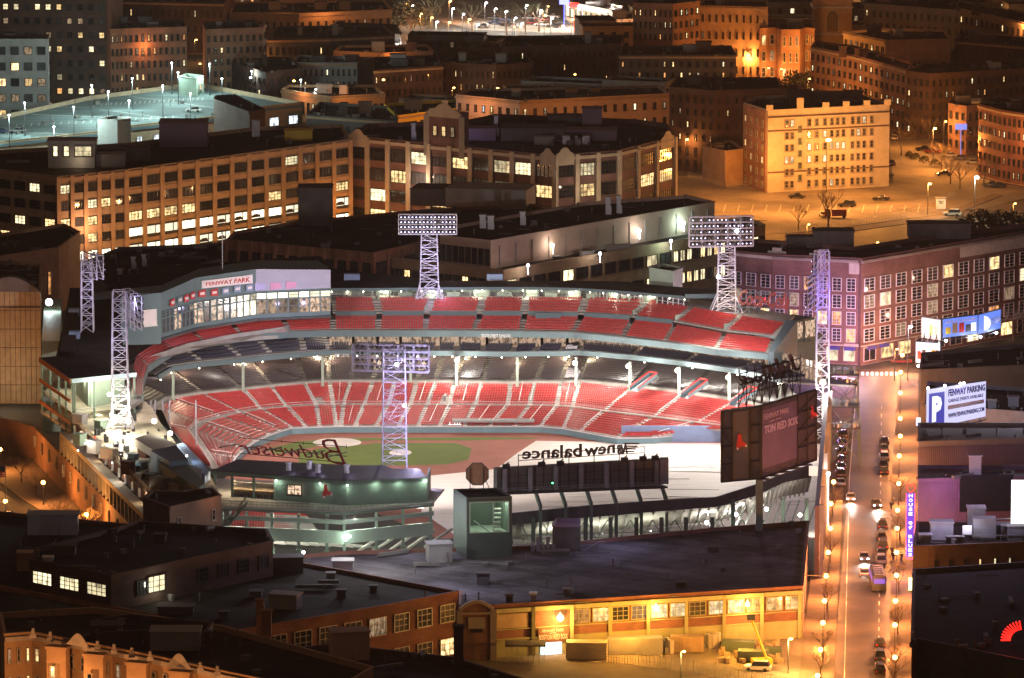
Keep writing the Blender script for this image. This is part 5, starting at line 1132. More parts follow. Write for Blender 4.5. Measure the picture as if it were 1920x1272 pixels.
# glass entrance hall with the black flat roof
ZH = 22.0
hr = [(75, 671), (133, 711), (255, 699), (232, 655), (226, 600), (213, 560), (136, 560), (121, 600), (105, 668)]
hp = [P(x, y, ZH) for x, y in hr]; mb = MB(); hv = hp if ccw(hp) else hp[::-1]; mb.prism(hv, ZH - .5, ZH); mb.build('entrance_roof', 'roofblk', cc)
p0, p1, p2 = hp[0], hp[1], hp[2]
mb = MB(); mb.slab(p0, p1, ZH - .9, ZH + .05, .25, .03); mb.build('orange_fascia', mat('copper_beam', (.42, .16, .06), .6, .1), cc)
mb = MB(); mb.slab(p1, p2, ZH - .8, ZH + .05, .25, .03); mb.build('blue_fascia', mat('ice_fascia', (.40, .55, .65), .5, .1), cc)
zb_ = zc - 3
mb = MB()
for t in (0, .28, .56, .78, 1): q = lerp(p0, p1, t); mb = MB(); mb.box((q.x + .3, q.y + .3, 0), (.4, .4, ZH - zb_ - .5), z0=zb_); mb.build('column', 'green', cc)
for t in (.05, .35, .65, .97): q = lerp(p1, p2, t); mb = MB(); mb.box((q.x, q.y + .5, 0), (.4, .4, ZH - zb_ - .5), z0=zb_); mb.build('column', 'green', cc)
mb = MB()
for z in (zb_ + 2.2, zb_ + 6.6): mb.slab(p0, p1, z, z + .7, .25, .04)
mb.build('orange_beam', MATS['copper_beam'], cc)
mb = MB(); inn = [p0 + V(.6, 1, 0), p1 + V(.4, 1, 0), p2 + V(-.6, 1, 0), p2 + V(-2, 12, 0), p0 + V(2, 16, 0)]
for z in (zb_, zb_ + 4.3): mb.prism([XY(p, 0) for p in inn], z - .3, z)
mb.build('floor', MATS['deck_pale'], cc); mb = MB(); mb.slab(p0 + V(5, 9, 0), p1 + V(3, 9, 0), zb_, ZH - .6, .3); mb.slab(p1 + V(3, 9, 0), p2 + V(-3, 8, 0), zb_, ZH - .6, .3); mb.build('inner_wall', 'greenl', cc)
mb = MB()
for z in (zb_ + .9, zb_ + 5.2): mb.bar(XY(p0, z), XY(p1, z), .07); mb.bar(XY(p1, z), XY(p2, z), .07)
for k in range(30):
    for a, b in ((p0, p1), (p1, p2)): q = lerp(a, b, k / 29); mb.bar(XY(q, zb_), XY(q, zb_ + .9), .035)
mb.build('railing', 'steel', cc)
for (t, z, pw) in ((.2, ZH - 2, 900), (.7, ZH - 2, 900), (.3, zb_ + 3.6, 900), (.8, zb_ + 3.4, 900)): q = lerp(p0, p1, t); light('POINT', (q.x + 4, q.y + 5, z), pw, (1, .96, .7), .3)
for (t, z, pw) in ((.3, ZH - 2, 900), (.8, ZH - 2, 700), (.4, zb_ + 3, 700)): q = lerp(p1, p2, t); light('POINT', (q.x, q.y + 4, z), pw, (.95, 1, .75), .3)
blk('roof_strip', [(112, 660), (131, 540), (150, 540), (140, 660)], 18, ZH + .9, 'roofblk'); 
for (x, y) in ((139, 588), (140, 630)): p = P(x, y, ZH + .5); b = MB(); b.box((p.x, p.y, 0), (2.2, 2.2, 1.5), z0=ZH + .02); b.build('roof_unit', 'blueu', cc)
# tall side of the stands behind the entrance, with black roof
bk = [(205, 560), (300, 550), (360, 520), (420, 503), (620, 500), (600, 480), (300, 500), (215, 535)]
blk('stand_roof', bk, 20, 24.2, 'roofblk')
blk('service_block', [(78, 640), (112, 640), (116, 560), (84, 560)], 0, 19, 'greenl')
for x, y, z_, pw, g_, r in ((92, 567, 21, 1500, 'cool', .9), (210, 868, zc + 1.4, 900, 'white', .1), (232, 772, zc + 4, 5200, 'warm', .55), (240, 790, zc + 3, 5200, 'warm', .6), (222, 812, zc + 2.5, 5200, 'warm', .7), (205, 740, zc + 5, 3200, 'warm', .5), (209, 778, zc + 3, 2800, 'warm', .45), (289, 790, zc + 3.5, 3400, 'warm', .6), (319, 813, zc + 3.5, 3400, 'warm', .55), (350, 855, zc + 2.8, 500, 'white', .2), (300, 822, zc + 3, 900, 'white', .3), (160, 832, zc + 2, 900, 'warm', .2), (228, 835, zc + 2, 1600, 'warm', .3), (146, 845, zc + 1.5, 700, 'warm', .15)):
    p = P(x, y, z_); b = MB(); b.ball(p, r * .85); b.build('lit_lamp', GL[g_], cc); light('POINT', (p.x, p.y - r - .3, p.z + .6), pw * .62, (1, .94, .74) if g_ == 'warm' else (.85, .97, 1), .3, cc)
q = P(178, 821, zc + 2); b = MB(); b.ball(q, .2); b.build('red_lamp', GL['redneon'], cc)
# wooden clad big building at far left
bld('clad_warehouse', 'tall orange-lit panel clad building with a curved roof top, left of the stadium', 'building', [(-40, 548), (76, 548), (78, 500), (-40, 492)], 24, 'tan', 'roofb', [dict(e=0, r=5, c=6, w=.92, h=.9, lit=0, s='plain', skip=range(6))], seed=1)
cw = [o for o in C.objects if o.name.startswith('clad_warehouse') and o.type == 'EMPTY'][0]; p0, p1 = P(-40, 548, 24), P(76, 548, 24); mb = MB()
for k in range(13): q = lerp(p0, p1, k / 12); mb.box((q.x, q.y - .05, 0), (.09, .1, 24), z0=0)
for k in range(1, 6): mb.slab(p0, p1, k * 4, k * 4 + .1, .07, .01)
mb.slab(p0, p1, 20.6, 21.0, .15, .02); mb.build('panel_seams', 'brickd', cw)
mb = MB(); p0, p1 = P(-40, 548, 24.8), P(76, 548, 24.8); n_ = 10
arc = [lerp(p0, p1, k / n_) + V(0, 0, 3.2 * math.sin(math.pi * k / n_)) for k in range(n_ + 1)]; mb.hexa([p + V(0, .2, 0) for p in arc], [p + V(0, 3, 0) for p in arc])
mb.build('curved_gable', mat('gable_grey', (.12, .11, .13), .7, .2), None, label='curved grey corrugated gable on the clad building roof', category='gable')
light('POINT', P(-2, 560, 26) + V(0, -6, 0), 2600, SOD, .3); light('POINT', P(20, 725, 3) + V(0, -14, 3), 1500, WARM, .3); light('POINT', P(20, 650, 14) + V(0, -12, 0), 2600, SOD, .3)
tn = thing('market_tent', 'blue tented booth under a bright awning on the forecourt at far left', 'tent', P(25, 760, 0)); b = MB(); p = P(27, 752, 0)
b.box((p.x, p.y, 0), (5.5, 3, 2.4), z0=0); b.hexa([(p.x - 2.9, p.y - 1.7, 2.4), (p.x + 2.9, p.y - 1.7, 2.4), (p.x + 2.9, p.y + 1.7, 2.4), (p.x - 2.9, p.y + 1.7, 2.4)], [(p.x - .3, p.y - .2, 3.8), (p.x + .3, p.y - .2, 3.8), (p.x + .3, p.y + .2, 3.8), (p.x - .3, p.y + .2, 3.8)]); b.build('canopy', 'blueu', tn)
b = MB(); b.box((p.x - 2, p.y + 3.0, 5.0), (16, 1.2, 1.0)); b.build('lit_awning', GL['screenw'], tn); light('POINT', (p.x, p.y - 1, 5), 1800, WARM, .5)
# ================================================================ NEIGHBOURHOOD
ind = dict(w=.74, h=.62, s='indus', fr='framed')
# foreground ------------------------------------------------------------
bld('row_house', 'ornate orange-lit terrace front with curved pediments and small finials along its parapet', 'terrace', [(8, 1200), (60, 1196), (300, 1243), (430, 1272), (620, 1310), (700, 1262), (420, 1185), (180, 1150), (0, 1160)], 15, 'orange', 'roofb', [dict(e=0, r=3, c=3, w=.4, h=.5, lit=.5, fr='stone'), dict(e=1, r=3, c=11, w=.36, h=.5, lit=.4, fr='stone'), dict(e=2, r=3, c=6, w=.36, h=.5, lit=.4, fr='stone'), dict(e=3, r=3, c=7, w=.36, h=.5, lit=.35, fr='stone')], par=.9, trim='stone', seed=5,
    boxes=[(200, 1200, 5, 4, 2.6, 'brickd'), (330, 1215, 8, 5, 3, 'greyw'), (390, 1225, 1.0, 1.0, 3.4, 'brickd')])
tr = [o for o in C.objects if o.name.startswith('row_house')][-1]; tp = [P(x, y, 15.9) for x, y in ((60, 1196), (300, 1243), (430, 1272))]
def along(px):
    a, b = (tp[0], tp[1]) if px < 300 else (tp[1], tp[2]); xa, xb = (60, 300) if px < 300 else (300, 430); return lerp(a, b, (px - xa) / (xb - xa))
for px in (62, 95, 184, 215, 248, 282, 376, 408):
    q = along(px); b = MB(); b.box((q.x, q.y, 0), (1.0, .5, .7), z0=15.9); b.box((q.x, q.y, 0), (.5, .45, .5), z0=16.6); b.ball((q.x, q.y, 17.3), .28); b.build('finial', 'stone', tr)
for px in (148, 337):
    q0, q1 = along(px - 24), along(px + 24); m_ = 12; b = MB(); arc = [lerp(q0, q1, k / m_) + V(0, 0, .15 + 2.1 * max(0, math.sin(math.pi * k / m_)) ** 1.6) for k in range(m_ + 1)]
    b.hexa([XY(p, 15.9) if 0 < k < m_ else p for k, p in enumerate(arc[:1] + arc[-1:])] if False else [p + V(0, -.35, 0) for p in arc], [p + V(0, .15, 0) for p in arc]); b.build('pediment', 'stone', tr)
for px in (110, 180, 260, 340):      # bay windows standing out from the front
    q = along(px); b = MB(); b.box((q.x, q.y - .5, 0), (3.4, 1.6, 15.0), -.35, z0=0.0); b.box((q.x, q.y - .5, 0), (3.8, 2.0, .5), -.35, z0=15.01); o = b.build('bay', 'orange', tr)
    for z in (11.5, 7.0):
        for dx in (-.85, .85): part('window', wmesh(1.0, 2.0, 'sash', LITW if (int(px + z + dx) % 3 == 0) else 'glass', 'stone'), o, V(q.x + dx * .94, q.y - 1.36 - dx * -.36 * .9, z) - world_loc(tr), -.35)
for x, y in ((40, 1262), (130, 1268), (220, 1290), (330, 1310), (420, 1330)): p = P(x, y, 9); light('POINT', (p.x, p.y - 16, 10), 2300, (1, .40, .12), .3)
b2_ = bld('brick_workshop', 'low dark brick block with three bright multi-pane windows and a fourth on its side', 'building', [(55, 1056), (208, 1086), (512, 1022), (500, 1000), (262, 985), (70, 1035)], 17, 'brickd', 'roofblk', [dict(e=0, r=1, c=3, w=.72, h=.72, lit=1, pal=[LITC], s='indus', zb=13.2, zt=16.4, fr='framed'), dict(e=1, r=1, c=7, w=.5, h=.7, lit=0, s='indus', zb=12.6, zt=16.2, skip=(1, 2), fr='framed', t=(.12, 1))], seed=3, z0=11.5,
    boxes=[(120, 1040, 4, 3, 1.6, 'dkw'), (300, 1015, 2, 2, 1.2, 'dkw'), (90, 1052, 1.6, 1.6, .6, 'white')])
p, q = P(208, 1086, 17), P(512, 1022, 17); u = lerp(p, q, .27); d_ = (q - p).normalized(); part('window', wmesh(4.2, 2.9, 'indus', LITC, 'framed'), b2_, V(u.x + d_.y * .08, u.y - d_.x * .08, 14.6) - world_loc(b2_), math.atan2(d_.y, d_.x)); light('POINT', (u.x + 1.2, u.y - 1.6, 14.2), 260, (1, 1, .8), .5)
bld('brick_warehouse', 'broad black-roofed warehouse with a brick side of tall multi-pane windows', 'building', [(400, 1196), (730, 1140), (859, 1115), (560, 1060), (250, 990), (-40, 962), (-40, 1150), (180, 1185)], 11.5, 'brickr', 'roofblk', [dict(e=1, r=1, c=3, w=.66, h=.62, lit=.0, s='indus', zb=6, zt=11.2, fr='steel'), dict(e=1, r=1, c=3, w=.66, h=.7, lit=.3, s='indus', zb=0.5, zt=5, fr='steel'), dict(e=0, r=1, c=7, w=.7, h=.62, lit=.1, s='indus', zb=6, zt=11.2, fr='steel'), dict(e=0, r=1, c=7, w=.7, h=.7, lit=.15, s='indus', zb=.5, zt=5, fr='steel')], seed=6, par=.5,
    boxes=[(530, 1072, 7, 3.4, 2.6, 'dkw', .1), (535, 1140, 5, 3, 2.4, 'greyw', -.3), (640, 1120, 1.5, 1.5, 1.2, 'dkw'), (700, 1110, 1.2, 1.2, 1, 'dkw'), (480, 1120, 2, 2, 1, 'dkw'), (420, 1160, 1.6, 1.6, 1.1, 'dkw'), (100, 1000, 9, 4, 3.6, 'greyw'), (60, 1068, 5, 3, 3, 'tan'), (140, 1050, 4, 3, 2.4, 'tan'), (330, 1150, 6, 3, 1.2, 'dkw'), (620, 1085, 1.4, 1.4, .9, 'greyw')])
mb = MB(); a, b_ = P(0, 1098, 12.3), P(300, 1153, 12.3); mb.slab(a, b_, 11.52, 12.4, .5); mb.build('parapet_ridge', 'bricko', None, label='long orange-lit brick fire wall crossing the black warehouse roof', category='wall')
bld('stair_penthouse', 'tall plain brown lift tower on the roof in front of the concourse', 'tower', [(268, 940), (318, 958), (415, 936), (396, 922), (340, 928), (286, 926)], 17.5, mat('brown_render', (.16, .10, .07), .85, .3, .3), 'roofblk', [dict(e=1, r=1, c=3, w=.22, h=.5, lit=0, skip=(1,), zb=13, zt=17)], seed=2, z0=8)
p = P(340, 1000, 11); light('POINT', (p.x + 8, p.y - 5, 18), 160, SOD, .3)
for x, y, pw in ((280, 1170, 250), (500, 1240, 900), (760, 1215, 1100)): p = P(x, y, 3); light('POINT', (p.x, p.y - 4, 4), pw, SOD, .3)
bld('rear_tenement', 'dark tenement back at the bottom with a few narrow lit windows and brick chimneys', 'building', [(430, 1240), (620, 1215), (850, 1240), (1010, 1290), (1000, 1330), (520, 1330)], 13, 'brickd', 'roofb', [dict(e=0, r=2, c=5, w=.3, h=.6, lit=.5), dict(e=1, r=2, c=6, w=.3, h=.6, lit=.3)], seed=8,
    boxes=[(500, 1225, 1.6, 1.4, 7, 'bricko'), (655, 1235, 6, 4, 4.6, 'pink', .2), (488, 1195, 1.3, 1.3, 6.2, 'bricko'), (860, 1255, 1.6, 1.6, 7, 'brickd')])
bld('rear_tenement', 'dark rear block above the terrace with three small yellow windows', 'building', [(180, 1195), (262, 1190), (360, 1200), (385, 1195), (400, 1175), (240, 1160), (180, 1170)], 16.6, 'brickd', 'roofblk', [dict(e=1, r=1, c=7, w=.25, h=.6, lit=.6, zb=13.8, zt=16.2)], seed=18, z0=10)
# long brick warehouse with street yard ---------------------------------
fw = bld('long_warehouse', 'long low warehouse of yellow-lit brick beneath a vast dark sloping roof', 'warehouse', [(925, 1141), (1505, 1105), (1516, 983), (1340, 996), (1000, 1030), (640, 1040), (512, 1052), (560, 1062), (862, 1116), (862, 1142)], 8.6, 'brickr', 'roofg', [
    dict(e=0, r=1, c=16, w=.88, h=.90, lit=.75, pal=[LITW, LITC, LITO, LITD], s='indus', zb=4.95, zt=7.75, skip=(0, 1, 2, 3), fr='olive'), ], seed=12, par=.5,
    boxes=[(823, 1052, 4.2, 3.4, 3.2, 'greyw', .2), (906, 1095, 2.2, 2, 1.9, 'dkw'), (643, 1072, 3.6, 3, 2.0, 'greyw'), (1040, 1040, 5, 2.4, .6, 'dkw'), (1000, 1126, 1.0, 1, 1.2, 'white'), (955, 1130, 1.2, 1.2, 1.4, 'dkw'), (1062, 1118, 1.0, 1, 1.2, 'greyw'), (1335, 1035, 1.6, 1.2, .8, 'dkw'), (1276, 1100, 1.6, 1.4, .7, 'dkw')])
a, b_ = P(925, 1141, 8.6), P(1505, 1105, 8.6)
mb = MB(); mb.slab(a, b_, 7.75, 8.5, .5, .02); mb.slab(a, b_, .02, 3.0, .25, .02); mb.slab(a, b_, 3.0, 3.2, .4, .02); mb.slab(a, b_, 4.75, 4.92, .4, .02); mb.build('painted_band', 'olive', fw)
mb = MB()
for k in range(9): q = lerp(a, b_, k / 8 * .985 + .005); mb = MB(); mb.box((q.x, q.y - .35, 0), (.62, .7, 8.5), z0=0); mb.build('pilaster', 'olive', fw)
q0, q1 = lerp(a, b_, .142), lerp(a, b_, .240); mb = MB(); mb.slab(q0, q1, 2.15, 4.58, .12, .4); mb.build('wall_sign_board', 'brickr', fw)
txt('lettering', 'FENWAY PARK', 'signw', fw, lerp(q0, q1, .15) + V(0, -.6, 0), lerp(q0, q1, .85) + V(0, -.6, 0), 3.95, 4.4, ext=.06, off=.0)
txt('lettering', 'HOME OF THE', 'signw', fw, lerp(q0, q1, .38) + V(0, -.6, 0), lerp(q0, q1, .6) + V(0, -.6, 0), 3.66, 3.82, ext=.06, off=.0)
txt('lettering', 'BOSTON RED SOX', 'signw', fw, lerp(q0, q1, .03) + V(0, -.6, 0), lerp(q0, q1, .97) + V(0, -.6, 0), 2.6, 3.5, ext=.06, off=.0)
mb = MB(); mb.slab(lerp(q0, q1, .08), lerp(q0, q1, .75), .02, 2.05, .2, .3); mb.build('lit_doorway', glow('door', (.8, .95, 1), 2.2), fw)
mb = MB(); mb.slab(lerp(a, b_, .01), lerp(a, b_, .11), 5.0, 7.5, .2, .05); mb.build('blank_panel', 'yellow' if False else 'tan', fw)
# arched corner pavilion
a0, a1 = P(862, 1142, 8.6), P(925, 1141, 8.6); a0, a1 = V(a0.x, a0.y - 2.2, 0), V(a1.x, a1.y - 2.2, 0); mb = MB(); n_ = 12
arc = [lerp(a0, a1, k / n_) + V(0, 0, 8.6 + 2.2 * math.sin(math.pi * (.12 + .76 * k / n_)) - .6) for k in range(n_ + 1)]; mb.hexa([V(a0.x, a0.y, 0)] + arc + [V(a1.x, a1.y, 0)], [V(a0.x, a0.y + 1.6, 0)] + [p + V(0, 1.6, 0) for p in arc] + [V(a1.x, a1.y + 1.6, 0)]); mb.build('arched_bay', 'bricko', fw)
mb = MB()
for k in range(n_): mb.bar(arc[k] + V(0, -.2, .1), arc[k + 1] + V(0, -.2, .1), .4)
for e_ in (a0, a1): mb.box((e_.x, e_.y - .2, 0), (1.0, .5, 8.8), z0=0)
mb.slab(lerp(a0, a1, .25), lerp(a0, a1, .75), 5.6, 7.6, .2, .05); mb.slab(lerp(a0, a1, .02), lerp(a0, a1, .98), 8.1, 8.5, .35, .05); mb.build('arch_trim', 'cream', fw)
mb = MB(); mb.slab(lerp(a0, a1, .35), lerp(a0, a1, .68), 4.9, 5.5, .2, .05); mb.build('arch_window', 'glass', fw)
for x, y, pw in ((1049, 1156, 2600), (1228, 1139, 1300), (1400, 1131, 1900)):
    t = (x - 925) / 580; q = lerp(a, b_, t); z = zat(q, y); bb = MB(); bb.ball((q.x, q.y - 1.2, z), .6 if pw > 2000 else .4); bb.bar((q.x, q.y, z + .6), (q.x, q.y - 1.2, z + .4), .08); bb.build('wall_lamp', glow('amber', (1, .8, .3), 14), fw); light('POINT', (q.x, q.y - 2.6, z - .6), pw, (1, .52, .10), .3)
for x, y, pw in ((1650, 0, 0),):
    pass
# rooftop plant shed, and fill lights added for the roof
ub_ = thing('rooftop_plant', 'dark rooftop plant shed with a blue-lit top beside the green stair tower', 'plant room', P(1057, 1030, 8.6)); p = P(1062, 1030, 8.6); mb = MB(); mb.box((p.x, p.y, 0), (5, 4, 4.4), z0=8.65); mb.build('shed', 'dkw', ub_)
mb = MB(); mb.hexa([(p.x - 2.6, p.y - 2.1, 13.06), (p.x + 2.6, p.y - 2.1, 13.06), (p.x + 2.6, p.y + 2.1, 13.06), (p.x - 2.6, p.y + 2.1, 13.06)], [(p.x - 1.8, p.y - 1.9, 13.8), (p.x + 2.5, p.y - 1.9, 13.6), (p.x + 2.5, p.y + 1.9, 13.9), (p.x - 1.8, p.y + 1.9, 14.0)]); mb.build('shed_roof', 'purplew', ub_)
mb = MB()
for k in range(5): mb.box((p.x - 6 + k * .9, p.y - 1, 0), (.7, 2.2, 1.2 + (k % 2)), z0=8.65)
mb.box((p.x - 8, p.y + 1, 0), (6, 2.6, .5), z0=8.65); mb.bar((p.x + 3, p.y - 1.8, 8.6), (p.x + 6, p.y - 1, 10.2), .1); mb.bar((p.x + 2.6, p.y - 1, 10.2), (p.x + 7, p.y - 1, 10.2), .1); mb.build('ducts', 'steel', ub_)
light('POINT', (p.x + 9, p.y + 2, 16), 900, (.6, .6, 1), .3); light('POINT', (p.x - 4, p.y - 4, 13.5), 40, SOD, .15); light('POINT', (p.x - 26, p.y - 6, 20), 2600, (.75, .7, 1), .4); light('POINT', P(700, 1050, 11) + V(0, 0, 8), 5200, (.95, .95, .82), .4); light('POINT', P(600, 1052, 11) + V(0, 0, 8), 3600, (.85, .82, 1), .4); light('POINT', P(830, 1080, 11) + V(0, 0, 8), 3800, (.78, .74, 1), .4); light('POINT', P(1140, 1020, 11) + V(0, 0, 7), 800, (.66, .62, 1), .4)  # mostly lilac fill added to brighten the warehouse roof, no fixtures
# ---- right-hand side dark clubs --------------------------------------
bld('club_block', 'black flat-roofed club block on the right with a few tiny lit windows', 'building', [(1712, 1030), (1740, 1030), (1935, 1022), (1935, 985), (1720, 985)], 14, 'brickd', 'roofblk', [dict(e=1, r=2, c=7, w=.22, h=.5, lit=.5, pal=[LITW, LITC], fr='framed')], seed=4, par=.5,
    boxes=[(1735, 1018, 2, 2, 1.4, 'steel'), (1790, 1018, 3, 1.2, 1.0, 'concd'), (1905, 1012, 3, 2, 2.4, 'greyw'), (1765, 1010, 4, 3, 3, 'greyw'), (1830, 1000, 3, 3, 4.6, 'greyw'), (1870, 1005, 6, 3, 2, 'dkw')])
bld('lower_club', 'huge plain black roof at the lower right corner', 'building', [(1709, 1215), (1720, 1205), (1940, 1250), (1940, 1060), (1712, 1075)], 12, 'dkw', 'roofblk', [], seed=4)
bld('music_hall', 'corrugated purple-lit hall with a pale ribbed upper roof, on the right', 'hall', [(1722, 905), (1935, 900), (1935, 880), (1722, 880)], 15.5, 'purplew', 'purplew', [], seed=4)
bld('music_hall_upper', 'pale grey ribbed penthouse behind the purple corrugated hall', 'building', [(1722, 835), (1935, 828), (1935, 800), (1722, 800)], 18, 'greyw', 'greyw', [], seed=4, boxes=[])
mb = MB(); a, b_ = P(1722, 905, 15.5), P(1935, 900, 15.5); c_, d_ = P(1722, 835, 18), P(1935, 828, 18)
for k in range(48): t = k / 48; q = lerp(a, b_, t); mb.box((q.x, q.y - .07, 0), (.2, .14, 15.4), z0=0)
for k in range(60): t = k / 60; q = lerp(c_, d_, t); mb.box((q.x, q.y - .07, 0), (.16, .14, 17.6), z0=.0)
mb.build('corrugation', 'purplew', [o for o in C.objects if o.name.startswith('music_hall') and o.type == 'EMPTY'][0])
bld('service_hall', 'white-parapeted hall roof with rooftop units below the big parking billboard', 'building', [(1735, 765), (1935, 780), (1935, 735), (1740, 722)], 15, 'greyw', 'roofblk', [], seed=4, boxes=[(1800, 770, 2, 2, 2, 'white'), (1860, 765, 1.6, 1.6, 1.4, 'steel'), (1900, 762, 2, 2, 1.8, 'steel')])
bld('bowling_hall', 'black low roof with pale gutters right of the street', 'building', [(1726, 700), (1935, 690), (1935, 650), (1728, 668)], 13, 'dkw', 'roofblk', [], seed=4)
bld('black_stage_house', 'plain black box housing standing above the club roofs at the right edge', 'building', [(1800, 900), (1900, 898), (1900, 890), (1800, 892)], 18, 'black', 'roofblk', [], z0=12, seed=4, boxes=[(1828, 896, 2.2, 1, 4, 'greyw')])
for x, y in ((1815, 1000), (1870, 985)): pass
pb_t = thing('rooftop_air_handler', 'grey air handling units and pipework on the black club roof', 'roof plant', P(1850, 1015, 14)); mb = MB(); p = P(1845, 1010, 14)
mb.box((p.x, p.y, 0), (4, 3, 3.8), z0=14.05); mb.box((p.x + 5.5, p.y + 1, 0), (5, 2, 2.2), z0=14.05); mb.bar((p.x - 4, p.y - 2, 15), (p.x + 12, p.y - 2.4, 15), .12); mb.bar((p.x + 2, p.y + 2, 17), (p.x + 9, p.y + 2, 17.6), .12)
for k in range(5): mb.bar((p.x - 4 + k * 3.4, p.y - 2.2, 14), (p.x - 4 + k * 3.4, p.y - 2.2, 15.1), .08)
mb.build('units', 'greyw', pb_t); mb = MB(); mb.box((p.x - 3.2, p.y - 2.4, 16.6 - .6), (1.6, .3, 1.6)); mb.build('lit_hatch', 'white', pb_t); light('POINT', (p.x - 3, p.y - 4, 17.5), 260, (.85, .82, 1), .2); light('POINT', (p.x + 5, p.y - 4, 19), 160, LAV, .2)
mb = MB(); p = P(1912, 945, 20); mb.box((p.x + .5, p.y, p.z), (4, .3, 8.5)); mb.build('lit_screen', GL['screenw'], None, label='blank glaring white screen at the right edge above the black roofs', category='screen')
light('POINT', P(1740, 935, 12) + V(3, -9, 2), 1100, (.5, .2, 1), .3); light('POINT', P(1800, 880, 20) + V(0, -14, 6), 4200, (.72, .52, 1), .4); light('POINT', P(1880, 900, 20) + V(0, -14, 6), 2600, (.8, .66, 1), .4); light('POINT', P(1800, 770, 16) + V(0, -10, 7), 2600, (.82, .82, 1), .4); light('POINT', P(1900, 790, 16) + V(0, -10, 7), 1800, (.75, .75, 1), .4); light('POINT', P(1760, 1005, 14) + V(0, -8, 6), 1500, (.7, .6, 1), .4); light('POINT', P(1850, 700, 13) + V(0, -8, 6), 1300, (1, .7, .5), .4)  # purplish and pale fill added to brighten the right-hand walls, no lamps built
# ---- brick apartment block with white windows at the right -------------
apt = dict(w=.66, h=.80, s='tall', fr='framew')
bld('brick_apartments', 'long four-storey plum brick building with tall white-framed windows on the street corner', 'building', [(1368, 476), (1450, 484), (1610, 491), (1615, 492), (1935, 438), (1935, 425), (1700, 455), (1600, 470), (1420, 455), (1366, 462)], 23, 'brickp', 'roofblk',
    [dict(e=0, r=4, c=3, lit=.4, zb=4.6, zt=19.6, **apt), dict(e=1, r=4, c=6, lit=.25, zb=4.6, zt=19.6, **apt), dict(e=3, r=4, c=11, lit=.24, zb=4.6, zt=19.6, pal=[LITW, LITC, LITD, LITD, LITO], **apt), dict(e=1, r=1, c=5, w=.7, h=.8, zb=.3, zt=4.2, lit=.8, pal=[LITC, LITW], s='wide', fr='stone'), dict(e=3, r=1, c=10, w=.7, h=.8, zb=.3, zt=4.2, lit=.5, pal=[LITW, LITC], s='wide', fr='stone')], seed=21, par=.7, trim='stone',
    boxes=[(1562, 462, 9, 6, 3.6, 'dkw'), (1500, 462, 6, 4, 2.2, 'dkw'), (1760, 445, 14, 6, 3.2, 'dkw'), (1740, 440, 2, 2, 3, 'white')])
ap = [o for o in C.objects if o.name.startswith('brick_apartments')][-1]; a, b_, c_ = P(1368, 476, 23), P(1612, 491, 23), P(1935, 438, 23)
mb = MB(); 
for u, v_ in ((a, b_), (b_, c_)):
    mb.slab(u, v_, 20.2, 22.8, .3, .03); mb.slab(u, v_, 4.0, 4.6, .4, .03)
mb.build('stone_band', 'stone', ap)
for (u, v_, ts) in ((a, b_, (.3, .62)), (b_, c_, ())):
    for t in ts: q0, q1 = lerp(u, v_, t), lerp(u, v_, t + .14); b = MB(); b.slab(q0, q1, 22.9, 24.3, .5); b.slab(lerp(q0, q1, .25), lerp(q0, q1, .75), 24.3, 25.0, .45); b.build('curved_parapet', 'stone', ap)
aw = MB()
for t in (.62, .78, .9): q0, q1 = lerp(a, b_, t), lerp(a, b_, t + .08); aw.slab(q0, q1, 3.2, 4.0, 1.2, .05)
for t in (.03, .1): q0, q1 = lerp(b_, c_, t), lerp(b_, c_, t + .05); aw.slab(q0, q1, 3.2, 4.0, 1.2, .05)
aw.build('awning', mat('awning_blue', (.08, .07, .30), .6, .1), ap)
for x, y, pw, col in ((1580, 560, 1700, (.45, .3, 1)), (1560, 640, 1500, (.4, .3, 1)), (1600, 600, 1200, (.6, .45, 1)), (1660, 560, 500, (.8, .7, 1)), (1450, 560, 1200, (.7, .5, 1)), (1750, 560, 900, (1, .62, .38)), (1850, 540, 900, (1, .62, .4)), (1700, 610, 900, (1, .6, .35)), (1800, 610, 700, (1, .6, .35)), (1620, 655, 1500, (1, .75, .7)), (1570, 655, 1200, (1, .7, .7)), (1700, 640, 900, SOD), (1575, 668, 2600, (.4, .2, 1)), (1600, 672, 2200, (1, .5, .45)), (1640, 668, 2600, (1, .45, .25)), (1680, 665, 2200, (1, .42, .15)), (1560, 690, 1500, (.5, .25, 1))):
    q = Q(x, y, 1328 if x < 1640 else 1335 + (x - 1640) * .12); light('POINT', (q.x, q.y, q.z), pw * (1.6 if x < 1630 else 1.15), col, .4)  # tinted fill lights added before the brick front, without fixtures
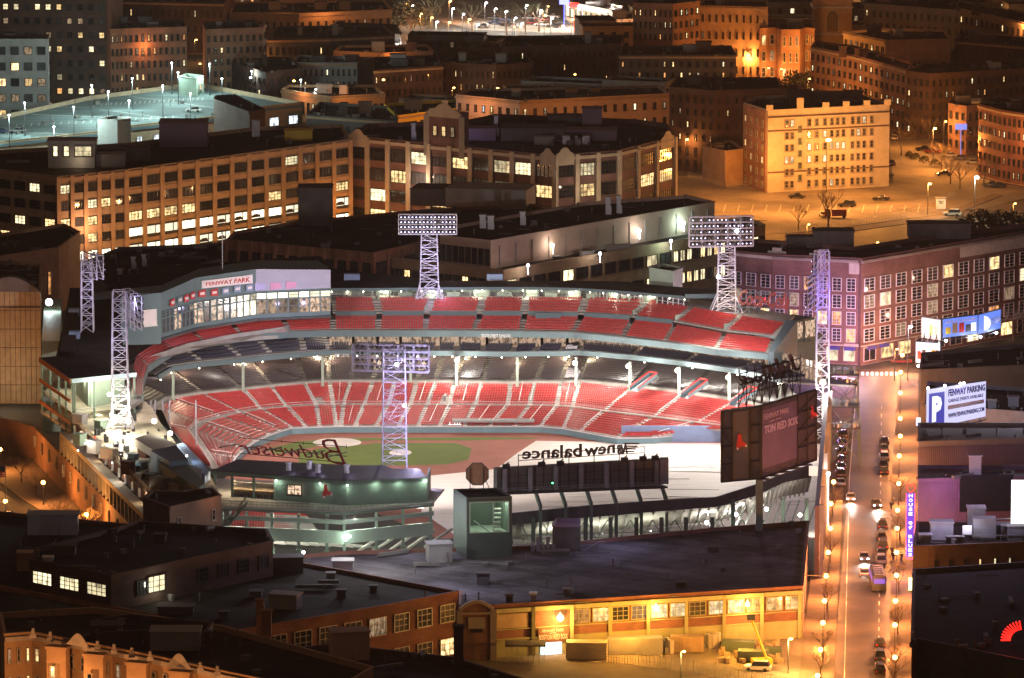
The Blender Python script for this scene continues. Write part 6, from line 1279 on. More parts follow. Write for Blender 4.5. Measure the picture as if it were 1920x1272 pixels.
# ---- mid-ground buildings behind the stadium ----------------------------
bld('white_hall', 'long pale flat-walled hall behind the stadium roof with rooftop pipes', 'building', [(825, 447), (920, 457), (1340, 384), (1290, 372), (1100, 385), (1000, 402), (835, 432)], 18, 'pink', 'roof', [dict(e=0, r=1, c=8, w=.8, h=.85, lit=0, s='indus', zb=12.5, zt=17, fr='framed'), dict(e=1, r=1, c=14, w=.04, h=.9, lit=0, s='plain', zb=12.2, zt=17.5, fr='greyw')], seed=31,
    boxes=[(905, 428, 1.4, 1.4, 3, 'steel'), (920, 430, 1.4, 1.4, 3, 'steel'), (980, 422, 1.2, 1.2, 3, 'steel'), (1140, 402, 1.2, 1.2, 4, 'steel'), (1160, 400, 1.0, 1.0, 4, 'steel')])
bld('factory_wing', 'orange-lit two-storey wing with strip windows in front of the pale hall', 'building', [(695, 484), (944, 512), (1260, 458), (1435, 427), (1400, 412), (1200, 436), (1000, 478), (925, 492), (800, 470), (700, 470)], 12, 'tan', 'roofblk', [dict(e=0, r=2, c=16, w=.8, h=.5, lit=.12, s='wide', fr='framed'), dict(e=1, r=2, c=12, w=.8, h=.5, lit=.45, pal=PALC, s='wide', fr='framed'), dict(e=2, r=2, c=14, w=.8, h=.5, lit=.7, pal=PALC, s='wide', fr='framed')], seed=32,
    boxes=[(940, 492, 3.4, 2.4, 2, 'greyw'), (1045, 490, 2.2, 2, 1, 'dkw'), (1160, 470, 6, 1.6, 1.2, 'greyw', .4), (1100, 480, 3, 1.6, 1.0, 'greyw', .4), (870, 494, 4, 2, 1.4, 'dkw')])
for x, y in ((990, 498), (1033, 459), (1125, 476), (1195, 432), (1280, 418), (1258, 452)):
    hallL, hallR = P(920, 457, 18), P(1340, 384, 18); q = P(x, y, 13.2) if x in (990, 1125, 1258) else lerp(hallL, hallR, (x - 920) / 420)
    if x not in (990, 1125, 1258): q.z = zat(q, y); q.y -= 1.0
    bb = MB(); bb.ball(q, .38); bb.bar(q, q - V(0, 0, 2), .08); bb.build('roof_lamp', GL['white'] if x != 1033 else GL['warm'], None, label='%s white flood lamp on the pale hall roof edge, counted from the left' % ORD[[990, 1033, 1125, 1195, 1258, 1280].index(x)], category='lamp', group='flood lamps along the pale hall'); light('POINT', (q.x, q.y - 2.2, q.z + .6), 420 if x < 1200 else 900, (1, .82, .66) if x < 1200 else (.62, 1, .80), .3)
bld('teal_stair_box', 'small pale teal stair housing behind the black stadium roof', 'roof housing', [(1217, 508), (1262, 515), (1280, 508), (1240, 499)], 26, 'greenl', 'roofblk', [], z0=16, seed=33); light('POINT', P(1245, 520, 24) + V(0, -5, 0), 220, (.7, .9, 1), .3)
bld('low_factory', 'low long factory with orange-lit brick piers and rows of small windows', 'building', [(425, 455), (700, 480), (1035, 402), (1000, 388), (800, 398), (560, 420), (440, 440)], 14, 'bricko', 'roof', [dict(e=0, r=2, c=12, w=.72, h=.6, lit=.12, pier=(.9, .4), **{k: v for k, v in ind.items() if k not in ('w', 'h')}), dict(e=1, r=2, c=13, w=.72, h=.6, lit=.12, pier=(.9, .4), s='indus', fr='framed')], seed=34,
    boxes=[(592, 420, 8, 8, 9, 'dkw'), (920, 385, 20, 12, 4.5, 'greyw', -.2), (830, 382, 14, 10, 4, 'dkw', -.2), (610, 470, 2, 2, 1.5, 'dkw')])
bld('roof_shed', 'broad black roof left of the press box with small vent posts', 'building', [(200, 545), (420, 490), (420, 462), (225, 470), (150, 500)], 21, 'dkw', 'roofblk', [], seed=35, boxes=[(250, 505, .8, .8, 2.5, 'steel'), (270, 500, .8, .8, 2.5, 'steel'), (225, 515, 1, 1, 1, 'steel')])
bld('low_block', 'low orange-lit block at far left beneath the long office building', 'building', [(-40, 492), (110, 470), (150, 440), (120, 425), (-40, 450)], 15, 'orange', 'roofblk', [dict(e=0, r=1, c=4, w=.2, h=.4, lit=.4)], seed=36)
# long office and garage building, left
pal_mix = [LITW, LITC, LITD]
bld('office_garage', 'long orange-lit office building, its two lowest floors a bright open car park', 'building', [(-60, 318), (108, 338), (235, 325), (655, 268), (640, 240), (480, 245), (240, 275), (-60, 292)], 22, 'tan', 'roof', [
    dict(e=0, r=5, c=6, w=.72, h=.52, lit=.25, s='indus', pal=[LITC, LITW], rows={0: dict(lit=.6, pal=[LITG])}, fr='framed'),
    dict(e=1, r=5, c=5, w=.72, h=.52, lit=.35, s='indus', pal=[LITC, LITW], rows={0: dict(lit=1, pal=[LITG])}, fr='framed', pier=(1.1, .5)),
    dict(e=2, r=5, c=13, w=.80, h=.56, lit=.2, s='indus', pal=[LITC, LITW], rows={0: dict(lit=1, pal=PALG, s='open', w=.86, h=.72), 1: dict(lit=1, pal=PALG, s='open', w=.86, h=.72)}, fr='framed', pier=(1.3, .6), band=.8)], seed=41, par=.8, trim='orange',
    boxes=[(345, 272, 12, 9, 6, 'purplew'), (220, 300, 16, 8, 3, 'dkw'), (560, 262, 7, 5, 2.4, 'yellow'), (480, 256, 2, 2, 4, 'steel')])
og = [o for o in C.objects if o.name.startswith('office_garage') and o.type == 'EMPTY'][0]; p = P(136, 312, 22); mb = MB(); mb.box((p.x, p.y, 0), (11.5, 7, 6.5), z0=22.02); mb.box((p.x, p.y, 0), (12.2, 7.7, .3), z0=28.53); mb.box((p.x + 9.5, p.y + .5, 0), (7, 6, 3.2), z0=22.02); mb.build('penthouse', 'greyw', og)
for dx, w_ in ((-3.9, 1.2), (-1.2, 1.4), (2.9, 4.2)): part('window', wmesh(w_, 2.6, 'pair' if w_ > 2 else 'sash', LITC, 'framed'), og, V(p.x + dx, p.y - 3.56, 26.2) - world_loc(og), 0)
light('POINT', (p.x + 2, p.y - 6, 24), 200, WARM, .3)
for k in range(6): q = P(262 + k * 66, 452 - k * 9.2, 6.5); light('POINT', (q.x, q.y - 8, 3), 1500, (1, .5, .18), .3); light('POINT', (q.x, q.y - 16, 12), 1500, (1, .48, .2), .3)
for x, y in ((20, 400), (110, 420), (180, 430)): q = P(x, y, 8); light('POINT', (q.x, q.y - 13, 10), 2600, (1, .5, .26), .3)
# scalloped parapet building
sb_ = bld('scalloped_office', 'cream and brick office building with scalloped parapets and a small clock-like front tower', 'building', [(652, 262), (1041, 300), (1160, 290), (1265, 264), (1250, 240), (1190, 232), (930, 222), (870, 235), (690, 240)], 22, 'brickp', 'roof', [
    dict(e=0, r=4, c=10, w=.76, h=.62, lit=.30, s='indus', pal=[LITW, LITC], pier=(1.3, .6), fr='framed'), dict(e=1, r=4, c=3, w=.7, h=.62, lit=.35, s='indus', pal=[LITC, LITW], pier=(1.2, .6), fr='framed'), dict(e=2, r=4, c=3, w=.72, h=.62, lit=.3, s='indus', pal=[LITW, LITC], pier=(1.2, .6), fr='framed')], seed=42, par=1.0, trim='cream',
    boxes=[(900, 262, 8, 6, 3, 'purplew'), (1000, 262, 16, 9, 3.2, 'dkw', -.05), (1090, 262, 18, 7, 2.6, 'purplew', -.05), (1060, 246, 9, 6, 4, 'dkw'), (1020, 272, 5, 3, 2, 'greyw'), (1066, 272, 3, 3, 2.2, 'steel'), (1080, 272, 3, 3, 2.2, 'steel'), (1094, 272, 3, 3, 2.2, 'steel'), (930, 255, 1, 1, 5, 'steel'), (775, 262, 1, 1, 4, 'steel'), (1110, 250, 5, 5, 6.5, 'purplew'), (700, 262, 3, 3, 1, 'dkw'), (850, 270, 4, 3, 1.5, 'dkw')])
a, b_, c_, e_ = P(652, 262, 22), P(1041, 300, 22), P(1160, 290, 22), P(1265, 264, 22)
def scallop(u, v_, t0, t1, up, name='scalloped_parapet'):
    q0, q1 = lerp(u, v_, t0), lerp(u, v_, t1); m_ = 10; prof = [0, .35, .4, .8, 1, 1.05, 1, .8, .4, .35, 0]; b = MB(); f = [lerp(q0, q1, k / m_) + V(0, -.7, up * prof[k] + .9) for k in range(m_ + 1)]
    f = [XY(q0, 20.5) + V(0, -.7, 0)] + f + [XY(q1, 20.5) + V(0, -.7, 0)]; b.hexa(f, [p + V(0, .5, 0) for p in f]); b.build(name, 'cream', sb_)
scallop(a, b_, 0, .10, 2.0); scallop(a, b_, .93, 1.0, 1.8); scallop(b_, c_, .0, .3, 2.0); scallop(c_, e_, .75, 1, 2.0)
q0, q1 = lerp(a, b_, .385), lerp(a, b_, .555); b = MB(); b.slab(q0, q1, 20, 31.5, 3.2, -3.0)
tw_ = b.build('front_tower', 'brickp', sb_); b = MB(); m_ = 12; prof = [0, .3, .5, .55, .9, 1.1, 1.15, 1.1, .9, .55, .5, .3, 0]; f = [lerp(q0, q1, k / m_) + V(0, -.4, 31.0 - 22 + 2.2 * prof[k]) for k in range(m_ + 1)]; f = [XY(q0, 30) + V(0, -.4, 0)] + f + [XY(q1, 30) + V(0, -.4, 0)]; b.hexa(f, [p + V(0, .8, 0) for p in f])
for q in (q0, q1): b.box((q.x, q.y - .4, 0), (1.4, .8, 10.5), z0=20)
b.build('tower_parapet', 'cream', sb_); d_ = (q1 - q0).normalized()
for k in range(3): q = lerp(q0, q1, .25 + k * .25); part('window', wmesh(1.4, 2.6, 'sash', LITW if k < 2 else LITD, 'framed'), sb_, V(q.x, q.y - .35, 26.5) - world_loc(sb_), math.atan2(d_.y, d_.x))
for k in range(6): q = P(680 + k * 100, 405, 3); light('POINT', (q.x, q.y - 13, 14 if k else 6), 1300 if k else 3400, (1, .72, .52) if k else SOD, .3)
for k in range(3): q = Q(1110 + k * 70, 330, 1530); light('POINT', (q.x, q.y - 10, 14), 1100, (1, .75, .5), .3)
light('POINT', Q(840, 270, 1560) + V(0, -8, 4), 900, LAV, .3)
# parking deck with teal lamps
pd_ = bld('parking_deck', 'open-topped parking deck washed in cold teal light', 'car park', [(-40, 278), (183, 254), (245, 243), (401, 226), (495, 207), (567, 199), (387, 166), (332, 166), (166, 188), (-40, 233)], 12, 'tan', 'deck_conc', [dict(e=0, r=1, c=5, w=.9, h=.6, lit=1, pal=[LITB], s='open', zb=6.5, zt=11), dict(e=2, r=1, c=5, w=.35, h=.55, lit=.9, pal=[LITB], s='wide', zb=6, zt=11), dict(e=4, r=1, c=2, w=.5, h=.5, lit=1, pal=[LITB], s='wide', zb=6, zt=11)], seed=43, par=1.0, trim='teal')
mb = MB()
for x0, y0, x1, y1 in ((185, 205, 390, 232), (0, 248, 170, 252), (60, 215, 380, 226), (240, 180, 420, 205)):
    p, q = P(x0, y0, 12.02), P(x1, y1, 12.02); mb.quad((p.x, p.y - .3, 12.02), (q.x, q.y - .3, 12.02), (q.x, q.y + .3, 12.02), (p.x, p.y + .3, 12.02))
for k in range(22):
    p = P(190 + k * 9, 196 - k * .5, 12.02); mb.quad((p.x, p.y - 3, 12.02), (p.x + .2, p.y - 3, 12.02), (p.x + .2, p.y + 3, 12.02), (p.x, p.y + 3, 12.02)); p = P(30 + k * 14, 236 - k * .8, 12.02); mb.quad((p.x, p.y - 3, 12.02), (p.x + .2, p.y - 3, 12.02), (p.x + .2, p.y + 3, 12.02), (p.x, p.y + 3, 12.02))
mb.build('bay_marking', 'line', pd_)
bld('deck_stair_housing', 'pale green lit stair housing at the far corner of the teal parking deck', 'stair housing', [(336, 148), (368, 152), (382, 147), (350, 142)], 16.5, 'greenl', 'roofg', [dict(e=1, r=1, c=1, w=.4, h=.5, lit=1, pal=[LITC])], z0=12.05, seed=44); light('POINT', P(356, 168, 12) + V(0, -7, 3.5), 900, (.8, 1, .6), .3)
bld('deck_stair_housing', 'white-walled stair box between the two halves of the parking deck', 'stair housing', [(183, 228), (220, 230), (245, 226), (205, 222)], 17, 'white', 'roofblk', [], z0=8, seed=45)
bld('black_stair_tower', 'dark brick stair tower with a stepped top and one lit window at the deck corner', 'tower', [(401, 190), (468, 215), (497, 210), (440, 182), (404, 184)], 20, 'brickd', 'roofblk', [dict(e=1, r=1, c=1, w=.6, h=.5, lit=1, pal=[LITW], zb=9, zt=16)], z0=3, seed=46)
# ---- background city ----------------------------------------------------
bg_ = [
 # name, label, roof px, h, wall, roof, fac
 ('apartment_tower', 'broad balcony apartment tower in the top left corner with many warm windows', [(-60, -30), (200, -28), (230, -40), (-60, -45)], 38, 'brickd', 'roofblk', [dict(e=0, r=9, c=13, w=.5, h=.45, lit=.45, pal=PALW + [LITC], band=.5)]),
 ('office_block', 'grey green office block at the left edge above the parking deck', [(-60, 78), (90, 78), (92, 70), (-60, 68)], 28, 'greyw', 'roofblk', [dict(e=0, r=6, c=6, w=.62, h=.52, lit=.5, pal=[LITW, LITC, LITD], s='wide')]),
 ('low_shop', 'low pale building with two bright wall lamps behind the parking deck', [(92, 108), (192, 104), (190, 88), (92, 90)], 9, 'tan', 'roofb', [dict(e=0, r=1, c=7, w=.4, h=.5, lit=.3)]),
 ('brick_apartments', 'orange brick apartment house with corner bays left of centre, brightly street lit', [(198, 60), (240, 58), (350, 55), (345, 42), (200, 45)], 24, 'bricko', 'roofblk', [dict(e=0, r=6, c=5, w=.4, h=.5, lit=.15), dict(e=1, r=6, c=10, w=.45, h=.5, lit=.16)]),
 ('brick_apartments', 'dim orange brick apartment house right of the brightly lit one', [(385, 60), (494, 56), (480, 42), (380, 46)], 22, 'bricko', 'roofblk', [dict(e=0, r=6, c=9, w=.45, h=.5, lit=.12)]),
 ('dark_house', 'dark low flat block with a plain side beside the parking deck corner', [(422, 118), (500, 140), (565, 132), (545, 112), (440, 110)], 12, 'brickd', 'roofblk', [dict(e=0, r=3, c=9, w=.4, h=.45, lit=.08), dict(e=1, r=3, c=4, w=.4, h=.5, lit=.1)]),
 ('grey_row', 'grey three-storey row with sparse yellow windows behind the dark roofs', [(547, 122), (670, 122), (700, 112), (560, 108)], 12, 'greyw', 'roofblk', [dict(e=0, r=3, c=12, w=.4, h=.5, lit=.2)]),
 ('low_row', 'low row with a red-lit cornice and small windows', [(528, 172), (620, 186), (722, 180), (700, 164), (540, 164)], 8, 'orange', 'roofblk', [dict(e=0, r=1, c=10, w=.4, h=.5, lit=.1), dict(e=1, r=1, c=8, w=.4, h=.5, lit=.1)]),
 ('dark_terrace', 'dark terrace with an orange-lit parapet strip in the upper middle', [(625, 100), (720, 104), (812, 100), (800, 88), (640, 90)], 11, 'orange', 'roofblk', [dict(e=0, r=2, c=9, w=.3, h=.5, lit=.05), dict(e=1, r=2, c=8, w=.3, h=.5, lit=.05)]),
 ('dark_terrace', 'dark block crowned with a row of yellow windows, upper middle', [(830, 122), (930, 126), (1000, 122), (990, 108), (850, 108)], 13, 'brickd', 'roofblk', [dict(e=0, r=3, c=10, w=.32, h=.5, lit=.25), dict(e=1, r=3, c=7, w=.32, h=.5, lit=.2)]),
 ('dark_terrace', 'brown-lit block with chimneys left of the row of yellow windows', [(700, 136), (830, 128), (820, 108), (700, 112)], 13, 'brickd', 'roofblk', [dict(e=0, r=3, c=12, w=.3, h=.45, lit=.06)]),
 ('dark_house', 'very dark wide block with tiny lights right below the bright shopping street', [(940, 92), (1165, 86), (1170, 70), (950, 72)], 16, 'brickd', 'roofblk', [dict(e=0, r=4, c=20, w=.3, h=.5, lit=.07)]),
 ('long_pale_block', 'long pink-lit block with a penthouse behind the scalloped office', [(855, 182), (975, 194), (1255, 180), (1235, 165), (1000, 170), (880, 172)], 14, 'pink', 'roofblk', [dict(e=0, r=3, c=8, w=.3, h=.45, lit=.25, pal=[LITD, LITW, LITB]), dict(e=1, r=3, c=15, w=.3, h=.45, lit=.25)]),
 ('yellow_garage', 'yellow-framed garage block behind the scalloped office', [(745, 222), (900, 202), (880, 190), (720, 200)], 10, 'yellow', 'roofblk', [dict(e=0, r=2, c=4, w=.8, h=.6, lit=.0, s='wide', fr='framed')]),
 ('roof_house', 'dark low roofs between the garage and the parking deck', [(575, 220), (745, 232), (740, 205), (600, 196)], 10, 'dkw', 'roofblk', [dict(e=0, r=2, c=10, w=.3, h=.4, lit=.05)]),
 ('slim_tenements', 'tall dark tenement group with narrow lit windows left of the orange apartment block', [(1160, 108), (1380, 108), (1370, 90), (1165, 92)], 17, 'dkw', 'roofblk', [dict(e=0, r=5, c=14, w=.3, h=.5, lit=.2, pal=PALW + [LITC])]),
 ('slim_tenements', 'dark tenements with green-lit door, nearer of the two groups', [(1255, 168), (1340, 175), (1470, 170), (1455, 150), (1270, 150)], 22, 'brickd', 'roofblk', [dict(e=0, r=6, c=6, w=.3, h=.5, lit=.22), dict(e=1, r=6, c=8, w=.3, h=.5, lit=.08)]),
 ('lit_tenement', 'red brick tenement tower glowing orange beside the bright shopping street', [(1187, 10), (1262, 12), (1312, 6), (1300, -6), (1200, -8)], 26, 'bricko', 'roofblk', [dict(e=0, r=7, c=8, w=.35, h=.5, lit=.25), dict(e=1, r=7, c=5, w=.35, h=.5, lit=.25)]),
 ('brown_hall', 'plain brown hall right of the glowing tenement', [(1312, 15), (1440, 18), (1438, 5), (1320, 2)], 22, 'orange', 'roofblk', [dict(e=0, r=4, c=10, w=.25, h=.4, lit=.08)]),
 ('school_house', 'ornate orange-lit brick house with stone quoins and a bright doorway', [(1424, 58), (1455, 56), (1465, 60), (1500, 60), (1510, 56), (1527, 58), (1522, 46), (1430, 46)], 16, 'bricko', 'roofblk', [dict(e=0, r=3, c=2, w=.5, h=.6, lit=.2, fr='stone'), dict(e=2, r=3, c=3, w=.5, h=.6, lit=.2, fr='stone'), dict(e=4, r=3, c=2, w=.5, h=.6, lit=.2, fr='stone')]),
 ('row_block', 'bay-fronted brick row running right from the church tower', [(1520, 92), (1600, 108), (1700, 136), (1712, 122), (1600, 90), (1530, 82)], 18, 'bricko', 'roofblk', [dict(e=0, r=5, c=8, w=.35, h=.5, lit=.35), dict(e=1, r=5, c=10, w=.35, h=.5, lit=.3)]),
 ('flat_roofed_block', 'wide block with a blank pale side wall and two rows of lit windows', [(1582, 64), (1660, 80), (1782, 78), (1770, 60), (1650, 58)], 17, 'tan', 'roofblk', [dict(e=0, r=4, c=8, w=.4, h=.45, lit=.5, pal=PALW)]),
 ('brick_row', 'long dark brick row with pale cornice on the right', [(1700, 138), (1745, 143), (1935, 132), (1935, 118), (1730, 125)], 18, 'brickd', 'roofblk', [dict(e=0, r=5, c=4, w=.4, h=.5, lit=.2), dict(e=1, r=5, c=16, w=.35, h=.5, lit=.3, pal=PALW)]),
 ('far_row', 'faint row of gabled houses at the top right corner', [(1780, 16), (1935, 50), (1935, 30), (1800, 5)], 14, 'tan', 'roofblk', [dict(e=0, r=3, c=16, w=.35, h=.5, lit=.15)]),
 ('far_block', 'dim plain block with scattered lights above the right-hand rows', [(1620, 10), (1800, 24), (1790, 5), (1630, -5)], 20, 'dkw', 'roofblk', [dict(e=0, r=5, c=14, w=.3, h=.5, lit=.12)]),
 ('far_block', 'dark gabled block at the far right under the faint gabled row', [(1790, 80), (1935, 92), (1935, 76), (1800, 66)], 16, 'brickd', 'roofblk', [dict(e=0, r=4, c=12, w=.3, h=.5, lit=.12)]),
 ('corner_shop', 'corner house with a glowing blue-white sign across the junction', [(1778, 198), (1812, 204), (1850, 198), (1840, 188), (1790, 188)], 13, 'bricko', 'roofblk', [dict(e=0, r=3, c=3, w=.4, h=.5, lit=.1), dict(e=1, r=3, c=3, w=.4, h=.5, lit=.1)]),
 ('bay_row', 'red brick row with stacked bay windows at the right edge', [(1835, 200), (1880, 212), (1935, 220), (1935, 190), (1860, 186)], 19, 'brickr', 'roofblk', [dict(e=0, r=5, c=5, w=.4, h=.5, lit=.25), dict(e=1, r=5, c=6, w=.4, h=.5, lit=.25)]),
 ('dark_annex', 'low black annex beside the orange apartment block', [(1317, 278), (1360, 288), (1395, 284), (1370, 268)], 9, 'orange', 'roofblk', []),
 ('far_tower_block', 'tall dark slab between the apartment tower and the orange brick houses', [(228, 6), (420, 10), (440, -8), (230, -10)], 16, 'brickd', 'roofblk', [dict(e=0, r=3, c=16, w=.3, h=.45, lit=.1)]),
 ('far_house', 'dim house row with reddish glow near the top, left of the bright street', [(430, 28), (560, 30), (735, 22), (720, 4), (440, 8)], 12, 'orange', 'roofblk', [dict(e=0, r=2, c=10, w=.3, h=.4, lit=.15), dict(e=1, r=2, c=12, w=.3, h=.4, lit=.1)]),
 ('far_house', 'second dim row with dark roofs and few windows beneath the far reddish one', [(500, 78), (620, 76), (740, 70), (720, 52), (520, 54)], 12, 'dkw', 'roofblk', [dict(e=0, r=2, c=10, w=.3, h=.4, lit=.12), dict(e=1, r=2, c=9, w=.3, h=.4, lit=.1)]),
 ('far_house', 'low dark roofscape with chimneys left of the bright shopping street', [(590, 66), (680, 62), (752, 66), (745, 50), (630, 46)], 10, 'dkw', 'roofblk', [dict(e=0, r=2, c=9, w=.3, h=.4, lit=.06), dict(e=1, r=2, c=9, w=.3, h=.4, lit=.12)]),
 ('shopping_arcade', 'yellow-lit corner shop at the end of the bright shopping street', [(1150, 42), (1188, 40), (1186, 26), (1155, 28)], 9, 'cream', 'roofb', [dict(e=0, r=2, c=3, w=.7, h=.5, lit=1, pal=[LITC])]),
 ('shopping_arcade', 'long low shop row with glowing fronts along the bright street', [(1060, 6), (1110, 16), (1160, 26), (1170, 16), (1080, -6)], 6, 'cream', 'roofb', [dict(e=0, r=1, c=5, w=.8, h=.6, lit=1, pal=[LITW, LITC]), dict(e=1, r=1, c=5, w=.8, h=.6, lit=1, pal=[LITO, LITW])]),
]
rr = random.Random(99)
for nm, lab, pix, h, wl_, rf_, fc in bg_:
    bx = []; xs = [p[0] for p in pix]; ys = [p[1] for p in pix]
    for k in range(3):
        t = rr.uniform(.2, .8); bx.append((min(xs) + (max(xs) - min(xs)) * t, (min(ys) + max(ys)) / 2 + rr.uniform(-2, 2), rr.uniform(1, 5), rr.uniform(1, 4), rr.uniform(1, 3.2), rr.choice(['dkw', 'brickd', 'greyw'])))
    bld(nm, lab, 'building', pix, h, wl_, rf_, [dict(f, fr=f.get('fr', 'framed')) for f in fc], trim='tan' if rr.random() < .5 else None, boxes=bx, par=.6)
# orange-lit six storey apartment block
ob = bld('apartment_block', 'big six-storey cream apartment block lit orange beside the parking lot', 'building', [(1395, 200), (1440, 214), (1668, 203), (1600, 180), (1420, 188)], 21, 'cream', 'roofblk', [], seed=51, par=.9, boxes=[(1500, 192, 6, 5, 3, 'brickd'), (1600, 190, 5, 4, 2.6, 'brickd'), (1560, 188, 12, 5, 2, 'dkw')])
a, b_ = P(1440, 214, 21), P(1668, 203, 21); L = (b_ - a).length; d_ = (b_ - a).normalized(); wn = []; rr = random.Random(5)
for x in (1475, 1485, 1517, 1531, 1546, 1559, 1570, 1581, 1598, 1609, 1620, 1634):
    for r_ in range(6):
        q = lerp(a, b_, (x - 1440) / 228); wn.append((V(q.x + d_.y * .05, q.y - d_.x * .05, 18.2 - r_ * 3.25), math.atan2(d_.y, d_.x), 1.05, 1.9, 'sash', LITC if rr.random() < .13 else ('glassb' if rr.random() < .6 else 'glass'), 'frame'))
for r_ in range(5): q = lerp(a, b_, 60 / 228); wn.append((V(q.x, q.y - .05, 16.6 - r_ * 3.25), math.atan2(d_.y, d_.x), 1.0, 1.7, 'sash', 'glassb', 'green'))
windows(ob, wn)
mb = MB()
for z in (16.2, 5.2): mb.slab(a, b_, z, z + .35, .2, .03)
mb.slab(a, b_, 19.9, 20.2, .35, .03); mb.build('string_course', 'brickd', ob)
for x in (1443, 1500, 1548, 1586, 1625, 1664): q = lerp(a, b_, (x - 1440) / 228); b = MB(); b.box((q.x, q.y, 0), (1.8, 1.0, 1.5 if x != 1500 else 3), z0=21.9); b.build('parapet_block', 'cream', ob)
bs_ = P(1395, 200, 21); mb = MB(); mb.slab(bs_, P(1437, 213, 21), 0, 21.6, .25, .02); mb.build('brick_side', 'bricko', ob); wn = []
d2 = (P(1437, 213, 21) - bs_).normalized()
for k in range(4):
    for r_ in range(6): q = lerp(bs_, P(1437, 213, 21), .14 + k * .25); wn.append((V(q.x + d2.y * .3, q.y - d2.x * .3, 18.2 - r_ * 3.25), math.atan2(d2.y, d2.x), 1.2, 1.8, 'sash', LITW if rr.random() < .3 else 'glass', 'frame'))
for q_ in wn[:24]: part('window', wmesh(*q_[2:]), ob, q_[0] - world_loc(ob), q_[1])
# church tower
ct = thing('church_tower', 'tall square stone church tower with an arched belfry window at the top edge', 'church', P(1558, 130, 0)); p = P(1558, 130, 0)
zt_ = zat(p, -30); mb = MB(); mb.box((p.x, p.y, 0), (10.5, 10.5, zt_), z0=0)
for s_ in (-1, 1): mb.box((p.x + s_ * 5.2, p.y - 5.2, 0), (1.6, 1.6, zt_), z0=0)
mb.build('shaft', 'orange', ct); mb = MB()
for y in (12, 62): mb.box((p.x, p.y, 0), (12.6, 12.6, .6), z0=zat(p, y))
mb.build('cornice', 'stone', ct); mb = MB(); z0, z1 = zat(p, 56), zat(p, 26); n_ = 8; f = [V(p.x - 1.7, p.y - 5.3, z0), V(p.x + 1.7, p.y - 5.3, z0)] + [V(p.x + 1.7 * math.cos(math.pi * k / n_), p.y - 5.3, z1 + 1.7 * math.sin(math.pi * k / n_)) for k in range(n_ + 1)]; mb.hexa([q + V(0, -.08, 0) for q in f], [q + V(0, .2, 0) for q in f]); mb.build('belfry_window', 'glass', ct)
mb = MB(); 
for k in range(n_ - 0): mb.bar(f[2 + k] + V(0, -.2, 0), f[min(3 + k, len(f) - 1)] + V(0, -.2, 0), .25)
mb.bar(f[0] + V(-.2, -.2, 0), f[-1] + V(-.2, -.2, 0), .25); mb.bar(f[1] + V(.2, -.2, 0), f[2] + V(.2, -.2, 0), .25); mb.build('arch_trim', 'stone', ct)
# small infill houses that fill the gaps of the far city
rr = random.Random(2024)
KEEP = [[tuple(P(x, y, 0))[:2] for x, y in q] for q in (((735, -60), (1120, -60), (1260, 50), (1250, 118), (1000, 112), (880, 108), (735, 70)), ((1262, 320), (1500, 320), (1680, 335), (1860, 392), (1500, 450), (1250, 440)), ((1675, 345), (1665, 250), (1720, 235), (1800, 280), (1930, 320), (1930, 380)), ((1400, 190), (1380, 150), (1430, 128), (1560, 130), (1700, 250), (1665, 262)), ((-60, 150), (600, 150), (600, 330), (-60, 330)))]
def inside(pt, poly):
    c = False
    for i in range(len(poly)):
        (x0, y0), (x1, y1) = poly[i], poly[(i + 1) % len(poly)]
        if (y0 > pt[1]) != (y1 > pt[1]) and pt[0] < (x1 - x0) * (pt[1] - y0) / (y1 - y0) + x0: c = not c
    return c
spots = []; tries = 0
while len(spots) < 78 and tries < 9000:
    tries += 1; x = rr.uniform(-20, 1940); y = rr.uniform(-20, 262); p = P(x, y, 0); L_, W_ = rr.uniform(11, 26), rr.uniform(9, 13); an = rr.choice([.12, -.32, .3, -.1]); ca, sa = math.cos(an), math.sin(an)
    fp_ = [(p.x + u * L_ / 2 * ca - v * W_ / 2 * sa, p.y + u * L_ / 2 * sa + v * W_ / 2 * ca) for u, v in ((-1, -1), (1, -1), (1, 1), (-1, 1))]
    grid = [(p.x + u * L_ / 2 * ca - v * W_ / 2 * sa, p.y + u * L_ / 2 * sa + v * W_ / 2 * ca) for u in (-1, -.5, 0, .5, 1) for v in (-1, 0, 1)]
    if any(inside(g_, q) for g_ in grid for q in FOOT + KEEP) or any(inside(c_, fp_) for q in FOOT for c_ in q): continue
    spots.append((x, fp_)); FOOT.append(fp_)
spots.sort(key=lambda q: q[0]); NT = [0, 0, 0]
for i, (x, fp_) in enumerate(spots):
    th = min(2, max(0, int(x // 640))); k = NT[th]; NT[th] += 1; h = rr.uniform(8, 15); r_ = int(h / 3.3); L_ = (Vector(fp_[1]) - Vector(fp_[0])).length
    k2 = rr.random(); litp = rr.uniform(.08, .4)
    bld('small_house', 'small %s house squeezed between larger roofs at %s, %s from the left' % (['dark brick', 'plain', 'brown'][i % 3], ['upper left', 'upper middle', 'upper right'][th], ORD[k] if k < len(ORD) else 'one of those farthest'), 'house', None, h, ['brickd', 'dkw', 'bricko', 'orange', 'greyw'][int(k2 * 5)], 'roofblk', [dict(e=0, r=r_, c=max(2, int(L_ / 3.4)), w=.34, h=.5, lit=litp, fr='framed'), dict(e=1, r=r_, c=3, w=.3, h=.45, lit=litp * .6, fr='framed')], world=[V(u, v, h) for u, v in fp_], par=.5, group='small houses among the far roofs', seed=i, trim='tan' if i % 4 == 0 else None)
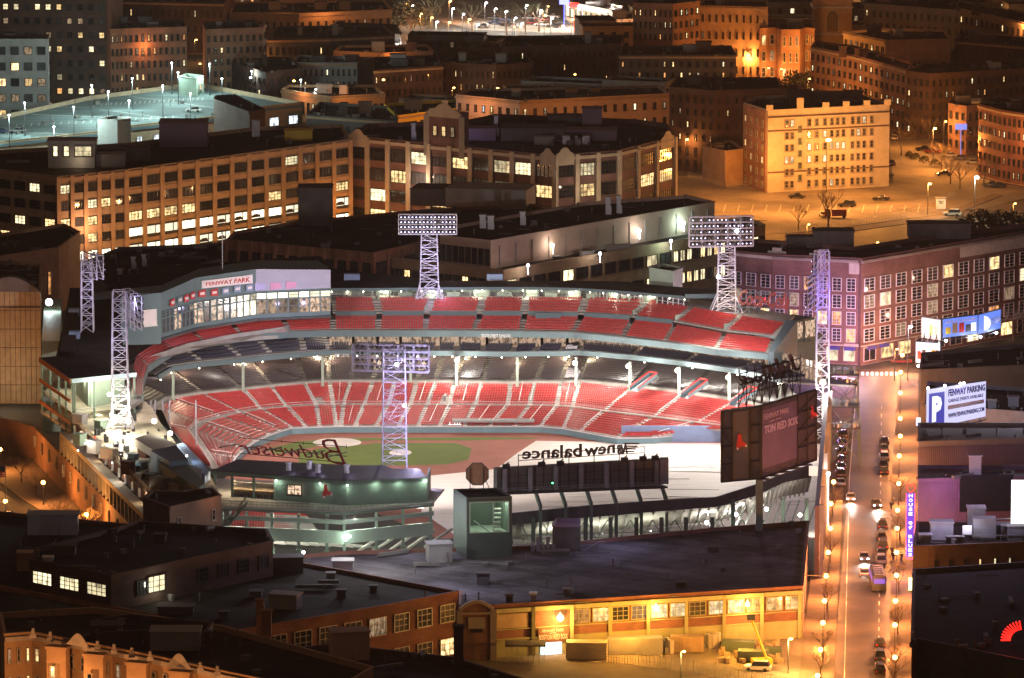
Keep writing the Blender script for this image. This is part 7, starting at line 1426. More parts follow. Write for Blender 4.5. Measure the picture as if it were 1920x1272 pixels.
# ================================================================ STREET LAMPS
def lamp_master():
    t = thing('street_lamp', '', 'street lamp'); b = MB(); b.bar((0, 0, 0), (0, 0, .5), .16, 8, .11); b.bar((0, 0, .5), (0, 0, 4.1), .07, 6, .05); b.bar((-.3, 0, 3.7), (.3, 0, 3.7), .03); b.build('post', 'black', t)
    b = MB(); b.ball((0, 0, 4.5), .42, 10, 7); b.build('globe', GL['sodium'], t); b = MB(); b.bar((0, 0, 4.86), (0, 0, 5.05), .2, 6, .05); b.build('cap', 'black', t); return t
lm = lamp_master(); used = [0]
def place(src, loc, rz, label, group, z=0):
    if not used[0] or src is not lm:
        pass
    if src['label'] == '': src.location = loc; src['label'] = label; src['group'] = group; src.rotation_euler = (0, 0, rz); return src
    return copy_thing(src, loc, rz, label, group)
def st_lamp(px, py, label, group, pw=1500, col=SOD):
    p = P(px, py, 4.5); place(lm, (p.x, p.y, 0), 0, label, group); light('POINT', (p.x, p.y - 1.1, 5.0), pw, col, .15)
LL = [(1533, 1267), (1538.5, 1219), (1543, 1168), (1546, 1127), (1549, 1080), (1553, 1036), (1557, 991), (1558, 945), (1563, 904)]
RLm = [(1678, 1233), (1678, 1172), (1679, 1127), (1681, 1079), (1681, 1036), (1682, 991), (1683, 957), (1685, 907), (1686, 855), (1688, 818), (1688, 785), (1688, 737), (1689, 698), (1692, 666)]
g_ = 'orange globe lamps lining the street'
for i, (x, y) in enumerate(LL): st_lamp(x, y, 'orange globe street lamp on the left pavement, %s counting up from the bottom' % ORD[i], g_, 8000, (1, .34, .085))
for i, (x, y) in enumerate(RLm): st_lamp(x, y, 'orange globe street lamp on the right pavement, %s counting up from the bottom' % ORD[i], g_, 7600, (1, .35, .10))
for i, (x, y) in enumerate([(81, 905), (162, 965), (10, 940), (0, 843)]):
    st_lamp(x, y, 'orange globe lamp by the brick stadium wall, %s of the four' % ['upper', 'lower', 'streetside', 'leftmost'][i], 'globe lamps along the brick stadium wall', 4200)
def pole_lamp(name, px, py, h, label, cat, group, pw, col, g='sodium', base=0, r=.32, arm=1.2, lx=0):
    p = P(px, py, h + base); t = thing(name, label, cat, (p.x, p.y, base), group); b = MB(); b.bar((p.x, p.y, base), (p.x, p.y, base + h), .12, 6, .07); b.bar((p.x, p.y, base + h), (p.x + arm * .4, p.y, base + h + .15), .06); b.build('post', 'dsteel', t)
    b = MB(); b.ball((p.x + arm * .4, p.y, base + h), r, 8, 5, .6); b.build('lamp_head', GL[g], t)
    if pw: light('POINT', (p.x + arm * .4, p.y - .6, base + h - .6), pw, col, .2, t)
    return t
pole_lamp('tall_street_lamp', 1550, 263, 14, 'tall blazing orange lamp in front of the cream apartment block', 'street lamp', None, 0, SOD, r=.8); q_ = P(1550, 263, 14); light('POINT', (q_.x, q_.y - 9, 15), 6500, (1, .40, .08), .4)
for x_, y_, w_ in ((1400, 400, 1), (1480, 405, 1), (1560, 400, 1.2), (1640, 390, 1.2), (1330, 385, .8), (1720, 385, 1), (1440, 370, .7), (1600, 365, .7), (1750, 320, 1.2), (1710, 280, 1), (1820, 330, .8), (1460, 175, 1.2), (1520, 165, 1), (1400, 440, .5)): light('POINT', P(x_, y_, 0) + V(0, 0, 10), 9500 * w_, (1, .36, .065), .4)  # fill lights added over lot and roads, without lamp posts
for i, (x, y, h, pw) in enumerate([(1740, 345, 8, 6000), (1513, 421, 7, 2600), (1642, 455, 7, 2600), (1494, 166, 10, 12000), (1750, 241, 9, 9000), (1399, 104, 8, 5000), (1515, 148, 6, 2600), (1462, 130, 5, 2200), (1438, 128, 5, 2200), (1678, 655, 7, 2600), (1838, 690 - 17, 6, 1200), (1226, 69, 8, 3000), (1900, 382, 7, 2500)]):
    pole_lamp('street_lamp', x, y, h, ['orange lamp on a post at the right end of the parking lot', 'orange lamp on the near pavement below the bare tree', 'orange lamp above the corner building roof', 'bright orange lamp at the road bend beyond the apartment block', 'orange lamp at the junction left of the blue-lit sign', 'orange lamp left of the ornate brick house', 'small orange lamp right of the ornate doorway', 'small orange lamp at the ornate doorway', 'small orange lamp left of the ornate doorway', 'tall orange lamp at the crossing before the brick building', 'orange lamp behind the long billboards', 'orange lamp right of the shopping street', 'orange lamp at the right edge by the red light frame'][i], 'street lamp', 'orange lamps on tall posts', pw, SOD, r=.45 if pw > 5000 else .3)
pole_lamp('street_lamp', 1828, 333, 11, 'bright greenish-white lamp at the right end of the parking lot', 'street lamp', None, 9000, (.9, 1, .7), 'white', r=.6)
pole_lamp('street_lamp', 1703, 613, 12, 'white lamp on a tall post beside the billboards', 'street lamp', None, 3500, (.8, .85, 1), 'white', r=.45)
for i, (x, y) in enumerate([(1478, 1198), (1277, 1222)]):
    pole_lamp('yard_lamp', x, y, 6, ['orange lamp at the right end of the delivery yard', 'small lamp post in the middle of the delivery yard'][i], 'lamp', 'lamps in the delivery yard', [7000, 4000][i], (1, .55, .13), base=0)
light('POINT', P(1180, 1235, 0) + V(0, 0, 6), 5200, (1, .42, .05), .3); light('POINT', P(1390, 1240, 0) + V(0, 0, 6), 7000, (1, .42, .05), .3)
# lamps on the parking deck
DL = [(17, 216), (46, 193), (101, 238), (138, 201), (172, 160), (203, 172), (242, 189), (248, 147), (305, 161), (322, 118), (334, 136), (357, 176), (393, 120), (416, 148), (472, 134), (564, 150)]
for i, (x, y) in enumerate(DL):
    pole_lamp('deck_lamp', x, y, 9, 'slim lamp mast with a cold white head on the parking deck, %s from the left' % ORD[i], 'lamp', 'slim lamp masts on the teal parking deck', 6200 if i < 13 else 1200, (.72, 1, .93), 'cool', base=12 if i < 14 else 3, r=.3, arm=0)
# small lamps in the streets between the far houses
rr = random.Random(77); FL = [(rr.uniform(0, 1920), rr.uniform(0, 60)) for _ in range(16)] + [(rr.uniform(400, 1240), rr.uniform(60, 170)) for _ in range(8)] + [(212, 165), (205, 35), (365, 75), (372, 120), (250, 22), (462, 20), (505, 34), (415, 98), (590, 92), (640, 128), (716, 150), (742, 84), (810, 70), (655, 198), (590, 168), (1010, 132), (1075, 140), (848, 165), (1180, 60), (1300, 60), (1335, 44), (1402, 66), (1540, 100), (1605, 118), (1620, 60), (1720, 60), (1700, 25), (1850, 30), (1905, 62), (1800, 108), (1900, 108), (1745, 175), (1770, 228), (1830, 240), (1690, 200), (1312, 172), (1290, 235), (1285, 262), (120, 100), (30, 30), (430, 180), (548, 152), (930, 166), (1235, 120), (1590, 20), (700, 28)]
FL.sort()
for i, (x, y) in enumerate(FL):
    pole_lamp('small_street_lamp', x, y, 7 + (i % 3) * 2, 'far small street lamp between roofs at %s, %s from the left' % (['upper left', 'upper middle', 'upper right'][int(min(2, x // 640))], ORD[i - sum(1 for q in FL if q[0] // 640 < min(2, x // 640))]), 'street lamp', 'far small street lamps ' + ['upper left', 'upper middle', 'upper right'][int(min(2, x // 640))], [2600, 1500, 0][i % 3], SOD if i % 5 else WHITE, 'sodium' if i % 5 else 'white', r=.34 + .1 * (i % 2))
# the bright shopping street at the top
rr = random.Random(12)
names = ['far left', 'left', 'third', 'fourth', 'middle', 'sixth', 'seventh', 'eighth', 'ninth', 'tenth', 'right', 'far right']
for i in range(26):
    x = 760 + i * 15.4 + rr.uniform(-6, 6); y = 6 + (i % 5) * 9 + rr.uniform(-4, 4) + max(0, (x - 900)) * .03
    w_ = rr.random(); g_n = 'white' if w_ < .5 else 'sodium' if w_ < .85 else 'cool'
    pole_lamp('plaza_lamp', x, min(y, 58), 7, 'tiny bright lamp post on the far shopping street, %s from the left' % ORD[i], 'street lamp', 'lamps of the far shopping street', 8500 if i % 2 == 0 else 3000, {'white': WHITE, 'sodium': SOD, 'cool': COOL}[g_n], g_n, r=.42)
for i, (x, y, gg, lab) in enumerate([(1058, 4, 'blue', 'small blue lit sign on the far shopping street'), (1076, 10, 'redneon', 'small red lit sign on the far shopping street'), (1092, 14, 'billw', 'small white lit sign beside the far red one'), (1243, 82, 'yel', 'green-yellow lit sign box on a pole right of the shopping street'), (1802, 238, 'billb', 'blue-white lit sign on the corner house across the junction'), (1387, 248, 'green', 'green lit lamp sign on the dark tenement'), (160, 58, 'billb', 'small blue and red lit sign on the apartment tower')]):
    p = P(x, y, 9); b = MB(); b.box((p.x, p.y, 9), (3.2 if i != 5 else .8, .4, 1.6)); b.bar((p.x, p.y + .3, 0), (p.x, p.y + .3, 8.5), .15); b.build('lit_sign', GL[gg], None, label=lab, category='sign')
# loose fill lights added to brighten the far walls, no lamps built
for x, y, z, pw in ((292, 120, 8, 9000), (280, 108, 14, 2600), (145, 128, 6, 3500), (185, 125, 6, 2500), (280, 26, 10, 6000), (320, 10, 10, 2500), (60, 60, 18, 9000), (140, 40, 20, 6000), (440, 130, 8, 3500), (460, 90, 8, 3200), (660, 112, 8, 2600), (740, 110, 8, 2600), (820, 160, 8, 2600), (620, 30, 10, 6000), (540, 25, 10, 4000), (1225, 30, 10, 9000), (1380, 40, 10, 1800), (1560, 80, 22, 9000), (1660, 150, 8, 3500), (1700, 100, 10, 3500), (1900, 70, 8, 5000), (1840, 180, 8, 5000), (1880, 280, 8, 5000), (1430, 250, 8, 3000), (1340, 300, 6, 3500), (880, 215, 8, 5000), (1100, 225, 9, 9000), (1200, 230, 9, 6500), (820, 235, 6, 4200), (1180, 150, 6, 1500), (1180, 50, 6, 5000), (50, 140, 8, 4000), (650, 190, 4, 2000), (1640, 70, 14, 2500), (960, 130, 6, 1400), (1300, 130, 8, 1600), (760, 60, 6, 1500), (560, 190, 4, 2500)):
    p = P(x, y, z); light('POINT', (p.x, p.y - 20, z + 5), pw * .4, (1, .36, .10) if x not in (60, 140, 50) else (1, .75, .45), .4)
# ================================================================ TREES
def bare_tree(label, px, py, h, sp, group=None, seed=0, name='bare_tree', m_='twig', dens=1.0, z=0):
    p = P(px, py, z); t = thing(name, label, 'tree', p, group); rnd = random.Random(seed + int(px)); tb = MB(); cb = MB()
    tb.bar(p, p + V(0, 0, h * .32), h * .028, 6, h * .018)
    def br(a, d, L, r, k):
        b = a + d * L; (tb if k < 2 else cb).bar(a, b, r, 4 if k < 2 else 3, r * .6)
        if k >= 4: return
        for _ in range(int((3 if k < 3 else 4) * dens + .5)):
            nd = (d + V(rnd.uniform(-.75, .75), rnd.uniform(-.75, .75), rnd.uniform(-.15, .55))).normalized(); br(lerp(a, b, rnd.uniform(.55, 1)), nd, L * rnd.uniform(.55, .8), r * .55, k + 1)
    for k in range(4):
        an = k * 1.57 + rnd.uniform(-.4, .4); br(p + V(0, 0, h * rnd.uniform(.22, .32)), V(math.cos(an) * sp, math.sin(an) * sp, 1).normalized(), h * .3, h * .014, 0)
    tb.build('trunk', 'trunk', t); cb.build('crown', m_, t); return t
bare_tree('bare spreading tree in the near parking lot beside the red truck', 1553, 428, 11, .55, seed=1)
bare_tree('smaller bare tree left of the big one at the near edge of the parking lot', 1497, 432, 7, .6, seed=2)
bare_tree('pale bare tree lit by the greenish lamp at the right end of the lot', 1800, 355, 9, .9, seed=3)
bare_tree('bare tree at the right edge beside the long billboards', 1900, 640, 9, .8, seed=4, m_='steel')
bare_tree('pale spreading tree behind the press box flagpole', 435, 540, 13, .8, seed=5, m_='leafl', dens=1.2)
bare_tree('bare tree in front of the cream apartment block, left one', 1541, 335, 6, .5, seed=6); bare_tree('bare tree in front of the cream apartment block, right one', 1620, 330, 6, .5, seed=7)
for i, (x, y) in enumerate([(68, 930), (108, 985), (122, 1000), (150, 1015), (40, 905), (165, 1010)]): bare_tree('small bare street tree by the brick stadium wall, %s from the top' % ORD[[2, 3 - 1, 3, 5, 0, 4][i] if i != 1 else 2] if False else 'small pale street tree by the brick wall, number %s down the row' % ['two', 'three', 'four', 'five', 'one', 'six'][i], x, y, 6.5, .8, 'small street trees along the brick wall', 20 + i, dens=1.1)
for i, (x, y) in enumerate([(1543, 1235), (1551, 1145), (1556, 1055), (1561, 970), (1538, 1272), (1679, 1262), (1683, 1190), (1685, 1110), (1687, 1015), (1688, 940), (1674, 1290)]): bare_tree('thin bare tree between the globe lamps on the %s pavement, %s from the bottom' % (('left', ORD[[1, 2, 3, 4, 0][i]]) if i < 5 else ('right', ORD[[1, 2, 3, 4, 5, 0][i - 5]])), x, y, 6, .55, 'thin bare trees along the street', 40 + i)
for i, (x, y) in enumerate([(885, 62), (950, 66), (985, 64), (810, 50), (1010, 60)]): bare_tree('dark bare tree against the bright shopping street, %s from the left' % ORD[[1, 2, 3, 0, 4][i]], x, y, 11, .7, 'trees before the far shopping street', 60 + i, m_='leafd')
for i, (x, y) in enumerate([(1715, 262), (1742, 268), (1690, 292), (1765, 318), (1812, 290), (1860, 300), (1782, 345), (1845, 342)]): bare_tree('bare street tree around the right-hand junction, %s of eight' % ORD[i], x, y, 8, .7, 'bare trees around the right-hand junction', 140 + i)
for i, (x, y) in enumerate([(1210, 52), (1225, 66), (1198, 60)]): bare_tree('bare tree glowing orange right of the shopping street, %s of three' % ORD[i], x, y, 10, .8, 'bare trees right of the shopping street', 150 + i)
for i, (x, y) in enumerate([(210, 175), (240, 178), (150, 178)]): bare_tree('dim bare tree behind the parking deck, %s from the left' % ORD[[1, 2, 0][i]], x, y, 8, .8, 'trees behind the parking deck', 70 + i)
def leafy(label, px, py, h, w_, group, seed, z=0):
    p = P(px, py, z); t = thing('leafy_tree', label, 'tree', p, group); rnd = random.Random(seed); tb = MB(); tb.bar(p, p + V(0, 0, h * .5), h * .03, 6, h * .02)
    cb = MB(); cl = [V(rnd.gauss(0, .33) * w_, rnd.gauss(0, .33) * w_, h * rnd.uniform(.35, .9)) for _ in range(14)]
    for c in cl:
        tb.bar(p + V(0, 0, h * .4), p + c, h * .008, 3)
        for _ in range(55):
            q = p + c + V(rnd.gauss(0, .13) * w_, rnd.gauss(0, .13) * w_, rnd.gauss(0, .08) * h); s = rnd.uniform(.25, .55); u = V(rnd.uniform(-1, 1), rnd.uniform(-1, 1), rnd.uniform(-1, 1)).normalized() * s; v_ = V(rnd.uniform(-1, 1), rnd.uniform(-1, 1), rnd.uniform(-1, 1)).normalized() * s
            cb.quad(q - u, q + v_, q + u, q - v_)
    tb.build('trunk', 'trunk', t); cb.build('crown', 'leafd', t)
for i, (x, y, h, w_) in enumerate([(700, 62, 11, 12), (730, 68, 10, 12), (770, 62, 9, 12), (1370, 110, 9, 12), (1340, 112, 8, 10), (660, 40, 10, 14), (310, 52, 12, 10), (400, 48, 12, 10), (1500, 180, 7, 10), (1530, 176, 7, 10), (1250, 70, 9, 9), (1850, 448, 6, 10), (1890, 440, 6, 10), (1800, 452, 5, 9)]):
    leafy('dark rounded tree among the %s, %s' % (['far roofs left of the shopping street'] * 3 + ['tenement roofs'] * 2 + ['far roofs'] + ['orange brick houses'] * 2 + ['road bend'] * 2 + ['glowing tenement'] + ['brick building roof line'] * 3)[i] if False else 'dark rounded tree crown %s' % ['far left of the shopping street', 'mid left of the shopping street', 'just left of the shopping street', 'above the slim tenements on the right', 'above the slim tenements on the left', 'at the top behind the reddish row', 'above the bright brick house', 'above the dim brick house', 'left at the road bend', 'right at the road bend', 'below the glowing tenement', 'second behind the long brick roof', 'third behind the long brick roof', 'first behind the long brick roof'][i], x, y, h, w_, 'dark leafy trees', 80 + i)
for i, (x, y) in enumerate([(1705, 295), (1717, 299), (1733, 305), (1753, 312)]):
    p = P(x, y, 0); b = MB(); rnd = random.Random(i)
    for _ in range(260):
        th = rnd.uniform(0, 6.28); ph = rnd.uniform(0, 1.5); r_ = rnd.uniform(.85, 1.1) * (1.1 + .12 * i); q = V(p.x + r_ * math.cos(th) * math.cos(ph), p.y + r_ * math.sin(th) * math.cos(ph), .25 + r_ * 1.1 * math.sin(ph)); u = V(rnd.uniform(-1, 1), rnd.uniform(-1, 1), rnd.uniform(-1, 1)) * .22; v_ = V(rnd.uniform(-1, 1), rnd.uniform(-1, 1), rnd.uniform(-1, 1)) * .22; b.quad(q - u, q + v_, q + u, q - v_)
    b.build('round_bush', 'leafl', None, label='round clipped bush on the plaza beyond the lot, %s from the left' % ORD[i], category='bush', group='round bushes on the plaza')
# ================================================================ CARS
CP = {}
def car_proto(kind, paint):
    key = (kind, paint)
    if key in CP: return CP[key]
    t = thing('parked_car', '', 'car'); L, W_, = (4.5, 1.8) if kind != 'suv' else (4.7, 1.9); hh = 1.42 if kind == 'sedan' else 1.78; hb = .82 if kind == 'sedan' else .95
    prof = [(-L / 2, .35), (-L / 2 - .04, .62), (-L / 2 + .15, hb - .05), (-L * .20, hb), (L * .30 if kind == 'sedan' else L * .47, hb + .03), (L / 2, hb - .04), (L / 2 + .04, .55), (L / 2, .33)]
    def ext(pf, wd, top=None):
        b = MB(); w_ = wd / 2; b.hexa([(-w_, -x, z) for x, z in pf], [(w_, -x, z) for x, z in pf]); return b
    ext([(x, z) for x, z in prof], W_).build('body', paint, t)
    c0, c1, c2, c3 = (-L * .20, -L * .07, L * .17, L * .33) if kind == 'sedan' else (-L * .22, -L * .12, L * .38, L * .46)
    b = MB(); w1_, w2 = W_ / 2 - .06, W_ / 2 - .26
    lo = [(-w1_, -c0, hb - .01), (w1_, -c0, hb - .01), (w1_, -c3, hb + .01), (-w1_, -c3, hb + .01)]; hi = [(-w2, -c1, hh - .06), (w2, -c1, hh - .06), (w2, -c2, hh - .06), (-w2, -c2, hh - .06)]
    b.hexa(lo[::-1], hi[::-1]); b.build('window_glass', 'glass', t); b = MB(); b.hexa([(x, y, z) for x, y, z in hi[::-1]], [(x * .93, y * .96, z + .07) for x, y, z in hi[::-1]]); b.build('roof', paint, t)
    for sx in (-1, 1):
        for sy in (-.30, .30):
            b = MB(); b.bar((sx * (W_ / 2 - .2), sy * L, .33), (sx * (W_ / 2 + .02), sy * L, .33), .33, 12); b.build('wheel', 'black', t)
        b = MB(); b.box((sx * (W_ / 2 - .3), L / 2 + .03, .62), (.36, .08, .16)); b.build('headlight', 'framew', t)
        b = MB(); b.box((sx * (W_ / 2 - .25), -L / 2 - .03, .66), (.3, .08, .16)); b.build('tail_light', 'redm', t)
    CP[key] = t; return t
paints = dict(dark=mat('paint_dark', (.015, .015, .018), .22, .1, 1, spec=.8), grey=mat('paint_grey', (.10, .10, .11), .25, .1, 1, metal=.3, spec=.8), white=mat('paint_white', (.62, .61, .58), .3, .06, 1, spec=.7), silver=mat('paint_silver', (.36, .36, .37), .3, .08, 1, metal=.5), maroon=mat('paint_maroon', (.20, .02, .02), .25, .1, 1, spec=.8), blue=mat('paint_blue', (.03, .05, .12), .25, .1, 1, spec=.8))
def car(px, py, rz, kind, col, label, group, z=0, lit=None):
    p = P(px, py, z); pr = car_proto(kind, paints[col])
    if pr['label'] == '': pr['label'] = label; pr['group'] = group; pr.location = (p.x, p.y, z + .02); pr.rotation_euler = (0, 0, rz); o = pr
    else: o = copy_thing(pr, (p.x, p.y, z + .02), rz, label, group)
    if not group: del o['group']
    if lit:
        for c in o.children:
            if c.name.startswith('headlight' if lit == 'head' else 'tail_light'):
                c.data = c.data.copy(); c.data.materials[0] = GL['white' if lit == 'head' else 'tail']
        s_ = 1 if lit == 'head' else -1; f = V(-math.sin(rz), math.cos(rz), 0) * s_
        if lit == 'head': light('SPOT', (p.x + f.x * 2.6, p.y + f.y * 2.6, z + .8), 3000, WHITE, .15, cone=70, to=(p.x + f.x * 12, p.y + f.y * 12, 0))
    return o
G1 = 'cars parked along the street'
cols_ = ['dark', 'grey', 'blue', 'dark', 'silver', 'maroon', 'white']
rr = random.Random(8)
for i, (x, y) in enumerate([(1578, 852), (1578, 866), (1577, 880), (1576, 894), (1576, 910), (1579, 835), (1580, 820)]):
    o_ = ['fourth', 'fifth', 'sixth', 'seventh', 'lowest', 'third', 'second'][i]; c_ = ['dark', 'dark', 'grey', 'dark', 'silver', 'grey', 'dark'][i]
    car(x, y, .02, 'suv' if i % 3 == 0 else 'sedan', c_, '%s car parked at the left kerb of the street, %s down the line' % (c_, o_), G1)
for i, (x, y) in enumerate([(1658, 832), (1657, 846), (1658, 862), (1657, 888), (1656, 876)]):
    c_ = ['dark', 'grey', 'silver', 'dark', 'grey'][i]; car(x, y, 0, 'suv' if i == 2 else 'sedan', c_, '%s car at the right kerb in the upper group, %s from its top' % (c_, ['first', 'second', 'third', 'fifth', 'fourth'][i]), G1)
for i, (x, y) in enumerate([(1654, 990), (1653, 1012), (1655, 1028), (1652, 1042), (1652, 1056)]):
    c_ = ['dark', 'grey', 'dark', 'blue', 'silver'][i]; car(x, y, 0, 'sedan' if i % 2 else 'suv', c_, '%s car at the right kerb in the middle group, %s from its top' % (c_, ORD[i]), G1)
for i, (x, y) in enumerate([(1650, 1212), (1649, 1236), (1649, 1262)]):
    c_ = ['dark', 'blue', 'dark'][i]; car(x, y, 0, 'suv' if i else 'sedan', c_, '%s car at the right kerb in the bottom group, %s from its top' % (c_, ORD[i]), G1)
car(1595, 938, math.pi - .05, 'sedan', 'silver', 'oncoming car with blazing headlights, left one of the pair in the junction', 'cars driving on the street', lit='head')
car(1643, 950, math.pi + .05, 'sedan', 'grey', 'oncoming car with headlights on, right one of the pair in the junction', 'cars driving on the street', lit='head')
car(1620, 1050, math.pi, 'sedan', 'silver', 'oncoming car with headlights on in the middle of the street', 'cars driving on the street', lit='head')
car(1621, 1080, 0, 'sedan', 'white', 'white car behind the middle oncoming one, tail to the viewer', 'cars driving on the street')
car(1690, 682, 1.5, 'sedan', 'maroon', 'red car crossing the far junction', 'cars driving on the street', lit='tail')
# long limousine-like coach at the right kerb
bus = thing('party_coach', 'long dark coach with purple-lit windows at the right kerb', 'bus', P(1649, 1100, 0)); p = P(1649, 1112, 0); b = MB()
b.hexa([(p.x - 1.3, p.y, .4), (p.x + 1.3, p.y, .4), (p.x + 1.3, p.y + 11, .4), (p.x - 1.3, p.y + 11, .4)], [(p.x - 1.2, p.y + .3, 3.0), (p.x + 1.2, p.y + .3, 3.0), (p.x + 1.2, p.y + 10.8, 3.0), (p.x - 1.2, p.y + 10.8, 3.0)]); b.build('body', 'dsteel', bus)
b = MB()
for s_ in (-1, 1): b.box((p.x + s_ * 1.28, p.y + 5.5, 2.2), (.08, 9, .7))
b.box((p.x, p.y + .1, 2.1), (2.0, .1, .9)); b.build('window_glass', glow('violet', (.35, .15, .9), .6), bus); b = MB()
for k in range(5): b.box((p.x, p.y + 1.6 + k * 2, 3.08), (1.6, .9, .12))
b.build('roof_hatch', 'greyw', bus)
for s_ in (-1, 1):
    for yy in (1.6, 9): b = MB(); b.bar((p.x + s_ * 1.05, p.y + yy, .48), (p.x + s_ * 1.32, p.y + yy, .48), .48, 12); b.build('wheel', 'black', bus)
G2 = 'cars in the orange-lit parking lot'
for x, y, rz, k, c_, lab in ((1494, 372, 1.4, 'sedan', 'dark', 'dark car alone at the left of the parking lot'), (1588, 388, 1.45, 'suv', 'dark', 'dark car in the middle of the lot by the bare tree'), (1652, 376, 1.5, 'sedan', 'dark', 'dark car alone at the right of the parking lot'), (1462, 346, 1.5, 'sedan', 'grey', 'grey car against the cream block, first from the left'), (1537, 342, 1.5, 'sedan', 'dark', 'dark car against the cream block, second from the left'), (1580, 338, 1.5, 'suv', 'dark', 'dark car against the cream block, third from the left'), (1620, 335, 1.5, 'sedan', 'dark', 'dark car against the cream block, fourth from the left'), (1660, 332, 1.5, 'sedan', 'dark', 'dark car against the cream block, rightmost'), (1386, 338, 1.3, 'sedan', 'white', 'upper white car by the brick corner of the cream block'), (1398, 346, 1.3, 'sedan', 'white', 'lower white car by the brick corner of the cream block'), (1545, 407, .2, 'sedan', 'white', 'pale car beside the red truck under the bare tree'), (1785, 405, 1.4, 'suv', 'white', 'white car on the road at the right below the lot')):
    car(x, y, rz, k, c_, lab, G2)
tk = thing('red_truck', 'small dark red box truck under the bare tree in the parking lot', 'truck', P(1573, 408, 0)); p = P(1573, 409, 0); b = MB(); b.box((p.x, p.y, 0), (3.8, 2.1, 1.7), z0=.6); b.build('box_body', paints['maroon'], tk); b = MB(); b.box((p.x - 2.9, p.y, 0), (1.5, 2.1, 1.7), z0=.5); b.box((p.x - 3.1, p.y, 0), (1.3, 2.0, .6), z0=1.6); b.build('cab', paints['maroon'], tk)
for dx in (-2.6, 1.3):
    for dy in (-1.1, 1.1): b = MB(); b.bar((p.x + dx, p.y + dy, .4), (p.x + dx, p.y + dy * 1.08, .4), .4, 10); b.build('wheel', 'black', tk)
G3 = 'cars at the right-hand junction'
for i, (x, y, rz, c_) in enumerate([(1732, 283, 1.2, 'dark'), (1748, 288, 1.2, 'maroon'), (1780, 295, 1.3, 'silver'), (1800, 300, 1.3, 'grey'), (1825, 308, 1.35, 'silver'), (1770, 330, 1.4, 'dark'), (1845, 322, 1.4, 'grey'), (1870, 328, 1.4, 'dark'), (1895, 322, 1.4, 'grey'), (1872, 352, 1.4, 'dark'), (1858, 350, 1.4, 'grey'), (1672, 310, 0, 'dark'), (1676, 262, 0, 'white')]):
    car(x, y, rz, 'sedan', c_, '%s car at the right-hand junction, %s' % (c_, ['first from the left in the upper row', 'second from the left in the upper row', 'third in the upper row', 'fourth in the upper row', 'last in the upper row', 'alone in front of the bushes', 'left one of the lower row', 'middle one of the lower row', 'right one of the lower row', 'right one of the near pair', 'left one of the near pair', 'in the shade beside the cream block', 'beyond the cream block corner'][i]), G3)
car(363, 210, 1.4, 'sedan', 'white', 'white car parked in the middle of the teal parking deck', 'cars on the parking deck', 12.02); car(33, 249, 1.5, 'sedan', 'silver', 'pale car on the near half of the teal parking deck', 'cars on the parking deck', 12.02); car(0, 250, 1.5, 'sedan', 'blue', 'blue car cut by the left edge on the teal parking deck', 'cars on the parking deck', 12.02)
for i, (x, y, c_) in enumerate([(15, 972, 'dark'), (34, 985, 'white'), (6, 985, 'grey')]): car(x, y, .7, 'suv' if i == 1 else 'sedan', c_, '%s car parked near the flag at the lower left street' % c_, 'cars on the street at lower left')
for i in range(16):
    x = 905 + (i % 8) * 22; y = 34 + (i // 8) * 12 + (i % 3) * 3; c_ = cols_[i % 7]
    car(x, y, 1.2, 'sedan', c_, 'tiny %s car on the far shopping street, %s row, %s from the left' % (c_, 'lower' if i > 7 else 'upper', ORD[i % 8]), 'cars on the far shopping street')
car(1420, 1258, 1.4, 'suv', 'white', 'white off-road car in the delivery yard by the lift truck', None)
for i, (x, y) in enumerate([(293, 423), (403, 425), (405, 408), (218, 447), (330, 430)]):
    pass
# ================================================================ YARD THINGS
def container(px, py, L, W_, H_, rz, label, m_, cat='container', name='container', group=None):
    p = P(px, py, 0); t = thing(name, label, cat, p, group); b = MB(); b.box((p.x, p.y, 0), (L, W_, H_), rz, z0=.05); b.build('box', m_, t); b = MB(); ca, sa = math.cos(rz), math.sin(rz)
    for k in range(int(L / .6)):
        u = -L / 2 + .3 + k * .6; x, y = u, -W_ / 2 - .04; b.box((p.x + x * ca - y * sa, p.y + x * sa + y * ca, 0), (.12, .08, H_ - .2), rz, z0=.12)
    b.build('rib', m_, t); return t
container(1190, 1226, 9.5, 2.6, 2.9, .03, 'long grey storage container against the yellow-lit brick wall', 'greyw'); container(1288, 1221, 5.6, 2.6, 2.7, .03, 'tan storage container in the middle of the yard', 'tan'); container(1100, 1234, 7, 3, 2.9, -.05, 'cream site office cabin beside the lit doorway', 'cream', 'cabin', 'site_cabin')
container(1384, 1222, 5.6, 2.6, 1.9, -.1, 'open dark skip heaped with rubbish, upper one in the yard', 'greend', 'skip', 'skip'); container(1412, 1240, 5.2, 2.6, 1.9, -.1, 'open green skip, lower one by the lift truck', 'greend', 'skip', 'skip'); container(1446, 1230, 3.6, 2.2, 1.5, -.1, 'low green skip right of the others', 'greend', 'skip', 'skip')
rr = random.Random(6); jb = MB()
for k in range(70): p = P(1380 + rr.uniform(-30, 85), 1212 + rr.uniform(-4, 34), 0); jb.box((p.x, p.y, 0), (rr.uniform(.3, 1.4), rr.uniform(.3, 1), rr.uniform(.3, 1.1)), rr.uniform(0, 3), z0=.02)
jb.build('rubbish_heap', 'tan', None, kind='stuff')
for i, (x, y) in enumerate([(1333, 1214), (1243, 1224)]):
    p = P(x, y, 0); b = MB(); rnd = random.Random(i)
    for k in range(16): b.box((p.x + rnd.uniform(-1.4, 1.4), p.y + rnd.uniform(-1, 1), 0), (rnd.uniform(.4, 1), rnd.uniform(.4, .8), rnd.uniform(.6, 2.6)), rnd.uniform(0, 3), z0=.02)
    b.build('pallet_heap', 'stone', None, label=['heap of pale pallets right of the tan container', 'heap of pale sacks between the two containers'][i], category='heap')
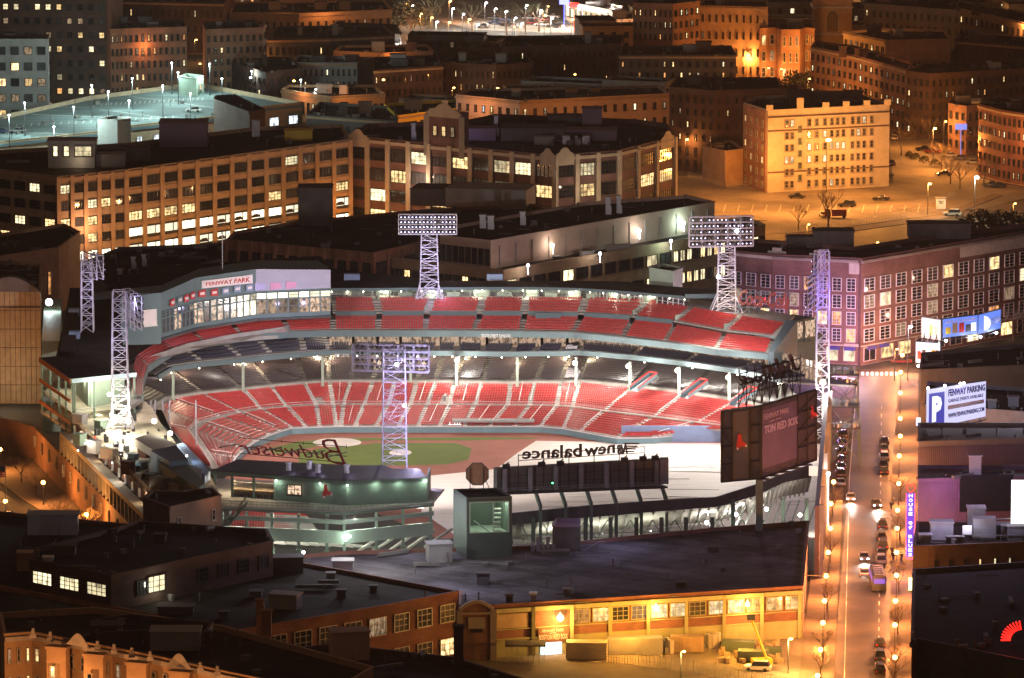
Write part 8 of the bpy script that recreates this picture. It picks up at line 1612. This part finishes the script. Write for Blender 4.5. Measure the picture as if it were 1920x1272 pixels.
lf = thing('lift_truck', 'yellow boom lift with its arm raised over the yard', 'boom lift', P(1440, 1245, 0)); p = P(1428, 1252, 0); b = MB(); b.box((p.x, p.y, 0), (3.4, 2, 1.1), .2, z0=.5); b.build('base', 'yellow', lf); b = MB(); q1, q2 = Q(1438, 1236, p.y), Q(1408, 1158, p.y + 1); b.bar(V(p.x + .5, p.y, 1.7), q1, .3); b.bar(q1, q2, .22); b.build('boom', 'yellow', lf); b = MB(); b.box(q2, (1.4, .8, .9)); b.build('basket', 'dsteel', lf)
for dx in (-1.1, 1.1):
    for dy in (-.9, .9): b = MB(); b.bar((p.x + dx, p.y + dy, .42), (p.x + dx, p.y + dy * 1.3, .42), .42, 10); b.build('wheel', 'black', lf)
sh_ = thing('gate_shelter', 'small glazed gate shelter in front of the brick wall sign', 'shelter', P(985, 1245, 0)); p = P(985, 1240, 0); b = MB(); b.box((p.x, p.y, 0), (7, 4, .3), z0=2.9); b.build('roof', 'dkw', sh_); b = MB()
for k in range(8):
    for yy in (-1.9, 1.9): b.bar((p.x - 3.3 + k * .94, p.y + yy, .02), (p.x - 3.3 + k * .94, p.y + yy, 2.9), .07)
b.build('frame', 'steel', sh_)
def fence(label, pts, h, n, name='fence', m_='steel'):
    t = thing(name, label, 'fence', P(*pts[0], 0)); b = MB(); r_ = MB()
    for (x0, y0), (x1, y1) in zip(pts, pts[1:]):
        a_, c_ = P(x0, y0, 0), P(x1, y1, 0)
        for k in range(n + 1): q = lerp(a_, c_, k / n); b.bar(q, q + V(0, 0, h), .05)
        for z in (h, h * .5, .15): r_.bar(a_ + V(0, 0, z), c_ + V(0, 0, z), .035)
    b.build('posts', m_, t); r_.build('rail', m_, t)
fence('wire fence across the near edge of the delivery yard', [(1095, 1238), (1300, 1262), (1500, 1300)], 2.2, 40)
fence('fence along the near pavement of the orange parking lot', [(1465, 440), (1620, 422), (1760, 398)], 1.6, 30); fence('second fence at the back of the near pavement', [(1640, 402), (1700, 392), (1790, 372)], 1.6, 24); fence('fence along the dark annex side of the lot', [(1290, 335), (1360, 355), (1440, 350)], 1.8, 22)
kiosk = thing('attendant_kiosk', 'small white attendant kiosk at the right end of the parking lot', 'kiosk', P(1764, 390, 0)); p = P(1764, 391, 0); b = MB(); b.box((p.x, p.y, 0), (2.4, 2.2, 2.6), z0=.02); b.build('wall', 'white', kiosk); b = MB(); b.box((p.x, p.y, 0), (2.8, 2.6, .2), z0=2.64); b.build('roof', 'greyw', kiosk); b = MB(); b.box((p.x, p.y - 1.12, 1.7), (1.6, .06, .9)); b.build('window', LITW, kiosk)
# flag at the lower left
fg = thing('flag', 'striped national flag on a pole at the left edge of the street', 'flag', P(12, 990, 0)); p = P(12, 990, 0); zt_ = zat(p, 872); b = MB(); b.bar(p, V(p.x, p.y, zt_), .08, 6); b.build('pole', 'steel', fg)
fz = zt_ - .3
for k in range(9):
    b = MB(); x0 = p.x - 2.7 if k > 3 else p.x - 1.5; xs_ = [lerp(x0 if k < 4 else p.x - 2.7, p.x if k > 3 else p.x - 1.4 + 0, i_ / 6) for i_ in range(7)]
    xs_ = [lerp(p.x - 2.8, p.x - .1, i_ / 8) for i_ in range(9)]; lo = [V(x, p.y + .15 * math.sin(x * 3), fz - 2 + (8 - k) * .22 - (p.x - x) * .12) for x in xs_]
    b.hexa([q for q in lo] + [q + V(0, 0, .22) for q in lo[::-1]], [q + V(0, .04, 0) for q in lo] + [q + V(0, .04, .22) for q in lo[::-1]]); b.build('stripe', 'redm' if k % 2 == 0 else 'signw', fg)
b = MB(); b.box((p.x - .75, p.y - .16, fz - .45), (1.3, .08, 1.0)); b.build('canton', paints['blue'], fg)
# ================================================================ BILLBOARDS
def billboard(label, A_, B_, z0, z1, face, posts=True, name='billboard', t=.5):
    r_ = thing(name, label, 'billboard', V((A_.x + B_.x) / 2, (A_.y + B_.y) / 2, 0)); b = MB(); b.slab(A_, B_, z0, z1, -t); b.build('case', 'dsteel', r_); b = MB(); b.slab(lerp(A_, B_, .01), lerp(A_, B_, .99), z0 + .15, z1 - .15, .06, .02); b.build('face', face, r_)
    if posts:
        b = MB()
        for k in range(4): q = lerp(A_, B_, .12 + k * .25); b.bar(V(q.x, q.y + .6, 12), V(q.x, q.y + .6, z1 - .4), .14); b.bar(V(q.x, q.y + .6, z0), V(q.x + 1.5, q.y + 4, 12), .1)
        b.bar(XY(A_, z0 - .3) + V(0, -.9, 0), XY(B_, z0 - .3) + V(0, -.9, 0), .12); b.build('support', 'dsteel', r_)
    return r_
pA, pB = Q(1737, 770, 1174), Q(1848, 760, 1188)
zA0, zA1, zB0, zB1 = zat(pA, 806), zat(pA, 730), zat(pB, 782), zat(pB, 714)
pbb = thing('billboard', 'big white parking billboard with a blue P panel, lit from above', 'billboard', V(pA.x, pA.y, 0)); b = MB(); nn = V(0, -1, 0)
para(b, pA, pB, (zA0, zB0), (zA1, zB1), V(0, 1, 0), .6); b.build('case', 'dsteel', pbb); b = MB(); para(b, pA + nn * .05, pB + nn * .05, (zA0 + .1, zB0 + .1), (zA1 - .1, zB1 - .1), nn, .1); b.build('face', GL['psign'], pbb)
def bp_(u0, u1, v0, v1, m_, o=.2, nm='panel'):
    q0, q1 = lerp(pA, pB, u0), lerp(pA, pB, u1); f = lambda u, v: lerp(lerp(zA0, zB0, u), lerp(zA1, zB1, u), v); b = MB(); para(b, q0 + nn * o, q1 + nn * o, (f(u0, v0), f(u1, v0)), (f(u0, v1), f(u1, v1)), nn, .08); return b.build(nm, m_, pbb)
def bt2(s_, u0, u1, v0, v1, m_, bold=.01):
    q0, q1 = lerp(pA, pB, u0), lerp(pA, pB, u1); f = lambda u, v: lerp(lerp(zA0, zB0, u), lerp(zA1, zB1, u), v); txt('lettering', s_, m_, pbb, q0 + nn * .3, q1 + nn * .3, (f(u0, v0), f(u1, v0)), (f(u0, v1), f(u1, v1)), ext=.06, off=.05, bold=bold)
bp_(.04, .30, .08, .88, GL['pblue'], .2, 'blue_panel'); bt2('P', .09, .25, .16, .8, GL['billw'], .06); ink = mat('ink_navy', (.03, .02, .12), .5, 0)
bt2('FENWAY PARKING', .36, .98, .74, .92, ink, .03); bt2('GARAGE EVENTS AVAILABLE', .36, .95, .58, .67, ink); bp_(.36, .97, .40, .50, mat('orange_stripe', (.6, .25, .12), .5, 0), .2, 'stripe'); bt2('ONLINE RESERVATION PARKING', .38, .95, .42, .48, 'signw'); bt2('WWW.FENWAYPARKING.COM', .36, .97, .18, .30, ink, .02)
b = MB()
for k in range(5): q = lerp(pA, pB, .1 + k * .2); b.bar(V(q.x, q.y + .8, 12), V(q.x, q.y + .8, zA0 + 2), .14); b.bar(V(q.x, q.y + .8, zA0), V(q.x + 2, q.y + 5, 12), .1); b.bar(V(q.x, q.y - .1, zA0), V(q.x, q.y - 1.4, zA0 - .2), .07)
b.bar(XY(pA, zA0 - .3) + V(0, -1.3, 0), XY(pB, zB0 - .3) + V(0, -1.3, 0), .12); b.build('support', 'dsteel', pbb)
for u in (.02, .30, .56, .62): q = lerp(pA, pB, u); z = lerp(zA1, zB1, u) + .3; b = MB(); b.ball((q.x, q.y - .9, z), .26); b.build('lit_lamp', GL['white'], pbb); light('POINT', (q.x, q.y - 1.6, z + .1), 260, (.8, .85, 1), .15)
for lab, xa, xb, ya, yb, D0_, D1_, face, parts_ in (('small cream billboard with white hats, left end of the long pair', 1728, 1764, 594, 634, 1330, 1326, 'billm', 0), ('long blue billboard with small pictures', 1767, 1833, 598, 635, 1326, 1332, 'billb', 1), ('blue billboard with a round white emblem at the end of the long row', 1834, 1876, 590, 628, 1332, 1340, 'billb', 2), ('upright white poster board with yellow figures below the cream billboard', 1717, 1763, 640, 681, 1312, 1310, 'billw', 3)):
    A_, B_ = Q(xa, (ya + yb) / 2, D0_), Q(xb, (ya + yb) / 2, D1_); z0, z1 = zat(A_, yb), zat(A_, ya); r_ = billboard(lab, A_, B_, z0, z1, GL[face]); rnd = random.Random(parts_)
    if parts_ == 2: 
        q = lerp(A_, B_, .28); b = MB(); zc_ = (z0 + z1) / 2; f = [(q.x + 1.4 * math.cos(k * .524), q.y - .3, zc_ + 1.6 * math.sin(k * .524)) for k in range(12)]; b.hexa(f, [(x, y + .1, z) for x, y, z in f]); b.build('round_emblem', GL['billw'], r_); txt('lettering', 'LUCKY STRIKE', 'signw', r_, lerp(A_, B_, .52) + V(0, -.2, 0), lerp(A_, B_, .97) + V(0, -.2, 0), zc_ - .6, zc_ + .8, ext=.05, off=.1)
    else:
        for k in range(5 if parts_ != 0 else 3):
            u = (.08, .27, .46, .65, .8)[k] if parts_ else (.2, .45, .7)[k]; q0, q1 = lerp(A_, B_, u), lerp(A_, B_, u + .14); b = MB(); b.slab(q0, q1, z0 + (z1 - z0) * .2, z0 + (z1 - z0) * rnd.uniform(.5, .75), .06, .15); b.build('picture', [GL['billw'], 'yellow', 'tan', 'redm', 'dsteel'][(k + parts_) % 5], r_)
        if parts_ == 1: txt('lettering', 'EVENTS & FUNCTIONS', 'signw', r_, lerp(A_, B_, .08) + V(0, -.2, 0), lerp(A_, B_, .92) + V(0, -.2, 0), z1 - 1.2, z1 - .5, ext=.05, off=.1)
    for u in (.1, .8) if parts_ else (.9,): q = lerp(A_, B_, u); b = MB(); b.ball((q.x, q.y - 1.2, z0 - .4), .3); b.build('lit_lamp', GL['white'], r_); light('POINT', (q.x, q.y - 1.8, z0 - .2), 300, (.8, .88, 1), .15)
# vertical neon sign of the music hall
nv = thing('neon_sign', 'tall vertical purple neon sign with pink outline on the music hall', 'neon sign', P(1709, 1050, 0)); q = Q(1707, 985, 1108); zt_, zb_ = Q(1707, 925, 1108).z, Q(1707, 1044, 1108).z
b = MB(); b.box((q.x, q.y + .1, (zt_ + zb_) / 2), (1.3, .4, zt_ - zb_)); b.build('board', mat('neon_back', (.05, .02, .12), .4, 0, emit=(.10, .05, .8), es=.6), nv)
s_ = 'HOUSE of BLUES'; n_ = len(s_); hh = (zt_ - zb_) / n_
for k, ch in enumerate(s_):
    if ch != ' ': txt('lettering', ch, glow('letter_blue', (.55, .5, 1), 3), nv, V(q.x - .36, q.y - .1, 0), V(q.x + .36, q.y - .1, 0), zt_ - hh * (k + .88), zt_ - hh * (k + .14), ext=.06, off=.1, bold=.03)
b = MB(); x0, x1 = q.x - .8, q.x + .8
for x in (x0, x1): b.bar((x, q.y, zb_), (x, q.y, zt_), .09)
for k in range(8): a0, a1 = math.pi * k / 8, math.pi * (k + 1) / 8; b.bar((q.x + .8 * math.cos(a0), q.y, zb_ - .5 * math.sin(a0)), (q.x + .8 * math.cos(a1), q.y, zb_ - .5 * math.sin(a1)), .09)
b.build('neon_outline', GL['pinkn'], nv); b = MB(); hz = zt_ + .9
ht = [(0, -.9), (.75, -.1), (.8, .45), (.4, .7), (0, .35), (-.4, .7), (-.8, .45), (-.75, -.1)]
for k in range(8): (xa, za), (xb, zb2) = ht[k], ht[(k + 1) % 8]; b.bar((q.x + xa, q.y, hz + za), (q.x + xb, q.y, hz + zb2), .1)
b.build('neon_heart', GL['redneon'], nv)
for z in (zb_ + 1, (zt_ + zb_) / 2, zt_ - 1): light('POINT', (q.x - 1.5, q.y - 2.0, z), 420, (.55, .15, 1), .3)
q = Q(1708, 1110, 1098); b = MB(); b.box((q.x, q.y, q.z), (.9, .5, 5.2)); b.build('lit_sign', GL['yel'], None, label='white and yellow upright lit sign below the purple neon one', category='sign')
q = Q(1722, 791, 1215); b = MB(); b.box((q.x, q.y, q.z), (.9, .5, 1.6)); b.build('lit_sign', GL['billw'], None, label='small blue-white box sign left of the parking billboard', category='sign')
q = Q(1565, 572, 1365); 
for (x, y) in ((1559, 626), (1558, 656)): q = Q(x, y, 1352); b = MB(); b.box((q.x, q.y, q.z), (1.0, .5, 1.4 if y < 640 else 2.4)); b.build('lit_sign', GL['blue'], None, label='blue lit %s sign by the slender light tower' % ('upper' if y < 640 else 'lower upright'), category='sign')
# red fan of tubes at the lower right, and the red light frame
rf_ = thing('neon_sign', 'red neon letters fanned in an arc at the lower right edge', 'neon sign', Q(1905, 1190, 985)); b = MB(); c_ = Q(1918, 1200, 985)
for k in range(10): an = R(100 + k * 9); b.bar(c_ + V(math.cos(an) * 2.0, 0, math.sin(an) * 1.7), c_ + V(math.cos(an) * 3.6, 0, math.sin(an) * 3.2), .17)
b.build('tube', GL['redneon'], rf_); light('POINT', c_ + V(-2, -2, 0), 120, (1, .1, .05), .3)
# crowd-ish clutter on the street left of left field
rr = random.Random(44)
# street terraces beside the left-field wall
tr_ = thing('terrace_seats', 'stepped bar terraces and steelwork between the stands and the street', 'terrace', P(1575, 800, 0)); 
for i, (x, y, zz_) in enumerate([(1580, 720, 6), (1583, 760, 8), (1585, 800, 8), (1583, 700, 9)]):
    p = P(x, y, zz_); b = MB(); b.box((p.x, p.y, zz_), (6, 5, .3)); b.build('platform', 'dkw', tr_)
    b = MB()
    for sx in (-1, 1):
        for sy in (-1, 1): b.bar((p.x + sx * 2.9, p.y + sy * 2.4, 0), (p.x + sx * 2.9, p.y + sy * 2.4, zz_ + 1), .13)
    for sx in (-1, 1): b.bar((p.x + sx * 2.9, p.y - 2.4, zz_ + 1), (p.x - sx * 2.9 * -1, p.y + 2.4, zz_ + 1), .06); b.bar((p.x - 2.9, p.y + sx * 2.4, zz_ + 1), (p.x + 2.9, p.y + sx * 2.4, zz_ + 1), .06); b.bar((p.x + sx * 2.9, p.y - 2.4, 1), (p.x - sx * 2.9, p.y - 2.4, zz_), .08)
    b.build('post', 'green', tr_); b = MB()
    for k in range(18): b.box((p.x + rr.uniform(-2.6, 2.6), p.y + rr.uniform(-2.2, 2.2), 0), (.5, .5, rr.uniform(.5, 1.2)), rr.uniform(0, 1), z0=zz_ + .16)
    b.build('tables_and_chairs', 'steel', tr_, kind='stuff'); light('POINT', (p.x - 1, p.y - 2, zz_ + 3.2), 380, WHITE, .2)
for (x, y, Y, pw, r_) in ((1543, 717, 1230, 6000, .6), (1553, 889, 1160, 900, .4)): q = Q(x, y, Y); b = MB(); b.ball(q, r_); b.bar(q, V(q.x, q.y, 0), .1); b.build('flood_lamp', GL['warm'], None, label='%s white flood lamp at the corner of the stands by the street' % ('blazing upper' if y < 800 else 'lower'), category='lamp'); light('POINT', (q.x, q.y - 1.1, q.z), pw, WHITE, .3)
# thin wall between street and outfield, left-field side
lw_ = thing('left_field_wall', 'tall narrow green-grey wall end between the outfield and the street', 'wall', P(1540, 1000, 0)); b = MB(); a_, c2 = P(1527, 1085, 0), P(1545, 860, 0); b.slab(V(a_.x, a_.y, 0), V(c2.x, c2.y, 0), 0, 13.5, .8); b.build('wall', 'purplew', lw_); b = MB()
for k in range(8): q = lerp(a_, c2, k / 7); b.box((q.x + 1.2, q.y, 0), (.7, .7, 13.8), z0=0)
b.build('pier', 'greyw', lw_)
# people standing by the music hall (tiny)
for i, (x, y) in enumerate([(1672, 1040), (1675, 1050), (1671, 955), (1675, 947), (1690, 1052)]):
    p = P(x, y, .14); b = MB(); b.bar((p.x - .1, p.y, .14), (p.x - .08, p.y, 1.0), .09, 6, .12); b.bar((p.x + .12, p.y, .14), (p.x + .08, p.y, 1.0), .09, 6, .12); b.hexa([(p.x + .24 * math.cos(k * .785), p.y + .15 * math.sin(k * .785), .95) for k in range(8)], [(p.x + .26 * math.cos(k * .785), p.y + .15 * math.sin(k * .785), 1.5) for k in range(8)]); b.ball((p.x, p.y, 1.74), .13, 8, 6, 1.2); b.bar((p.x - .28, p.y, 1.5), (p.x - .32, p.y - .05, .9), .06, 5, .045); b.bar((p.x + .28, p.y, 1.5), (p.x + .32, p.y - .05, .9), .06, 5, .045)
    b.build('person', 'dsteel', None, label='person in dark clothing standing on the right pavement, %s' % ['right of the middle globe lamp', 'just below the first of the queue', 'near the neon heart', 'behind the one near the heart', 'close to the neon sign foot'][i], category='person', group='people waiting on the right pavement')

# ================================================================ HAZE (air volume added to give the lamps soft halos)
hz_ = MB(); hz_.prism([(-450, -40), (450, -40), (450, 2700), (-450, 2700)], -1.5, 232)
hm = bpy.data.materials.new('halo_haze'); hm.use_nodes = True; t_ = hm.node_tree; t_.nodes.clear(); o_n = t_.nodes.new('ShaderNodeOutputMaterial'); pv_ = t_.nodes.new('ShaderNodeVolumePrincipled')
pv_.inputs['Density'].default_value = .000055; pv_.inputs['Color'].default_value = (.92, .86, .82, 1); pv_.inputs['Anisotropy'].default_value = .5
t_.links.new(pv_.outputs[0], o_n.inputs['Volume']); hz_.build('halo_haze', hm, None, kind='stuff')
